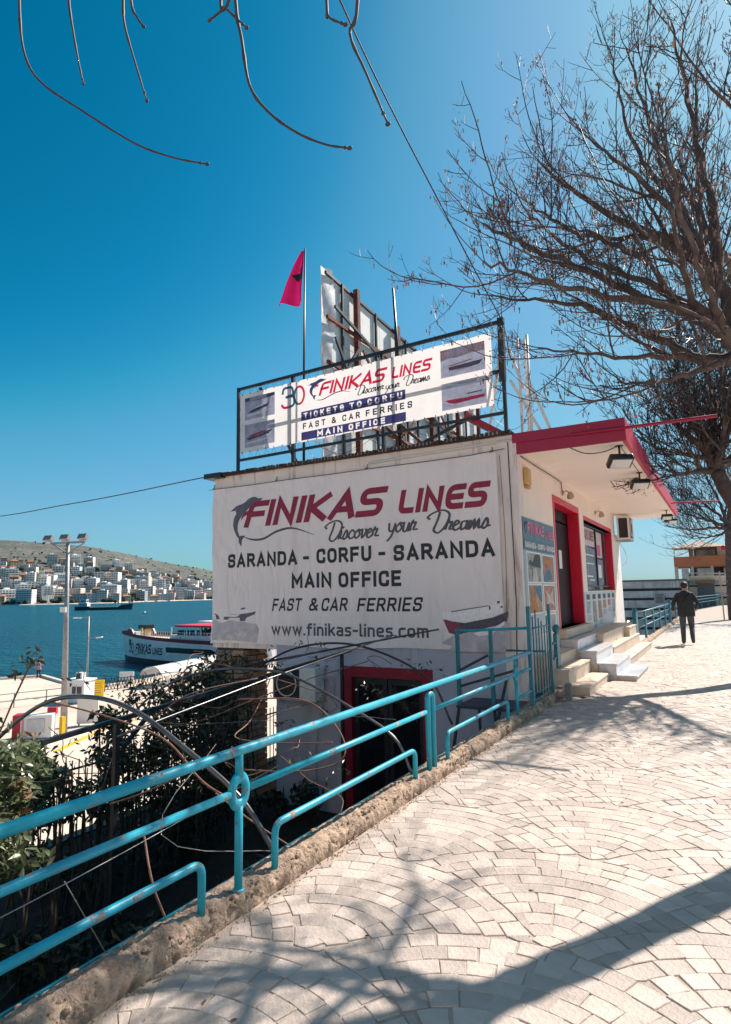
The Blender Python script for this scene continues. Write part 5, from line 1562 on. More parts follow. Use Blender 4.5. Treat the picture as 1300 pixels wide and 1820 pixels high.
for lb, os_ in dup.items():
    if len(os_) < 2: continue
    os_.sort(key=lambda o: -math.atan2(-o.location.x, o.location.y))
    for i_, o in enumerate(os_):
        o['label'] = lb + (', the left one' if i_ == 0 else ', the right one') if len(os_) == 2 else lb + ', ' + (ORD[i_] if i_ < len(ORD) - 0 and i_ < len(os_) - 1 else 'rightmost')
for k, p in enumerate(protos):
    if not used[k]:
        x, y, z = hill_z(44 + k, .1); p.location = (x, y, z); print('unused proto', k); p['label'] = '%s %s %s squeezed into the dense town rows' % (COLW[SPEC[k][0]], FLW[SPEC[k][3]], STW[SPEC[k][4]]); p['category'] = 'building'; p['group'] = 'town buildings across the bay'
# dark tree clumps and terraces on the slope
TREEM = M('far_foliage', (.035, .048, .035), rough=1, var=.4, vs=.3)
b = MB()
for i in range(2600):
    A = rt.uniform(42, 68); s = abs(rt.gauss(0, .30)) + .005
    if rt.random() < .35: s = rt.choice([.27, .31, .42]) + rt.gauss(0, .02) + .1 * math.sin(A * .5)
    if rt.random() < .04: s = rt.uniform(.6, 1.0)
    s = min(max(s, .004), 1.0)
    x, y, z = hill_z(A, s)
    R = rt.uniform(2.2, 5.5) * (1 if s < .6 else .6)
    for q in range(rt.randint(1, 3)):
        b.ball((x + rt.uniform(-6, 6), y + rt.uniform(-6, 6), z + R * .5 + rt.uniform(-1, 1.5)), (R * rt.uniform(.7, 1.3), R * rt.uniform(.7, 1.3), R * rt.uniform(.7, 1.1)), 6, 4)
b.build('far_woodland', TREEM, label='dark tree clumps between the far houses', kind='stuff')
b = MB()
for i in range(70):
    A = rt.uniform(44, 66); s = rt.uniform(.1, .62)
    L = rt.randint(4, 12)
    for q in range(L):
        x0, y0, z0 = hill_z(A + q * .09, s + .002 * q); x1, y1, z1 = hill_z(A + (q + 1) * .09, s + .002 * (q + 1))
        b.add([(x0, y0, z0 - .5), (x1, y1, z1 - .5), (x1, y1, z1 + 2.6), (x0, y0, z0 + 2.6)], [(0, 1, 2, 3)])
b.build('terrace_banks', M('bank_earth', (.50, .42, .34), rough=1, var=.3, vs=.1), label='pale earth banks and terrace walls on the slope', kind='stuff')

# ---------------------------------------------------------------- boats
def heading(o, ang): o.rotation_euler = (0, 0, ang)
# cargo ship, built along +x with its bow at +x
cs = thing('cargo_ship', (0, 0, 0), 'low dark cargo ship with white wheelhouse anchored in the bay', 'ship')
HULLD = M('dark_hull_paint', (.045, .045, .055), rough=.5, var=.2, vs=.4)
b = MB()
secs = [(-21, 2.6, 3.2), (-20, 3.4, 3.0), (-10, 3.7, 2.7), (-8.5, 3.7, 1.8), (8, 3.7, 1.8), (11, 3.6, 2.0), (14, 3.0, 3.6), (18, 1.8, 4.0), (21.5, .15, 4.6)]
for x, hw, h in secs:
    b.v += [(x - (.8 if x > 18 else 0), -hw * .8, -.5), (x, -hw, h), (x, hw, h), (x - (.8 if x > 18 else 0), hw * .8, -.5)]
for i in range(len(secs) - 1):
    for j in range(3):
        a = i * 4 + j; b.f.append((a, a + 4, a + 5, a + 1))
    b.f.append((i * 4, i * 4 + 3, i * 4 + 7, i * 4 + 4))
b.f += [(0, 1, 2, 3), tuple(reversed([len(b.v) - 4 + q for q in range(4)]))]
b.build('hull', HULLD, parent=cs)
MB().box(-18, -11.5, -3, 3, 2.9, 5.6).box(-17.2, -12.5, -2.7, 2.7, 5.6, 8.0).build('wheelhouse', WHITEMET, parent=cs)
MB().box(-12.6, -12.3, -2.4, 2.4, 6.4, 7.4).box(-16.6, -13, -2.75, -2.7, 6.4, 7.3).box(-17.4, -12, -3.06, -3, 3.7, 4.5).build('windows', BLACKGLASS, parent=cs)
MB().box(-9, 10, -2.8, 2.8, 1.8, 2.3).build('hatch_cover', GREYSTEEL, parent=cs)
MB().tube([(-15, 0, 8), (-15, 0, 13)], .18, 6).build('mast', HULLD, parent=cs)
MB().tube([(13, 0, 3), (13, 0, 9)], .2, 6).tube([(18.5, 0, 3.5), (18.5, 0, 7.5)], .15, 6).tube([(13, 0, 6.4), (18.5, 0, 7.0)], .12, 6).build('derrick', HULLD, parent=cs)
cs.location = (-409, 311, -7); heading(cs, math.atan2(321.8 - 299.6, -392 + 426.6))
d_ = thing('small_dinghy', (0, 0, 0), 'tiny white dinghy moored beside the cargo ship bow', 'boat')
b = MB()
for x, hw, h in ((-1.6, .7, .5), (0, .85, .5), (1.2, .6, .6), (1.9, .05, .75)):
    b.v += [(x, -hw * .6, -.1), (x, -hw, h), (x, hw, h), (x, hw * .6, -.1)]
for i in range(3):
    for j in range(3):
        a = i * 4 + j; b.f.append((a, a + 4, a + 5, a + 1))
b.f += [(0, 1, 2, 3)]
b.build('hull', WHITEPAINT, parent=d_)
MB().box(-1, .2, -.5, .5, .5, 1.1).build('cabin', WHITEPAINT, parent=d_)
d_.location = (-275, 235, -7)
sh = copy_tree(cs, label='second dark ship half hidden behind the banner edge')
sh.location = (-520, 560, -7); sh.rotation_euler = (0, 0, 2.6)
# ferry moored at the quay
fe = thing('ferry', (0, 0, 0), 'white car ferry with dark red sheer line moored at the quay', 'ferry')
FW = M('ferry_white', (.70, .71, .74), rough=.45, var=.05, vs=.6, dirt=(.45, .42, .42), dirt_amt=.4, ds=.6, streak=True)
FR = M('ferry_maroon', (.13, .008, .035), rough=.45)
FN = M('ferry_boot_navy', (.012, .016, .035), rough=.5)
FD = M('ferry_deck', (.62, .50, .42), rough=.8)
fs_ = [(0, .16, 4.05), (1, .6, 3.98), (3, 1.35, 3.88), (6, 2.3, 3.75), (9, 3.05, 3.66), (12, 3.6, 3.58), (18, 4.1, 3.45), (30, 4.2, 3.3), (31.5, 4.0, 3.3)]
HW_ = [(40, 4.2), (30, 4.2), (18, 4.1), (12, 3.6), (9, 3.05), (6, 2.3), (3, 1.35), (1, .6), (0, .16)]
def hull_band(z0, z1, out, mat, name, f0=0, rake=True):
    """z0, z1 as functions of the sheer height"""
    b = MB()
    for x, hw, h in fs_:
        a, c = z0(h), z1(h)
        t0, t1 = (.86 + .14 * a / h), (.86 + .14 * c / h)
        o = out
        dx0, dx1 = (1 - a / h) * .9 * (1 if x < 3 else 0), (1 - c / h) * .9 * (1 if x < 3 else 0)
        b.v += [(x + dx0 - (o if x == 0 else 0), -hw * t0 - o, a), (x + dx1 - (o if x == 0 else 0), -hw * t1 - o, c), (x + dx0 - (o if x == 0 else 0), hw * t0 + o, a), (x + dx1 - (o if x == 0 else 0), hw * t1 + o, c)]
    for i in range(len(fs_) - 1):
        b.f += [(i * 4, i * 4 + 4, i * 4 + 5, i * 4 + 1), (i * 4 + 3, i * 4 + 7, i * 4 + 6, i * 4 + 2)]
    b.f += [(1, 3, 2, 0)]
    n = len(fs_) - 1
    b.f += [(n * 4, n * 4 + 2, n * 4 + 3, n * 4 + 1)]
    return b.build(name, mat, parent=fe)
hull_band(lambda h: .7, lambda h: h - .45, 0, FW, 'hull')
hull_band(lambda h: -.5, lambda h: .7, .0, FN, 'boot')
hull_band(lambda h: h - .45, lambda h: h, .03, FR, 'sheer_band')
b = MB()
for x, hw, h in fs_: b.v += [(x, -hw + .1, h - .55), (x, hw - .1, h - .55)]
for i in range(len(fs_) - 1): b.f.append((2 * i, 2 * i + 2, 2 * i + 3, 2 * i + 1))
b.build('deck', FD, parent=fe)
for q_ in (-1.85, 1.6): MB().prism([(3.0, 3.6), (5.0, 3.6), (4.4, 4.4), (3.7, 4.4)], q_, q_ + .25, 'Y').build('bulwark_peak', FR, parent=fe)
b = MB(); b.box(1.6, 3.6, -.5, .5, 3.3, 3.95); b.build('bow_ramp_housing', FW, parent=fe)
MB().box(4.6, 5.6, -.5, .5, 3.3, 4.4).build('winch_house', M('ferry_yellow', (.60, .40, .10), rough=.5), parent=fe)
MB().box(4.3, 5.9, -.7, .7, 4.4, 4.9).build('winch_cab', BLACKPL, parent=fe)
for x in (2.6, 6.6): MB().tube([(x, -.35 * x * .8, 3.3), (x, -.35 * x * .8, 4.6)], .12, 8).build('bollard_post', M('ferry_yellow', (.6, .4, .1)), parent=fe)
MB().box(14, 24, -3.3, 3.3, 3.0, 3.9).build('upper_deck_coaming', FW, parent=fe)
MB().box(15.0, 21.5, -3.4, 3.4, 4.9, 5.15).build('awning', M('ferry_awning_red', (.62, .03, .06), rough=.6), parent=fe)
for x in (14.2, 17, 19.5, 21.8):
    MB().box(x, x + .12, -3.3, -3.18, 3.9, 4.9).build('awning_post', WHITEMET, parent=fe)
MB().box(22.5, 30, -3.8, 3.8, 3.2, 5.3).build('superstructure', FW, parent=fe)
MB().box(22.45, 22.5, -3.0, 3.0, 4.1, 4.8).box(23, 24.6, -3.84, -3.8, 4.1, 4.8).build('cabin_windows', BLACKGLASS, parent=fe)
MB().tube([(24, 0, 6.2), (24, 0, 9.5)], .1, 6).box(23.2, 24.8, -.05, .05, 8.2, 8.3).build('radar_mast', WHITEMET, parent=fe)
b = MB()
for i in range(34):
    x = 7 + i * .5; y = -interp(HW_, x) + .1; b.box(x, x + .04, y, y + .04, 3.4, 4.3)
    y2 = -interp(HW_, x + .5) + .1
    for z in (3.9, 4.3): b.bar((x, y, z), (x + .5, y2, z), .04)
b.build('side_rail', WHITEMET, parent=fe, kind='stuff')
b = MB(); rr = random.Random(2)
for i in range(26):
    x = 15 + rr.uniform(0, 6.5); y = rr.uniform(-3.2, 0)
    b.box(x, x + .4, y, y + .4, 3.9, 4.5)
b.build('deck_seats', M('seat_dark', (.05, .06, .07)), parent=fe, kind='stuff')
def hp(u, w, o):
    hw = interp(HW_, u); return (u, -hw * (.86 + .14 * w / 3.6) - .02 - o, w)
b = MB()
P, _ = text_polys('30', 1.3, .2, width=1.6, gap=.1); put_text(b, P, 3.4, 1.25, hp)
P, _ = text_polys('FINIKAS', 1.25, .26, width=4.4, gap=.1, slant=.25, font=TECH); put_text(b, P, 5.6, 1.35, hp)
P, _ = text_polys('LINES', .9, .19, width=2.3, gap=.1, slant=.25, font=TECH); put_text(b, P, 10.4, 1.35, hp)
b.build('hull_lettering', FN, parent=fe)
vs_, fs2 = stroke_poly(smooth_path([(4.3, 1.3, 0), (5.6, 1.0, 0), (7.2, 1.35, 0), (8.6, 1.2, 0)], 5), .1)
b = MB(); b.add([hp(x, z, .002) for x, z in vs_], fs2); b.build('wave_stroke', FN, parent=fe)
b = MB()
for i in range(24):
    u = 13.6 + i * .48; b.add([hp(u, 1.75, .005), hp(u + .48, 1.75, .005), hp(u + .48, 2.4, .005), hp(u, 2.4, .005)], [(0, 1, 2, 3)])
b.build('long_window', BLACKGLASS, parent=fe)
b = MB(); b.add([hp(3.6, 2.2, .005), hp(4.1, 2.2, .005), hp(4.2, 3.0, .005), hp(3.4, 3.0, .005)], [(0, 1, 2, 3)]); b.build('anchor_recess', FN, parent=fe)
fe.location = (-75.0, 60.3, -7)
heading(fe, math.radians(-3))
f2 = thing('passenger_boat', (0, 0, 0), 'white boat bow with a red stripe seen through the gap beside the pillar', 'boat')
b = MB()
for x, hw, h in ((-14, 2.2, 3.0), (-6, 2.4, 3.0), (0, 2.2, 3.1), (3, 1.2, 3.3), (5, .1, 3.5)):
    b.v += [(x - (1.6 if x > 2 else 0), -hw * .7, -.2), (x, -hw, h), (x, hw, h), (x - (1.6 if x > 2 else 0), hw * .7, -.2)]
for i in range(4):
    for j in range(3):
        a = i * 4 + j; b.f.append((a, a + 4, a + 5, a + 1))
b.f += [(0, 1, 2, 3)]
b.build('hull', FW, parent=f2)
b = MB()
for x, hw, h in ((-14, 2.2, 3.0), (-6, 2.4, 3.0), (0, 2.2, 3.1), (3, 1.2, 3.3), (5, .1, 3.5)):
    b.v += [(x + (.02 if x == 5 else 0), -hw - .03, h - .55), (x + (.05 if x == 5 else 0), -hw - .03, h - .1)]
for i in range(4): b.f.append((2 * i, 2 * i + 2, 2 * i + 3, 2 * i + 1))
b.build('red_stripe', M('ferry_awning_red', (.62, .03, .06)), parent=f2)
MB().box(-13, .5, -1.8, 1.8, 3.0, 5.0).build('cabin', FW, parent=f2)
b = MB()
for i in range(8): MB().box(-12.4 + i * 1.6, -11.4 + i * 1.6, -1.85, -1.8, 3.7, 4.5).build('cabin_window', BLACKGLASS, parent=f2)
f2.location = (-56.5, 66.5, -7); heading(f2, -.35)

# ---------------------------------------------------------------- quay
qz = -5.9
edge = [(-9.9, -40), (-9.9, 130), (-40, 130), (-42, 80), (-45.5, 57), (-47.5, 50.5), (-47.0, 43.5), (-46.4, 40), (-46.6, 36), (-52.6, 36.0), (-58.9, 38.0), (-61, 34.8), (-90, 36), (-140, 40), (-140, -40)]
b = MB(); b.prism(edge[::-1], -9, qz, 'Z')
b.build('quay', ASPHALT, kind='structure')
b = MB()
for a, c in zip(edge[3:13], edge[4:14]):
    b.bar((a[0], a[1], qz + .1), (c[0], c[1], qz + .1), .35, .25)
b.build('quay_edge', M('quay_coping', (.56, .50, .43), rough=.9), kind='structure')
def line(pts, w, mat, name, z=.006, lab=None):
    b = MB()
    for a, c in zip(pts[:-1], pts[1:]):
        d = Vector((c[0] - a[0], c[1] - a[1], 0)).normalized(); n = Vector((-d.y, d.x, 0)) * w / 2
        b.add([(a[0] - n.x, a[1] - n.y, qz + z), (c[0] - n.x, c[1] - n.y, qz + z), (c[0] + n.x, c[1] + n.y, qz + z), (a[0] + n.x, a[1] + n.y, qz + z)], [(0, 1, 2, 3)])
    return b.build(name, mat, label=lab, kind='structure')
line([(-29.7, 20.1), (-31.7, 24.0), (-32.6, 27.5)], .35, YELLOW, 'yellow_line')
line([(-17, 10), (-18.2, 14), (-18.8, 18), (-20.5, 24)], .3, YELLOW, 'yellow_line')
line([(-34, 36), (-38.3, 47.5), (-40, 56)], .45, YELLOW, 'yellow_line')
for k in range(5): line([(-24 - k * 1.2, 27 + k * 2.6), (-27.5 - k * 1.2, 28.0 + k * 2.6)], .12, WHITEPAINT, 'parking_line')
def mast():
    t = thing('floodlight_mast', (-33.0, 22.7, qz), 'tall grey mast with three floodlights on a cross head on the quay', 'lamp post')
    MB().tube([(-32.95, 22.7, qz), (-33.15, 22.7, 0), (-33.3, 22.7, 5.0)], [.20, .15, .09], 10).build('pole', GREYSTEEL, parent=t, smooth=True)
    MB().bar((-34.5, 22.4, 4.95), (-32.1, 23.0, 4.95), .10, .12).build('cross_head', GREYSTEEL, parent=t)
    MB().bar((-34.3, 22.4, 4.9), (-33.3, 22.7, 4.3), .07).bar((-32.2, 23.0, 4.9), (-33.3, 22.7, 4.3), .07).build('stay', GREYSTEEL, parent=t)
    for x, y in ((-34.5, 22.35), (-33.3, 22.6), (-32.15, 22.95)):
        q = MB().obox((x, y - .1, 5.22), (.26, .14, .15), rz=.3, rx=-.5).build('floodlight_head', M('lamp_housing', (.22, .2, .19), rough=.5), parent=t)
        MB().obox((x - .05, y - .26, 5.18), (.2, .01, .11), rz=.3, rx=-.5).build('lens', WHITEMET, parent=q)
    MB().box(-33.35, -32.85, 22.4, 22.5, .9, 1.2).build('junction_box', WHITEMET, parent=t)
mast()
sl_ = thing('street_lamp', (-45.9, 33.5, qz), 'slim two armed street lamp on the quay left of the ferry', 'lamp post')
MB().tube([(-45.85, 33.5, qz), (-45.95, 33.5, .2)], [.09, .055], 8).build('pole', GREYSTEEL, parent=sl_, smooth=True)
MB().tube([(-45.95, 33.5, .15), (-46.9, 33.2, .12)], .04, 6).tube([(-45.9, 33.5, -1.6), (-45.0, 33.7, -1.5)], .035, 6).build('arm', GREYSTEEL, parent=sl_)
MB().obox((-47.0, 33.2, .08), (.35, .14, .05), rz=.3).build('lamp_head', WHITEMET, parent=sl_, bevel=.03)
MB().obox((-44.85, 33.75, -1.52), (.28, .12, .05), rz=.3, ry=-.1).build('lamp_head', WHITEMET, parent=sl_, bevel=.03)
kz = thing('ticket_kiosk', (-41.6, 29.6, qz), 'small white kiosk with a rooftop unit near the foot of the mast', 'kiosk')
MB().obox((-41.9, 30.0, -5.10), (.85, .6, .80), rz=.25).build('booth', WHITEPAINT, parent=kz, bevel=.05)
MB().obox((-41.9, 30.0, -4.26), (.95, .7, .05), rz=.25).build('roof', WHITEPAINT, parent=kz)
MB().obox((-41.5, 29.52, -4.95), (.42, .04, .26), rz=.25).build('window', BLACKGLASS, parent=kz)
MB().obox((-41.5, 29.47, -4.95), (.025, .04, .27), rz=.25).build('mullion', WHITEPAINT, parent=kz)
MB().obox((-42.3, 29.32, -5.2), (.22, .04, .55), rz=.25).build('door', M('kiosk_grey', (.55, .56, .58)), parent=kz)
MB().obox((-41.8, 30.0, -3.98), (.26, .22, .23), rz=.25).build('rooftop_unit', M('kiosk_grey', (.55, .56, .58)), parent=kz)
MB().obox((-41.77, 29.77, -3.98), (.16, .02, .16), rz=.25).build('unit_grille', BLACKPL, parent=kz)
def board(name, loc, hw, hh, z, mat, label, cat, th=.05, legs=True, rz_=.6):
    t = thing(name, (loc[0], loc[1], qz), label, cat)
    MB().obox((loc[0], loc[1], z), (hw, th, hh), rz=rz_).build('panel', mat, parent=t)
    c, s = math.cos(rz_), math.sin(rz_)
    for k in (-.8, .8):
        MB().box(loc[0] + c * hw * k - .04, loc[0] + c * hw * k + .04, loc[1] + s * hw * k - .04, loc[1] + s * hw * k + .04, qz, z - hh + .02).build('leg', GREYSTEEL, parent=t)
    return t
t = board('yellow_sign', (-42.6, 31.9), .62, .62, -5.2, YELLOW, 'bright yellow notice board right of the white kiosk', 'sign')
b = MB(); c_, s_ = math.cos(.6), math.sin(.6)
for k in range(5):
    b.obox((-42.6 + .07 * s_, 31.9 - .07 * c_, -4.85 - k * .17), (.42, .006, .018), rz=.6)
b.build('text_rules', M('sign_ink', (.25, .16, .03)), parent=t, kind='stuff')
board('white_notice_board', (-33.9, 24.9), .62, .75, -5.05, WHITEPAINT, 'upright white panel on two legs in front of the kiosk', 'panel')
board('white_sign', (-46.6, 38.0), .62, .35, -5.2, WHITEPAINT, 'small blank white sign above the lattice fence by the water', 'sign')
cb = thing('red_white_cabinet', (-33.9, 21.3, qz), 'white cabinet with red side panels below the quay mast', 'cabinet')
MB().obox((-33.5, 21.5, -5.25), (.80, .35, .62), rz=.75).build('casing', WHITEPAINT, parent=cb, bevel=.03)
MB().obox((-34.3, 20.9, -5.25), (.22, .40, .64), rz=.75).build('side_panel', M('cabinet_red', (.42, .02, .05)), parent=cb)
MB().obox((-34.0, 21.05, -5.25), (.05, .41, .645), rz=.75).build('side_stripe', M('cabinet_pink', (.6, .25, .3)), parent=cb)
MB().obox((-33.25, 21.2, -5.2), (.45, .012, .36), rz=.75).build('door_panel', M('kiosk_grey', (.55, .56, .58)), parent=cb)
MB().obox((-33.6, 22.4, -4.6), (.25, .1, .18), rz=.5).build('red_board', M('board_red', (.75, .01, .05)), label='small bright red board behind the red and white cabinet', cat='board')
MB().box(-32.2, -31.95, 21.9, 22.1, qz, -4.75).build('yellow_post', YELLOW, label='yellow post standing right beside the mast foot', cat='post')
gf = thing('quay_guard_rail', (-42.5, 27, qz), 'thin grey guard rail along the quay behind the cabinet', 'railing')
for z in (-4.9, -5.4): MB().tube([(-45.5, 22.5, z), (-42.9, 30.5, z)], .035, 6).build('rail', GREYSTEEL, parent=gf)
for k in range(5):
    t_ = k / 4; MB().tube([(-45.5 + 2.6 * t_, 22.5 + 8 * t_, qz), (-45.5 + 2.6 * t_, 22.5 + 8 * t_, -4.88)], .04, 6).build('post', GREYSTEEL, parent=gf)
# lattice fence by the water
lf_ = thing('lattice_fence', (-44.6, 35, qz), 'white lattice fence on the quay edge below the ferry bow', 'fence')
for k in range(9):
    p0 = Vector((-44.9 + k * .40, 33.2 + k * .95, 0)); p1 = Vector((-44.9 + (k + 1) * .40, 33.2 + (k + 1) * .95, 0))
    q = MB()
    q.bar((p0.x, p0.y, qz + .15), (p1.x, p1.y, qz + .15), .05); q.bar((p0.x, p0.y, qz + 1.0), (p1.x, p1.y, qz + 1.0), .05)
    for j in range(4):
        a = p0.lerp(p1, j / 4); c = p0.lerp(p1, (j + 1) / 4)
        q.bar((a.x, a.y, qz + .17), (c.x, c.y, qz + .98), .035); q.bar((a.x, a.y, qz + .98), (c.x, c.y, qz + .17), .035)
    q.bar((p0.x, p0.y, qz), (p0.x, p0.y, qz + 1.1), .07)
    q.build('lattice_panel', WHITEPAINT if k > 4 else BLACKSTEEL, parent=lf_)
# barrel canopy along the ferry berth
bc = thing('barrel_canopy', (-45.5, 44, qz), 'long white barrel canopy leading along the ferry berth', 'canopy')
cov = MB(); N1, N2 = 20, 12
for i in range(N1 + 1):
    t_ = i / N1; p = Vector((-42.6 - 4.0 * t_, 37.2 + 16.5 * t_, 0)); nrm = Vector((.97, .24, 0))
    for j in range(N2 + 1):
        a = PI * j / N2
        cov.v.append((p.x + nrm.x * 1.1 * math.cos(a), p.y + nrm.y * 1.1 * math.cos(a), qz + .9 + .8 * math.sin(a)))
for i in range(N1):
    for j in range(N2):
        a = i * (N2 + 1) + j; cov.f.append((a, a + 1, a + N2 + 2, a + N2 + 1))
cov.build('cover', M('canopy_sheet', (.72, .70, .68), rough=.5, trans=.3), parent=bc, smooth=True)
for i in range(0, N1 + 1, 4):
    t_ = i / N1; p = Vector((-42.6 - 4.0 * t_, 37.2 + 16.5 * t_, 0)); nrm = Vector((.97, .24, 0))
    MB().tube([(p.x + nrm.x * 1.12, p.y + nrm.y * 1.12, qz)] + [(p.x + nrm.x * 1.12 * math.cos(a), p.y + nrm.y * 1.12 * math.cos(a), qz + .9 + .82 * math.sin(a)) for a in [PI * j / 8 for j in range(9)]] + [(p.x - nrm.x * 1.12, p.y - nrm.y * 1.12, qz)], .035, 5).build('hoop', GREYSTEEL, parent=bc)
# white quay barrier and rail seen through the gap beside the pillar
MB().prism([(-46.3, 48.5), (-43.9, 57.6), (-43.5, 57.5), (-45.9, 48.4)], qz, qz + .95, 'Z').build('quay_barrier', WHITEPAINT, label='long low white barrier on the quay beyond the pillar', cat='barrier')
qb = thing('quay_fence', (-42, 50, qz), 'white railing fence before the barrier beyond the pillar', 'fence')
for z in (.25, 1.05): MB().bar((-43.6, 44.5, qz + z), (-41.6, 55, qz + z), .06).build('rail', WHITEMET, parent=qb)
for k in range(22):
    t_ = k / 21; MB().bar((-43.6 + 2 * t_, 44.5 + 10.5 * t_, qz), (-43.6 + 2 * t_, 44.5 + 10.5 * t_, qz + 1.05), .06).build('picket', WHITEMET, parent=qb)
# ---------------------------------------------------------------- far end of the street
sb = thing('striped_stone_building', (-5.5, 64, -2), 'low flat roofed building with dark and pale stone bands behind the walking man', 'building')
PALEST = M('band_pale_stone', (.62, .57, .56), rough=.9, var=.22, vs=1.2, dirt=(.22, .2, .2), dirt_amt=.6, ds=.8, streak=True)
DARKST = M('band_dark_stone', (.045, .04, .042), rough=.9, var=.3, vs=2)
YELST = M('band_yellow_stone', (.80, .68, .50), rough=.9, var=.15, vs=1.5)
z = -2.6
bands = [(.50, 0), (.22, 1), (.66, 0), (.22, 1), (.62, 0), (.22, 1), (.68, 0), (.22, 1), (.62, 0), (.24, 1), (.62, 0)]
for h, dk in bands:
    if dk:
        MB().box(-14, -2.9, 61.95, 72, z, z + h).build('dark_course', DARKST, parent=sb)
    else:
        rs_ = random.Random(int(z * 10)); x = -14
        while x < -2.9:
            w = rs_.uniform(1.6, 2.6); MB().box(x + .01, min(x + w, -2.9) - .01, 62 + rs_.uniform(-.02, .02), 64, z, z + h).build('stone_slab', PALEST, parent=sb); x += w
        MB().box(-14, -2.95, 62.3, 72, z, z + h).build('wall', PALEST, parent=sb)
    z += h
MB().box(-14.1, -2.8, 61.85, 72, z, z + .16).build('coping', M('coping_grey', (.16, .15, .16)), parent=sb)
vt = MB().box(-5.6, -4.75, 61.9, 61.95, .2, 1.15).build('vent_frame', M('vent_pale', (.5, .48, .46)), parent=sb)
for k in range(7): MB().box(-5.5, -4.85, 61.86, 61.895, .28 + k * .115, .36 + k * .115).build('louvre', M('louvre_grey', (.2, .2, .2)), parent=vt)
sb2 = thing('pale_annex', (-.8, 67, -1), 'pale stone annex with a grey door beyond the railing at the street end', 'building')
for i in range(8):
    MB().box(-2.9, 1.6, 66.0, 72, -1.5 + i * .55, -1.5 + i * .55 + (.40 if i != 7 else .3)).build('stone_course', YELST if i % 2 else PALEST, parent=sb2)
    if i < 7: MB().box(-2.88, 1.58, 66.03, 72, -1.1 + i * .55, -1.1 + i * .55 + .15).build('joint_course', DARKST if i % 2 else YELST, parent=sb2)
MB().box(-2.2, -.8, 65.9, 66, -.8, 2.0).build('door', M('annex_door', (.17, .17, .18)), parent=sb2)
MB().box(-2.3, -.7, 65.2, 65.98, 1.95, 2.25).build('door_canopy', M('annex_canopy', (.35, .16, .08)), parent=sb2)
MB().bar((-3.0, 65.5, 2.95), (1.8, 66.3, 2.75), .3, .12).build('parapet', PALEST, parent=sb2)
ob_ = thing('balcony_house', (-1, 86, 0), 'house with an orange balcony front and pyramid roof rising behind the street end', 'building')
BR = M('house_brown', (.30, .17, .14), rough=.9, var=.15, vs=.5)
ORB = M('balcony_orange', (.52, .17, .08), rough=.8, var=.1, vs=.4)
MB().box(-3.6, 6, 84, 94, -2, 3.2).build('ground_floor', BR, parent=ob_)
for a, c in ((-4.9, -4.55), (-3.2, -2.9), (-1.2, -.9), (.6, 1.0)): MB().box(a, c, 81.0, 81.4, -1, 4.0).build('pier', M('house_pale', (.48, .42, .38)), parent=ob_)
MB().box(-3.4, 6, 83.6, 84, 2.2, 4.0).build('glazed_front', BLACKGLASS, parent=ob_)
for a in (-4.3, -2.6, -1.9, .1, 1.4): MB().box(a, a + .75, 83.4, 83.55, 2.3, 3.8).build('window', M('window_sky', (.5, .55, .6), rough=.2), parent=ob_)
MB().box(-4.9, 1.2, 80.8, 81.1, 4.0, 5.15).build('balcony_front', ORB, parent=ob_)
MB().prism([(1.2, 80.8), (3.0, 83), (3.0, 83.3), (1.2, 81.1)], 4.0, 5.15, 'Z').build('balcony_side', ORB, parent=ob_)
MB().box(-4.9, 2.9, 81.1, 86, 3.9, 4.05).build('balcony_floor', BR, parent=ob_)
MB().box(-3.4, 2.6, 84, 90, 4.05, 6.2).build('upper_floor', BR, parent=ob_)
MB().box(-3.2, -.6, 83.95, 84, 4.5, 6.0).build('dark_opening', BLACKGLASS, parent=ob_)
MB().box(-.4, .5, 82, 84, 4.2, 6.2).build('chimney_breast', M('house_cream', (.55, .44, .34)), parent=ob_)
for x in (-4.8, -2.8): MB().bar((x, 81, 5.15), (x, 81, 6.3), .1).build('roof_post', WHITEMET, parent=ob_)
rf = MB(); rf.v += [(-5.1, 80.8, 6.2), (.8, 80.8, 6.2), (.8, 86, 6.2), (-5.1, 86, 6.2), (-2.2, 83.4, 7.1)]; rf.f += [(0, 1, 4), (1, 2, 4), (2, 3, 4), (3, 0, 4), (3, 2, 1, 0)]
rf.build('pyramid_roof', M('roof_pale_tile', (.50, .38, .30), rough=.9), parent=ob_)
MB().box(.6, 9, 88, 98, 4, 9.6).build('rear_block', M('house_grey_brown', (.26, .20, .20), rough=.9), parent=ob_)
MB().box(.5, 9.2, 83.5, 88.2, 6.2, 6.5).build('terrace_slab', M('roof_pale_tile', (.50, .38, .30)), parent=ob_)
rb_ = MB().ball((.25, 79, 5.9), (.28, .2, .28), 8, 6); rb_.build('red_lantern', M('lantern_red', (.7, .02, .06)), label='small bright red lantern hanging by the far balcony', cat='lantern', smooth=True)
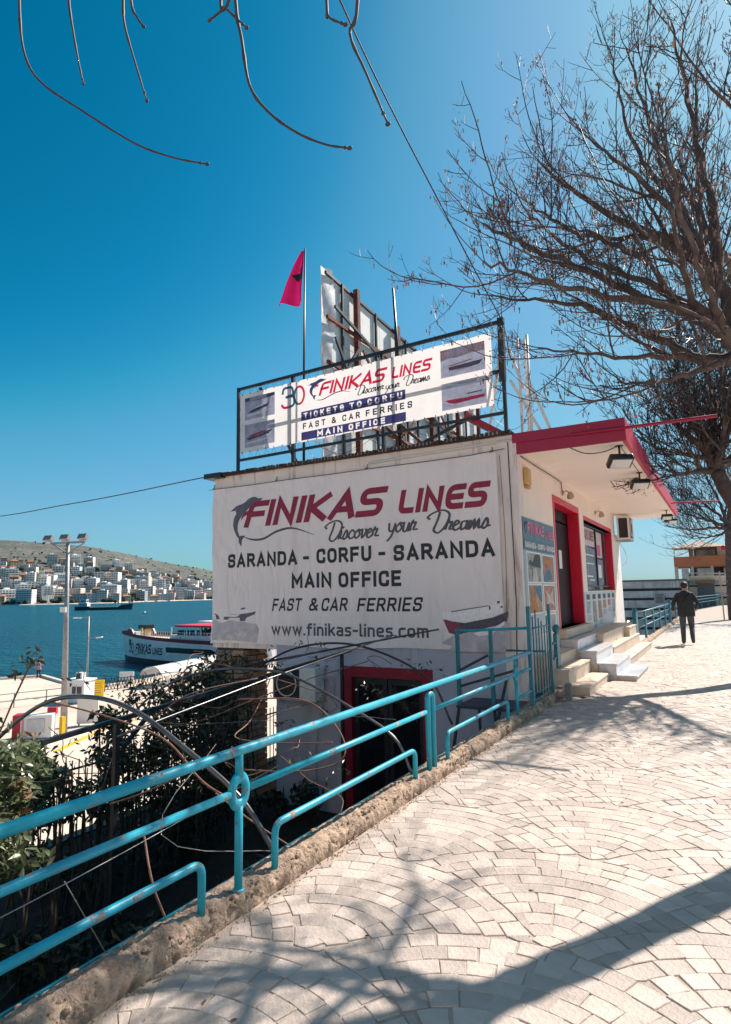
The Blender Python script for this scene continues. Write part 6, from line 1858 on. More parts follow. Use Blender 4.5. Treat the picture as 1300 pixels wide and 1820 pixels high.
# second and third stretch of railing
def rail_run(pts, nm, label, base_z=.1, every=2.1, hgt=.82, ball_ends=(True, True)):
    t = thing(nm, (pts[0][0], pts[0][1], base_z), label, 'railing')
    for z in (hgt, hgt - .22, hgt - .44):
        MB().tube([(p[0], p[1], z + base_z) for p in pts], .026 if z == hgt else .02, 8).build('rail', BLUED, parent=t, smooth=True)
    for a, c in zip(pts[:-1], pts[1:]):
        a, c = Vector(a), Vector(c); L = (c - a).length; n = max(1, round(L / every))
        for i in range(1, n):
            p = a.lerp(c, i / n); MB().box(p.x - .03, p.x + .03, p.y - .09, p.y + .09, base_z - .05, base_z + hgt - .02).build('post', BLUED, parent=t)
    for k, p in enumerate((pts[0], pts[-1])):
        if ball_ends[k]:
            MB().box(p[0] - .05, p[0] + .05, p[1] - .17, p[1] + .17, base_z - .05, base_z + hgt + .05).build('end_post', BLUED, parent=t, bevel=.01)
            MB().ball((p[0], p[1], base_z + hgt + .10), (.07, .12, .09), 12, 8).build('ball', BLUED, parent=t, smooth=True)
    return t
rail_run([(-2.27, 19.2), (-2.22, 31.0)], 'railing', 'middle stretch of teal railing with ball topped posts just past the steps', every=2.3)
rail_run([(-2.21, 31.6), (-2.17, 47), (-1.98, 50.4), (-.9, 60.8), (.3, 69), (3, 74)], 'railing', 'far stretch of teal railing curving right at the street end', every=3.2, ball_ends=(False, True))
# shrub behind the far railing
# ---------------------------------------------------------------- foliage helpers
def leaf_cloud(mb, c, rad, n, size, rg, flat=.5, shell=.35):
    for i in range(n):
        while True:
            v = Vector((rg.uniform(-1, 1), rg.uniform(-1, 1), rg.uniform(-1, 1)))
            if shell < v.length < 1: break
        p = Vector(c) + Vector((v.x * rad[0], v.y * rad[1], v.z * rad[2]))
        s = size * rg.uniform(.6, 1.3)
        nrm = (v.normalized() * .5 + Vector((rg.gauss(0, .6), rg.gauss(0, .6), rg.gauss(.5, .5)))).normalized()
        u = nrm.orthogonal().normalized(); u = (Matrix.Rotation(rg.uniform(0, 6.28), 3, nrm) @ u)
        w = nrm.cross(u)
        mb.add([tuple(p - u * s), tuple(p - u * s * .15 + w * s * .42 + nrm * s * .10), tuple(p + u * s + nrm * -s * .12), tuple(p - u * s * .15 - w * s * .42 + nrm * s * .10)], [(0, 1, 2), (0, 2, 3)], rg.random())
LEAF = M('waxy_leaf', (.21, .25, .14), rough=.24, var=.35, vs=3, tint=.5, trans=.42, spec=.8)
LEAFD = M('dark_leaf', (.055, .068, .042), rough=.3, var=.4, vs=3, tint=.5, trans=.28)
LEAFB = M('browned_leaf', (.23, .11, .045), rough=.6, var=.4, vs=5, trans=.2)
BARKV = M('vine_bark', (.20, .11, .085), rough=.9, var=.35, vs=20)
BARKD = M('dark_stem', (.05, .04, .032), rough=.9, var=.3, vs=10)
def shrub(label, loc, blobs, stems, leaf, size, dens, seed, cat='shrub', brown=0, stem_r=.012):
    rg = random.Random(seed)
    t = thing('shrub', loc, label, cat)
    b = MB()
    for c, rad in blobs:
        vol = rad[0] * rad[1] * rad[2]
        n = int(dens * (vol ** .67))
        for q in range(max(1, int(n / 60))):
            cc = (c[0] + rg.uniform(-.7, .7) * rad[0], c[1] + rg.uniform(-.7, .7) * rad[1], c[2] + rg.uniform(-.7, .7) * rad[2])
            leaf_cloud(b, cc, tuple(r * rg.uniform(.25, .5) for r in rad), 60, size, rg, shell=.05)
    b.build('foliage', leaf, parent=t, kind='stuff')
    if brown:
        b = MB()
        for i in range(brown):
            c, rad = rg.choice(blobs)
            leaf_cloud(b, (c[0] + rg.uniform(-1, 1) * rad[0], c[1] + rg.uniform(-1, 1) * rad[1], c[2] + rg.uniform(-1, 1) * rad[2]), (.08, .08, .08), 8, size * .8, rg, shell=0)
        b.build('withered_leaves', LEAFB, parent=t, kind='stuff')
    b = MB()
    for i in range(stems):
        c, rad = rg.choice(blobs)
        x = c[0] + rg.uniform(-.8, .8) * rad[0]; y = c[1] + rg.uniform(-.8, .8) * rad[1]
        b.tube(smooth_path([(x + rg.uniform(-.15, .15), y + rg.uniform(-.15, .15), loc[2]), (x + rg.uniform(-.12, .12), y + rg.uniform(-.12, .12), (loc[2] + c[2]) / 2), (x, y, c[2] + rg.uniform(-.2, .6) * rad[2])], 5), [stem_r * 1.3] * 6 + [stem_r] * 4 + [stem_r * .5], 5)
    b.build('stems', BARKD, parent=t, kind='stuff')
    return t
# leafy mass on the left and hedge along the yard fence
shrub('sunlit broad leaved shrub spilling over the yard fence at the far left', (-6.6, 3.4, -2.3),
      [((-5.6, 2.6, .0), (.55, .55, .38)), ((-6.1, 3.3, .05), (.55, .5, .36)), ((-5.4, 2.1, -.45), (.6, .6, .5)), ((-6.4, 3.9, -.12), (.5, .45, .33)), ((-5.9, 2.9, -.55), (.7, .9, .35)), ((-5.2, 2.3, .08), (.4, .4, .3)), ((-4.6, 1.9, -.35), (.35, .35, .3))], 34, LEAF, .062, 7500, 1, brown=36)
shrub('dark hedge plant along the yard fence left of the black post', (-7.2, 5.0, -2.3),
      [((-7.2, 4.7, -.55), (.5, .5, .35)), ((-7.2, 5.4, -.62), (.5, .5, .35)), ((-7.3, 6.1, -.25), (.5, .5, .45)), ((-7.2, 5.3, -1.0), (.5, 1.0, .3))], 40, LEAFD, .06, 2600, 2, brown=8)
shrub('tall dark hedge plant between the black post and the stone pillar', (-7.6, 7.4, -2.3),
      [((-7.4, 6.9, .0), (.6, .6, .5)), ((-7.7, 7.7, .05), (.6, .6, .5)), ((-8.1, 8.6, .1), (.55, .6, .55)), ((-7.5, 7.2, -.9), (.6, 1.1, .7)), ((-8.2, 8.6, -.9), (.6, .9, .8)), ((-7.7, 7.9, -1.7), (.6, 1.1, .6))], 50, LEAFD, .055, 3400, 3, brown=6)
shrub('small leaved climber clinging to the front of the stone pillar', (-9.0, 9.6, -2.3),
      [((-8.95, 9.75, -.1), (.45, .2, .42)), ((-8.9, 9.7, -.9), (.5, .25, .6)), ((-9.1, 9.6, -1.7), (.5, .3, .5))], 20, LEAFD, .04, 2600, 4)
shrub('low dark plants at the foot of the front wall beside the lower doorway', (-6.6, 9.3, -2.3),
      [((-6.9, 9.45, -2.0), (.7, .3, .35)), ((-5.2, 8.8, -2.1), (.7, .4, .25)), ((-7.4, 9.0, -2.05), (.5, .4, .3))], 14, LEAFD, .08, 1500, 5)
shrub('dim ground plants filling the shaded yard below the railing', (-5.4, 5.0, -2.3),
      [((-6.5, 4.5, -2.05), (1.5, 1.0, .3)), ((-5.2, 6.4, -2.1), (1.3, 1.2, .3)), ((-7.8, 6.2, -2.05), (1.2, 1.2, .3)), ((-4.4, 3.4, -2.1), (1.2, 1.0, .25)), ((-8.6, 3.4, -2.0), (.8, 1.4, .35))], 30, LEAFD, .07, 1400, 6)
shrub('green shrub peeping out between the office wall and the middle railing', (-3.4, 23, -1),
      [((-3.3, 22.5, .35), (.6, 1.4, .5)), ((-3.6, 24.5, .2), (.6, 1.4, .5))], 8, LEAF, .07, 900, 7)
shrub('bright leafy tuft in the lower left corner behind the low rail', (-3.75, 1.45, -2.3),
      [((-3.9, 1.35, -.55), (.22, .22, .16)), ((-4.3, 1.6, -.35), (.25, .25, .15))], 10, LEAF, .05, 1500, 8)
# sprig of a climber that sticks up on the left
sg = thing('climber_sprig', (-4.6, 2.75, .2), 'dark leafy sprig sticking up on the left in front of the bay', 'plant')
MB().tube(smooth_path([(-5.0, 2.5, .1), (-4.78, 2.7, .55), (-4.62, 2.78, .95), (-4.52, 2.84, 1.22)], 6), .007, 6).build('stem', BARKV, parent=sg, smooth=True)
rg = random.Random(12); b = MB()
for c, n in (((-4.52, 2.84, 1.22), 26), ((-4.6, 2.78, 1.12), 10), ((-4.72, 2.72, .72), 9), ((-4.9, 2.62, .38), 20), ((-4.98, 2.6, .25), 30), ((-5.1, 2.7, .5), 26)): leaf_cloud(b, c, (.09, .09, .08), n, .035, rg, shell=0)
b.build('leaves', LEAFD, parent=sg, kind='stuff')

# ---------------------------------------------------------------- yard fence, trellis and vines
yf = thing('yard_fence', (-9.5, 5, -2.3), 'thin black bar fence along the outer edge of the shaded yard', 'fence')
for z in (-2.2, -1.12): MB().bar((-9.5, -4, z), (-9.5, 16, z), .03).build('rail', BLACKSTEEL, parent=yf)
for k in range(160):
    y = -3.9 + k * .125
    MB().box(-9.508, -9.492, y - .008, y + .008, -2.3, -.98 - .0).build('bar', BLACKSTEEL, parent=yf)
PIPEM = M('weathered_pipe', (.13, .13, .14), rough=.32, metal=.6, var=.3, dirt=(.09, .07, .06), dirt_amt=.6, ds=6)
tr = thing('trellis_frame', (-4.6, 4.5, -2.3), 'grey and black pipe arches of a bare trellis behind the blue railing', 'trellis')
MB().tube(smooth_path([(-6.5, 3, -1.5), (-6.15, 3, -.6), (-5.7, 3, .12), (-5.17, 3, .56), (-4.6, 3, .86), (-4.07, 3, .94), (-3.59, 3, .88), (-3.1, 3, .68), (-2.66, 3.02, .44), (-2.44, 3.1, .12)], 6), .0165, 10).build('arch_pipe', PIPEM, parent=tr, smooth=True)
MB().tube(smooth_path([(-6.6, 5, -.8), (-6.1, 5, .2), (-5.5, 5, .66), (-4.77, 5, .87), (-4.01, 5, .90), (-3.6, 5, .82), (-3.09, 5, .62), (-2.63, 5, .39), (-2.46, 5, .10)], 6), .013, 10).build('arch_pipe', PIPEM, parent=tr, smooth=True)
MB().tube(smooth_path([(-6.6, 7, -.8), (-6.1, 7, .35), (-5.5, 7, .80), (-4.77, 7, .99), (-4.01, 7, .95), (-3.2, 7, .62), (-2.9, 7, .1)], 6), .014, 8).build('arch_pipe', BLACKSTEEL, parent=tr, smooth=True)
MB().tube([(-4.0, 3.2, .63), (-4.0, 3.46, .66), (-4.0, 4.99, .83), (-4.0, 7.68, 1.07)], .009, 8).build('ridge_pipe', PIPEM, parent=tr, smooth=True)
MB().tube([(-4.7, 5, .87), (-4.25, 9.8, 1.02)], .014, 8).build('ridge_pipe', BLACKSTEEL, parent=tr, smooth=True)
MB().bar((-6.0, 4.78, -2.3), (-6.0, 4.78, .33), .055).build('post', BLACKSTEEL, parent=tr)
MB().bar((-6.0, 3.9, .24), (-6.0, 9.8, .62), .05, .05).build('side_bar', BLACKSTEEL, parent=tr)
MB().bar((-6.0, 4.9, .0), (-6.0, 5.3, .35), .04).build('side_bar', BLACKSTEEL, parent=tr)
MB().bar((-6.0, 9.5, -2.3), (-6.0, 9.5, .6), .05).build('post', BLACKSTEEL, parent=tr)
vn = thing('bare_vines', (-4.6, 5, -2.3), 'bare reddish vine stems curling over the trellis pipes', 'vine')
VP = [[(-4.6, 3.0, .88), (-3.9, 3.0, .82), (-3.3, 3.0, .72), (-2.95, 3.0, .5), (-2.7, 3.0, .42)],
      [(-3.1, 3.0, .62), (-3.45, 3.3, .40), (-3.9, 3.4, .20), (-4.3, 3.5, .05), (-4.45, 3.5, .0)],
      [(-3.9, 4.4, .72), (-3.3, 4.6, .72), (-2.95, 4.6, .50), (-2.85, 4.5, .30), (-3.1, 4.3, .22), (-3.6, 4.1, .22)],
      [(-6.0, 7.6, .6), (-5.2, 6.4, .45), (-4.6, 5.4, .30), (-4.1, 4.6, .33), (-3.3, 4.3, .42), (-2.75, 4.2, .5)],
      [(-3.4, 3.6, .2), (-3.1, 3.7, .0), (-2.8, 4.0, -.3), (-2.75, 4.3, -.5)],
      [(-5.6, 5.0, .5), (-5.2, 5.2, .9), (-4.6, 5.6, .75), (-4.2, 6.2, .5)],
      [(-5.0, 4.3, .40), (-4.6, 4.2, .62), (-4.3, 4.3, .78), (-4.0, 4.8, .85)],
      [(-5.8, 4.9, .3), (-5.3, 5.2, .25), (-4.8, 5.6, .45), (-4.5, 6.3, .62), (-4.2, 7.3, .75)],
      [(-3.0, 2.6, .3), (-2.8, 2.5, .1), (-2.7, 2.6, -.3), (-2.85, 2.7, -.8)]]
for p in VP: MB().tube(smooth_path(p, 7), .0065, 6).build('stem', BARKV, parent=vn, smooth=True)
rv = random.Random(31)
for i in range(26):
    x, y, z = rv.uniform(-6.6, -3.6), rv.uniform(3.8, 8.6), rv.uniform(-.1, .8)
    p = [(x, y, z)]; d = Vector((rv.uniform(-1, 1), rv.uniform(-1, 1), rv.uniform(-.5, .5))).normalized()
    for k in range(5):
        d = (d + Vector((rv.gauss(0, .4), rv.gauss(0, .4), rv.gauss(0, .35)))).normalized(); x, y, z = x + d.x * .22, y + d.y * .22, z + d.z * .18
        p.append((x, y, min(1.05, z)))
    MB().tube(smooth_path(p, 4), .0045, 5).build('stem', BARKV if i % 2 else BARKD, parent=vn, smooth=True)
b = MB()
for i in range(70):
    c = (rv.uniform(-6.6, -3.2), rv.uniform(4, 8.6), rv.uniform(-.2, .9)); leaf_cloud(b, c, (.1, .1, .08), 7, .03, rv, shell=0)
b.build('small_leaves', LEAFD, parent=vn, kind='stuff')

# ---------------------------------------------------------------- plane trees, bare in late winter
BARK = M('plane_bark', (.085, .062, .060), rough=.9, var=.4, vs=7, bump=.8, bs=25, dirt=(.19, .165, .15), dirt_amt=.55, ds=5)
TWIG = M('twig_bark', (.045, .033, .034), rough=.6, var=.3, vs=9)
DRY = M('dry_leaf', (.22, .14, .125), rough=.8, var=.4, vs=9, trans=.3)
def ribbon(mb, pts, r0, r1, n=3):
    k = len(pts) - 1
    mb.tube(pts, [r0 + (r1 - r0) * i / k for i in range(k + 1)], n, False)
def shoot(tw, dry, p, d, L, r, lev, rg, up=.12, k=5, dryp=.2):
    pts = [p]; dirs = []
    for i in range(k):
        d = (d + Vector((rg.gauss(0, .10), rg.gauss(0, .10), rg.gauss(0, .07) + up))).normalized()
        p = p + d * (L / k); pts.append(p); dirs.append(d)
    ribbon(tw, pts, r, max(.0022, r * .5), 4 if lev == 0 else 3)
    if lev < 2:
        n = rg.randint(2, 4) if lev == 0 else rg.randint(1, 3)
        for q in range(n):
            i = rg.randint(1 if lev == 0 else 2, k - 1); base = pts[i]; dd = dirs[i]
            side = dd.cross(Vector((rg.gauss(0, 1), rg.gauss(0, 1), rg.gauss(0, 1)))).normalized()
            shoot(tw, dry, base, (dd * .75 + side * rg.uniform(.5, 1.0)).normalized(), L * rg.uniform(.3, .55), r * .62, lev + 1, rg, up, 4, dryp)
    if rg.random() < dryp:
        q = pts[-1] if rg.random() < .4 else rg.choice(pts)
        for m in range(rg.randint(2, 5)):
            o = q + Vector((rg.gauss(0, .025), rg.gauss(0, .025), -rg.uniform(0, .07)))
            a = Vector((rg.gauss(0, 1), rg.gauss(0, 1), rg.gauss(0, .5))).normalized() * rg.uniform(.004, .011); l = Vector((0, 0, -rg.uniform(.015, .045)))
            dry.add([tuple(o - a), tuple(o + a), tuple(o + a * .6 + l), tuple(o - a * .6 + l * 1.1)], [(0, 1, 2, 3)])
def plane_tree(label, trunk, tr_r, limbs, seed, sc=1.0, step=.11, slen=(.5, 1.3), shr=.009, start=.18, up=.12, dryp=.2, cat='tree', group=None, loc=None, subs=4):
    rg = random.Random(seed)
    t = thing('plane_tree', loc or trunk[0], label, cat)
    tp_ = smooth_path(trunk, 6); k = len(tp_) - 1
    rr = [tr_r[0] + (tr_r[1] - tr_r[0]) * i / k + .012 * rg.uniform(-1, 1) for i in range(k + 1)]
    MB().tube(tp_, rr, 14).build('trunk', BARK, parent=t, smooth=True)
    tw, dry, br = MB(), MB(), MB()
    for pts, r0, r1 in limbs:
      if True:
        P = smooth_path(pts, 6); k = len(P) - 1
        P = [p + Vector((rg.gauss(0, .012), rg.gauss(0, .012), rg.gauss(0, .012))) * sc if 0 < i < k else p for i, p in enumerate(P)]
        MB().tube(P, [r0 + (r1 - r0) * (i / k) ** .8 for i in range(k + 1)], 9).build('limb', BARK, parent=t, smooth=True)
        tot = sum((P[i + 1] - P[i]).length for i in range(k))
        carriers = [(P, 1.0, tot * start)]
        for q_ in range(subs):
            fr = (q_ + rg.uniform(.2, .8)) / subs * .8 + .18; i = min(k - 1, int(fr * k))
            d = (P[i + 1] - P[i]).normalized(); side = d.cross(Vector((rg.gauss(0, 1), rg.gauss(0, 1), rg.gauss(0, 1)))).normalized()
            d = (d * .8 + side * rg.uniform(.5, .9) + Vector((0, 0, .1))).normalized(); p_ = P[i].copy(); L_ = rg.uniform(.7, 1.3) * sc * (1.1 - .5 * fr); B_ = [p_]
            for z_ in range(7):
                d = (d + Vector((rg.gauss(0, .12), rg.gauss(0, .12), rg.gauss(0, .08) + .06))).normalized(); p_ = p_ + d * L_ / 7; B_.append(p_)
            ra = min(.026 * sc, (r0 + (r1 - r0) * fr) * .5)
            br.tube(B_, [ra + (.006 * sc - ra) * z_ / 7 for z_ in range(8)], 6)
            carriers.append((B_, .8, L_ * .1))
        Pm, km = P, k
      for P, fsc, nxt in carriers:
        k = len(P) - 1
        tot = sum((P[i + 1] - P[i]).length for i in range(k)); acc = 0
        for i in range(k):
            seg = P[i + 1] - P[i]; L = seg.length
            while acc + L > nxt:
                f = (nxt - acc) / L; base = P[i] + seg * f; fr = nxt / tot
                d = seg.normalized(); side = d.cross(Vector((rg.gauss(0, 1), rg.gauss(0, 1), rg.gauss(0, 1)))).normalized()
                dd = (d * rg.uniform(.5, 1.0) + side * rg.uniform(.5, 1.1) + Vector((0, 0, .12))).normalized()
                shoot(tw, dry, base, dd, rg.uniform(*slen) * (1.1 - .45 * fr) * sc * fsc, shr * sc * rg.uniform(.7, 1.3), 0, rg, up, 5, dryp)
                nxt += step * sc * rg.uniform(.6, 1.4)
            acc += L
        shoot(tw, dry, P[-1], (P[-1] - P[-2]).normalized(), slen[1] * .7 * sc, min(r1, .006 * sc), 0, rg, up, 6, dryp)
    tw.build('twigs', TWIG, parent=t, kind='stuff')
    if br.v: br.build('branches', BARK, parent=t, kind='stuff', smooth=True)
    if dry.v: dry.build('dry_leaves', DRY, parent=t, kind='stuff')
    return t
F = (.33, 6.03, 3.62)
limA = [
 ([(.22, 6.6, 5.1), (.05, 7.3, 5.3), (-.15, 7.9, 5.5), (-.5, 8.3, 5.9)], .045, .010),
 ([(.22, 6.5, 4.8), (.35, 7.3, 5.0), (.25, 8.1, 5.1), (.0, 8.8, 5.3)], .04, .010),
 ([(.16, 6.2, 4.35), (-.05, 6.0, 4.9), (-.40, 5.8, 5.4), (-.75, 5.8, 5.9)], .05, .009),
 ([(.1, 6.3, 4.6), (-.3, 6.3, 5.0), (-.8, 6.5, 5.3), (-1.25, 6.6, 5.65)], .045, .008),
 ([(.20, 6.5, 4.9), (.0, 7.0, 5.8), (-.3, 7.3, 6.9), (-.5, 7.5, 8.2)], .05, .009),
 ([(.1, 6.0, 3.95), (-.25, 5.8, 4.25), (-.7, 5.8, 4.6), (-1.15, 5.8, 5.05), (-1.45, 5.8, 5.5)], .04, .008),
 ([F, (.02, 6.05, 3.62), (-.33, 6.1, 3.92), (-.68, 6.0, 4.16), (-.97, 5.9, 4.32), (-1.35, 5.8, 4.46), (-1.85, 5.7, 4.6)], .062, .007),
 ([F, (.22, 5.7, 3.6), (.12, 5.2, 3.7), (.0, 4.6, 3.95), (-.1, 4.1, 4.4)], .055, .010),
 ([(-.1, 6.05, 3.70), (-.5, 5.9, 3.72), (-.9, 5.7, 3.78), (-1.30, 5.5, 3.85)], .028, .008),
 ([(.25, 5.95, 3.60), (-.1, 5.7, 3.42), (-.40, 5.6, 3.38), (-.62, 5.6, 3.42)], .04, .008),
 ([F, (.12, 6.0, 3.9), (-.33, 5.7, 4.12), (-.92, 5.4, 4.5), (-1.38, 5.3, 4.81), (-1.7, 5.3, 5.1)], .06, .010),
 ([(.2, 6.0, 3.8), (-.2, 5.6, 4.0), (-.7, 5.4, 4.15), (-1.2, 5.2, 4.35), (-1.62, 5.0, 4.55)], .05, .009),
 ([F, (.22, 6.15, 4.2), (.02, 6.3, 4.80), (-.48, 6.2, 5.15), (-1.05, 6.2, 5.75), (-1.35, 6.2, 6.2)], .085, .010),
 ([(.02, 6.3, 4.80), (-.10, 6.5, 5.5), (-.35, 6.8, 6.1), (-.55, 7.1, 7.0), (-.66, 7.2, 8.0)], .05, .008),
 ([(-.35, 5.95, 4.6), (-.75, 6.0, 5.0), (-1.1, 6.0, 5.25), (-1.45, 5.9, 5.6)], .035, .008),
 ([(.15, 6.25, 4.5), (.22, 6.7, 5.2), (.17, 7.2, 6.14), (.08, 7.5, 7.4), (.0, 7.6, 8.4)], .07, .010),
 ([F, (.6, 6.3, 4.3), (1.0, 6.6, 5.2), (1.4, 6.9, 6.4), (1.5, 7.0, 7.8)], .09, .012),
 ([(.5, 6.2, 4.2), (.9, 5.6, 4.9), (1.2, 5.0, 5.6), (1.3, 4.4, 6.4)], .07, .012),
 ([(.4, 6.1, 4.0), (.5, 5.4, 4.5), (.45, 4.8, 5.2), (.3, 4.3, 6.0)], .06, .010),
 ([(.6, 6.3, 4.3), (1.3, 6.4, 4.8), (2.1, 6.5, 5.4), (2.8, 6.6, 6.1)], .07, .012),
 ([F, (.1, 5.6, 3.75), (-.05, 5.1, 3.95), (-.1, 4.6, 4.3)], .06, .010),
]
plane_tree('nearest bare plane tree whose crown reaches over the pavement from the right', [(1.5, 6.95, -.05), (1.12, 6.75, 1.2), (.84, 6.55, 2.3), (.52, 6.2, 3.15), F], (.155, .11), limA, 5, step=.18, slen=(.35, 1.0), shr=.0056, dryp=.34, start=.15, subs=3)
FC = (.06, 14.15, 3.95)
limC = [([FC, (-.15, 14, 4.4), (-.5, 13.7, 4.8), (-.9, 13.5, 5.3)], .12, .02), ([FC, (-.3, 13.9, 3.95), (-.6, 13.5, 3.85), (-.85, 13.3, 4.1)], .08, .015), ([FC, (.05, 14.2, 4.7), (.1, 14.2, 5.6), (-.1, 14.1, 6.5)], .13, .02),
        ([FC, (.3, 14.2, 4.8), (.6, 14.4, 5.7), (.9, 14.6, 6.8)], .12, .02), ([FC, (.2, 13.7, 4.5), (.3, 13.2, 5.2), (.2, 12.7, 6.0)], .09, .015), ([FC, (.0, 14.6, 4.6), (-.2, 15.2, 5.2), (-.6, 15.8, 6.0)], .10, .015),
        ([FC, (.6, 14.0, 4.4), (1.3, 13.8, 5.1), (2.0, 13.6, 5.9)], .11, .02), ([(-.05, 14.1, 4.2), (-.45, 13.8, 4.3), (-.95, 13.5, 4.45), (-1.3, 13.3, 4.8)], .06, .012), ([FC, (-.2, 13.8, 4.9), (-.4, 13.4, 5.6), (-.5, 13.2, 6.4)], .08, .015)]
plane_tree('second bare plane tree with a knobbly trunk leaning in behind the red arm', [(1.0, 14.3, -.05), (.80, 14.1, 1.4), (.46, 14.0, 2.8), (.22, 14.1, 3.5), FC], (.20, .14), limC, 9, sc=1.25, step=.105, slen=(.45, 1.1), shr=.0085, start=.1, dryp=.06, subs=7)
FD_ = (.42, 36, 4.55)
limD = [([FD_, (-.2, 35.8, 4.9), (-1.0, 35.5, 5.2), (-1.7, 35.2, 5.6)], .12, .02), ([FD_, (-.4, 35.9, 4.6), (-1.2, 35.6, 4.55), (-2.0, 35.3, 4.7)], .1, .02), ([FD_, (.2, 36, 5.6), (-.2, 36, 6.8), (-.6, 36, 8.0)], .12, .02), ([FD_, (.0, 36, 5.3), (-.8, 35.8, 6.1), (-1.5, 35.5, 6.9)], .1, .02),
        ([FD_, (.6, 36, 5.8), (.9, 36, 7.2), (1.0, 36, 8.4)], .12, .02), ([FD_, (1.2, 36.2, 5.2), (2.2, 36.4, 6.2)], .12, .02), ([FD_, (.0, 36.5, 4.3), (-.8, 36.8, 4.2), (-1.6, 37, 4.5)], .08, .02)]
plane_tree('farthest bare plane tree with a wide fan of upswept twigs before the balcony house', [(.24, 36.1, -.05), (.28, 36.1, 2), (.36, 36.05, 3.4), FD_], (.21, .17), limD, 13, sc=2.2, step=.10, slen=(.55, 1.1), shr=.0065, start=.1, up=.17, dryp=.03)
# tree behind the camera whose twig ends hang into the top of the picture
te = thing('plane_tree', (1.9, -1.8, 0), 'bare tree overhead whose few long twig tips hang into the top left sky', 'tree')
MB().tube(smooth_path([(1.9, -1.8, -.05), (1.75, -1.5, 1.8), (1.5, -1.0, 3.2), (.9, -.2, 4.5), (.1, .6, 5.5), (-1.2, 1.5, 6.2), (-2.6, 2.0, 6.5), (-3.7, 2.2, 6.4)], 5), [.22] * 6 + [.2] * 5 + [.15] * 6 + [.10] * 6 + [.06] * 6 + [.045] * 4 + [.03] * 3, 10).build('trunk', BARK, parent=te, smooth=True)
HANG = [[(-3.7, 2.2, 6.4), (-3.62, 1.95, 5.9), (-3.51, 1.9, 5.36), (-3.43, 1.9, 4.97), (-3.24, 1.9, 4.67), (-2.81, 1.9, 4.28), (-2.39, 1.9, 3.92), (-2.11, 1.9, 3.73), (-1.89, 1.9, 3.61)],
        [(-3.2, 2.1, 6.45), (-3.08, 1.95, 5.6), (-3.0, 1.9, 5.1), (-2.94, 1.9, 4.83), (-2.88, 1.9, 4.62), (-2.83, 1.9, 4.46)],
        [(-2.6, 2.0, 6.5), (-2.55, 1.92, 5.4), (-2.52, 1.9, 4.83), (-2.5, 1.9, 4.65), (-2.41, 1.9, 4.39), (-2.31, 1.9, 4.12)],
        [(-2.55, 1.92, 5.4), (-2.46, 1.9, 4.79), (-2.4, 1.9, 4.64), (-2.35, 1.9, 4.56)],
        [(-1.7, 1.7, 6.35), (-1.74, 1.85, 5.2), (-1.73, 1.9, 4.39), (-1.69, 1.9, 4.15), (-1.64, 1.9, 3.89), (-1.53, 1.9, 3.71), (-1.38, 1.9, 3.55), (-1.24, 1.9, 3.44), (-1.13, 1.9, 3.38)],
        [(-1.74, 1.88, 4.75), (-1.82, 1.9, 4.42), (-1.78, 1.9, 4.35), (-1.66, 1.9, 4.19)], [(-1.74, 1.89, 4.44), (-1.78, 1.9, 4.37), (-1.83, 1.9, 4.36), (-1.89, 1.9, 4.35)],
        [(-1.1, 1.5, 6.2), (-1.2, 1.8, 4.9), (-1.23, 1.9, 4.11), (-1.22, 1.9, 4.01), (-1.14, 1.9, 3.93)],
        [(-.9, 1.3, 6.0), (-1.0, 1.8, 4.8), (-1.08, 1.9, 4.02), (-1.12, 1.9, 3.88), (-1.05, 1.9, 3.67), (-.96, 1.9, 3.41)]]
rg = random.Random(3)
for p in HANG:
    P = smooth_path(p, 5); k = len(P) - 1
    rads = []
    for i in range(k + 1):
        r = .0092 - .0056 * i / k
        if i % 5 == 2: r *= 1.3
        rads.append(r)
    MB().tube(P, rads, 8).ball(tuple(P[-1]), (.012, .008, .008), 7, 5).ball(tuple(P[-2]), (.009, .007, .007), 7, 5).build('twig', TWIG, parent=te, smooth=True)
# stake beside the far tree
MB().bar((-.14, 35.9, 0), (-.16, 35.9, 2.4), .06).bar((-.14, 35.9, 1.9), (.3, 36.0, 1.9), .04).bar((-.14, 35.9, 1.2), (.3, 36.0, 1.2), .04).build('tree_stake', M('stake_wood', (.45, .3, .2)), label='pale wooden stake propping the farthest tree', cat='stake')

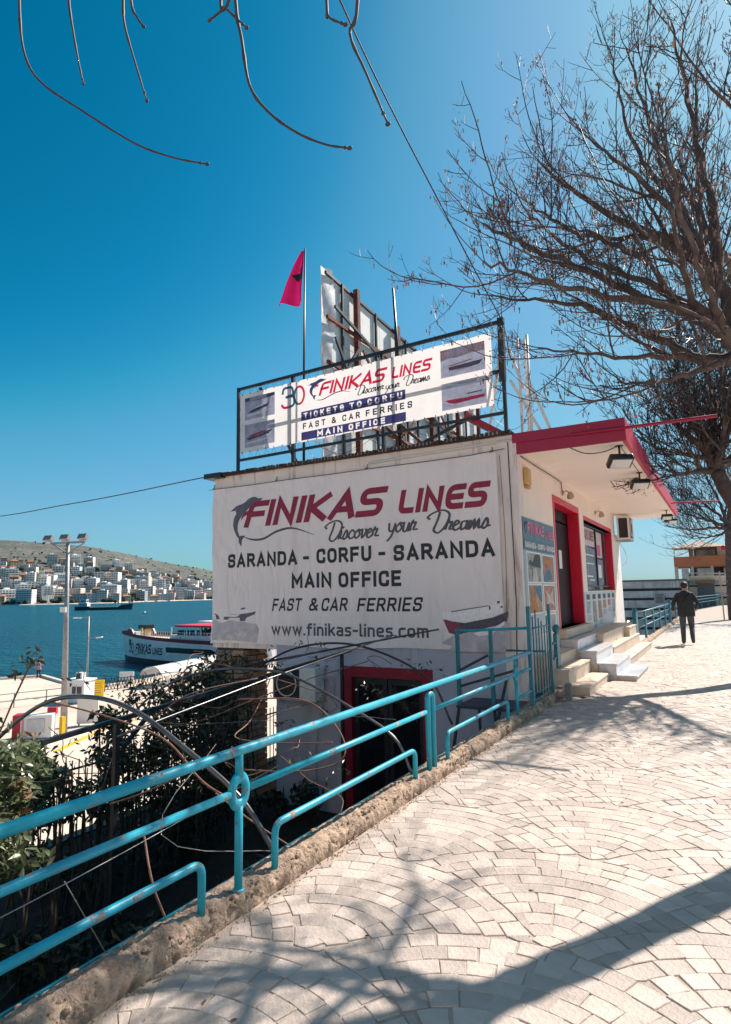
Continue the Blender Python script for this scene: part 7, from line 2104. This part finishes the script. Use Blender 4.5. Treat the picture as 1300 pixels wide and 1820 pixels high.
# ---------------------------------------------------------------- people
def figure(name, label, loc, mats, pose=0, rz=0.0, h=1.0):
    """mats: skin, jacket, trousers, shoes, hair"""
    V, E_, Rr = [], [], []
    def add(p, r, par=None):
        V.append(p); Rr.append(r if isinstance(r, tuple) else (r, r))
        if par is not None: E_.append((par, len(V) - 1))
        return len(V) - 1
    pel = add((0, 0, .96), (.165, .12)); sp1 = add((0, .01, 1.16), (.165, .12), pel); ch = add((0, .0, 1.36), (.19, .125), sp1); sh = add((0, 0, 1.47), (.10, .09), ch)
    nk = add((0, .02, 1.54), .062, sh); hd = add((0, .03, 1.61), (.072, .085), nk); ht = add((0, .035, 1.69), (.082, .10), hd); add((0, .03, 1.765), (.055, .065), ht)
    for s, kn, an, to in ((-1, (-.115, .05, .50), (-.12, -.03, .085), (-.13, .13, .04)), (1, (.11, .10, .52), (.125, -.20, .22), (.135, -.16, .04))):
        hp_ = add((s * .095, 0, .90), .105, pel); k1 = add(tuple((np.array((s * .1, 0, .90)) + np.array(kn)) / 2), .105, hp_); k = add(kn, .080, k1)
        cf = add(tuple((np.array(kn) * .6 + np.array(an) * .4)), .074, k); a = add(an, .066, cf); add(to, (.055, .045), a)
    for s, el, ha in ((-1, (-.33, -.06, 1.16), (-.34, .06, .92)), (1, (.33, -.05, 1.17), (.25, .15, 1.02))):
        so = add((s * .19, 0, 1.43), .078, ch); e = add(el, .056, so); w = add(tuple(np.array(el) * .25 + np.array(ha) * .75), .038, e); pm = add(ha, (.032, .04), w)
        for f in range(4): add((ha[0] + (f - 1.5) * .012, ha[1] + (f - 1.5) * .014 + .01, ha[2] - .075 - .012 * (f in (1, 2))), .009, pm)
        add((ha[0] - s * .03, ha[1] + .035, ha[2] - .03), .010, pm)
    me = bpy.data.meshes.new(name); me.from_pydata(V, E_, [])
    tmp = bpy.data.objects.new(name + '_tmp', me); COL.objects.link(tmp)
    sk = tmp.modifiers.new('skin', 'SKIN')
    for i, sv in enumerate(me.skin_vertices[0].data):
        sv.radius = Rr[i]
        sv.use_root = (i == 0)
    ss = tmp.modifiers.new('ss', 'SUBSURF'); ss.levels = 2
    dg = bpy.context.evaluated_depsgraph_get(); dg.update()
    m2 = bpy.data.meshes.new_from_object(tmp.evaluated_get(dg))
    bpy.data.objects.remove(tmp)
    for q in mats[:4]: m2.materials.append(q)
    for p in m2.polygons:
        c = p.center; p.use_smooth = True
        z = c.z
        if z < .10 or (c.x > .05 and c.y < -.2 and z < .15): mi = 3
        elif z > 1.535: mi = 0
        elif abs(c.x) > .2 and z < .955 + (.08 if c.x > 0 and c.y > .1 else 0): mi = 0
        elif z > .90 or abs(c.x) > .24: mi = 1
        else: mi = 2
        p.material_index = mi
    t = bpy.data.objects.new(name, m2); COL.objects.link(t); ORIG[t.name] = Vector((0, 0, 0))
    tag(t, label, 'person')
    b = MB().ball((0, .0, 1.70), (.100, .112, .105), 14, 9); b.build('hair', mats[4], parent=t, smooth=True)
    MB().ball((0, .145, 1.66), (.014, .02, .02), 6, 5).build('nose', mats[0], parent=t, smooth=True)
    for s in (-1, 1): MB().ball((s * .088, .03, 1.665), (.012, .02, .03), 6, 5).build('ear', mats[0], parent=t, smooth=True)
    # loose jacket over the trunk
    jk = MB(); N = 20
    prof = [(.225, .165, .80), (.228, .165, .92), (.215, .155, 1.08), (.222, .155, 1.24), (.232, .15, 1.36), (.205, .13, 1.46), (.10, .085, 1.53)]
    for rx_, ry_, z in prof:
        for j in range(N):
            a = 2 * PI * j / N; q = 1 + .03 * math.sin(a * 5 + z * 9)
            jk.v.append((rx_ * math.cos(a) * q, ry_ * math.sin(a) * q, z + .012 * math.sin(a * 3 + z * 5)))
    for i in range(len(prof) - 1):
        for j in range(N):
            j2 = (j + 1) % N; jk.f.append((i * N + j, i * N + j2, (i + 1) * N + j2, (i + 1) * N + j))
    jk.build('jacket', mats[1], parent=t, smooth=True)
    t.location = loc; t.rotation_euler = (0, 0, rz); t.scale = (h, h, h)
    return t
SKIN = M('skin', (.45, .26, .19), rough=.5, var=.05)
HAIR = M('dark_hair', (.018, .014, .012), rough=.6)
CAP = M('grey_cap', (.09, .09, .09), rough=.8)
pm_ = figure('person', 'man in dark jacket and trousers with a chest strap walking away along the pavement', (-1.03, 20.45, .005), [SKIN, M('jacket_black', (.022, .026, .030), rough=.8, var=.3, vs=8, bump=.6, bs=12), M('trousers_slate', (.055, .070, .080), rough=.85, var=.2, vs=8, bump=.5, bs=14), M('shoe_brown', (.06, .035, .03), rough=.6), HAIR], h=1.0)
b = MB(); b.tube(smooth_path([(.17, -.10, 1.47), (.05, -.172, 1.34), (-.10, -.172, 1.18), (-.21, -.10, 1.04)], 6), .014, 6)
b.build('bag_strap', M('strap_black', (.01, .01, .01)), parent=pm_, smooth=True)
pp = figure('person', 'tiny person in a pale top standing on the pier at the far left', (-58.4, 37.3, -5.9), [SKIN, M('top_mauve', (.32, .22, .26), rough=.9), M('jeans_dark', (.03, .035, .05), rough=.9), M('shoe_brown', (.06, .035, .03)), HAIR], rz=1.2, h=1.0)

# small litter on the paving
rl = random.Random(77); b = MB()
for i in range(60):
    y = rl.uniform(1.8, 14); x = rl.uniform(-2.2, .6); a = rl.uniform(0, 6.28); s_ = rl.uniform(.006, .02)
    c_, n_ = math.cos(a) * s_, math.sin(a) * s_
    b.add([(x - c_, y - n_, .002), (x + n_ * .5, y - c_ * .5, .004 + rl.random() * .006), (x + c_, y + n_, .003), (x - n_ * .5, y + c_ * .5, .003)], [(0, 1, 2, 3)])
b.build('leaf_litter', M('litter_brown', (.16, .09, .05), rough=.9, var=.4, vs=8), label='scraps of dry leaf scattered over the paving', kind='stuff')
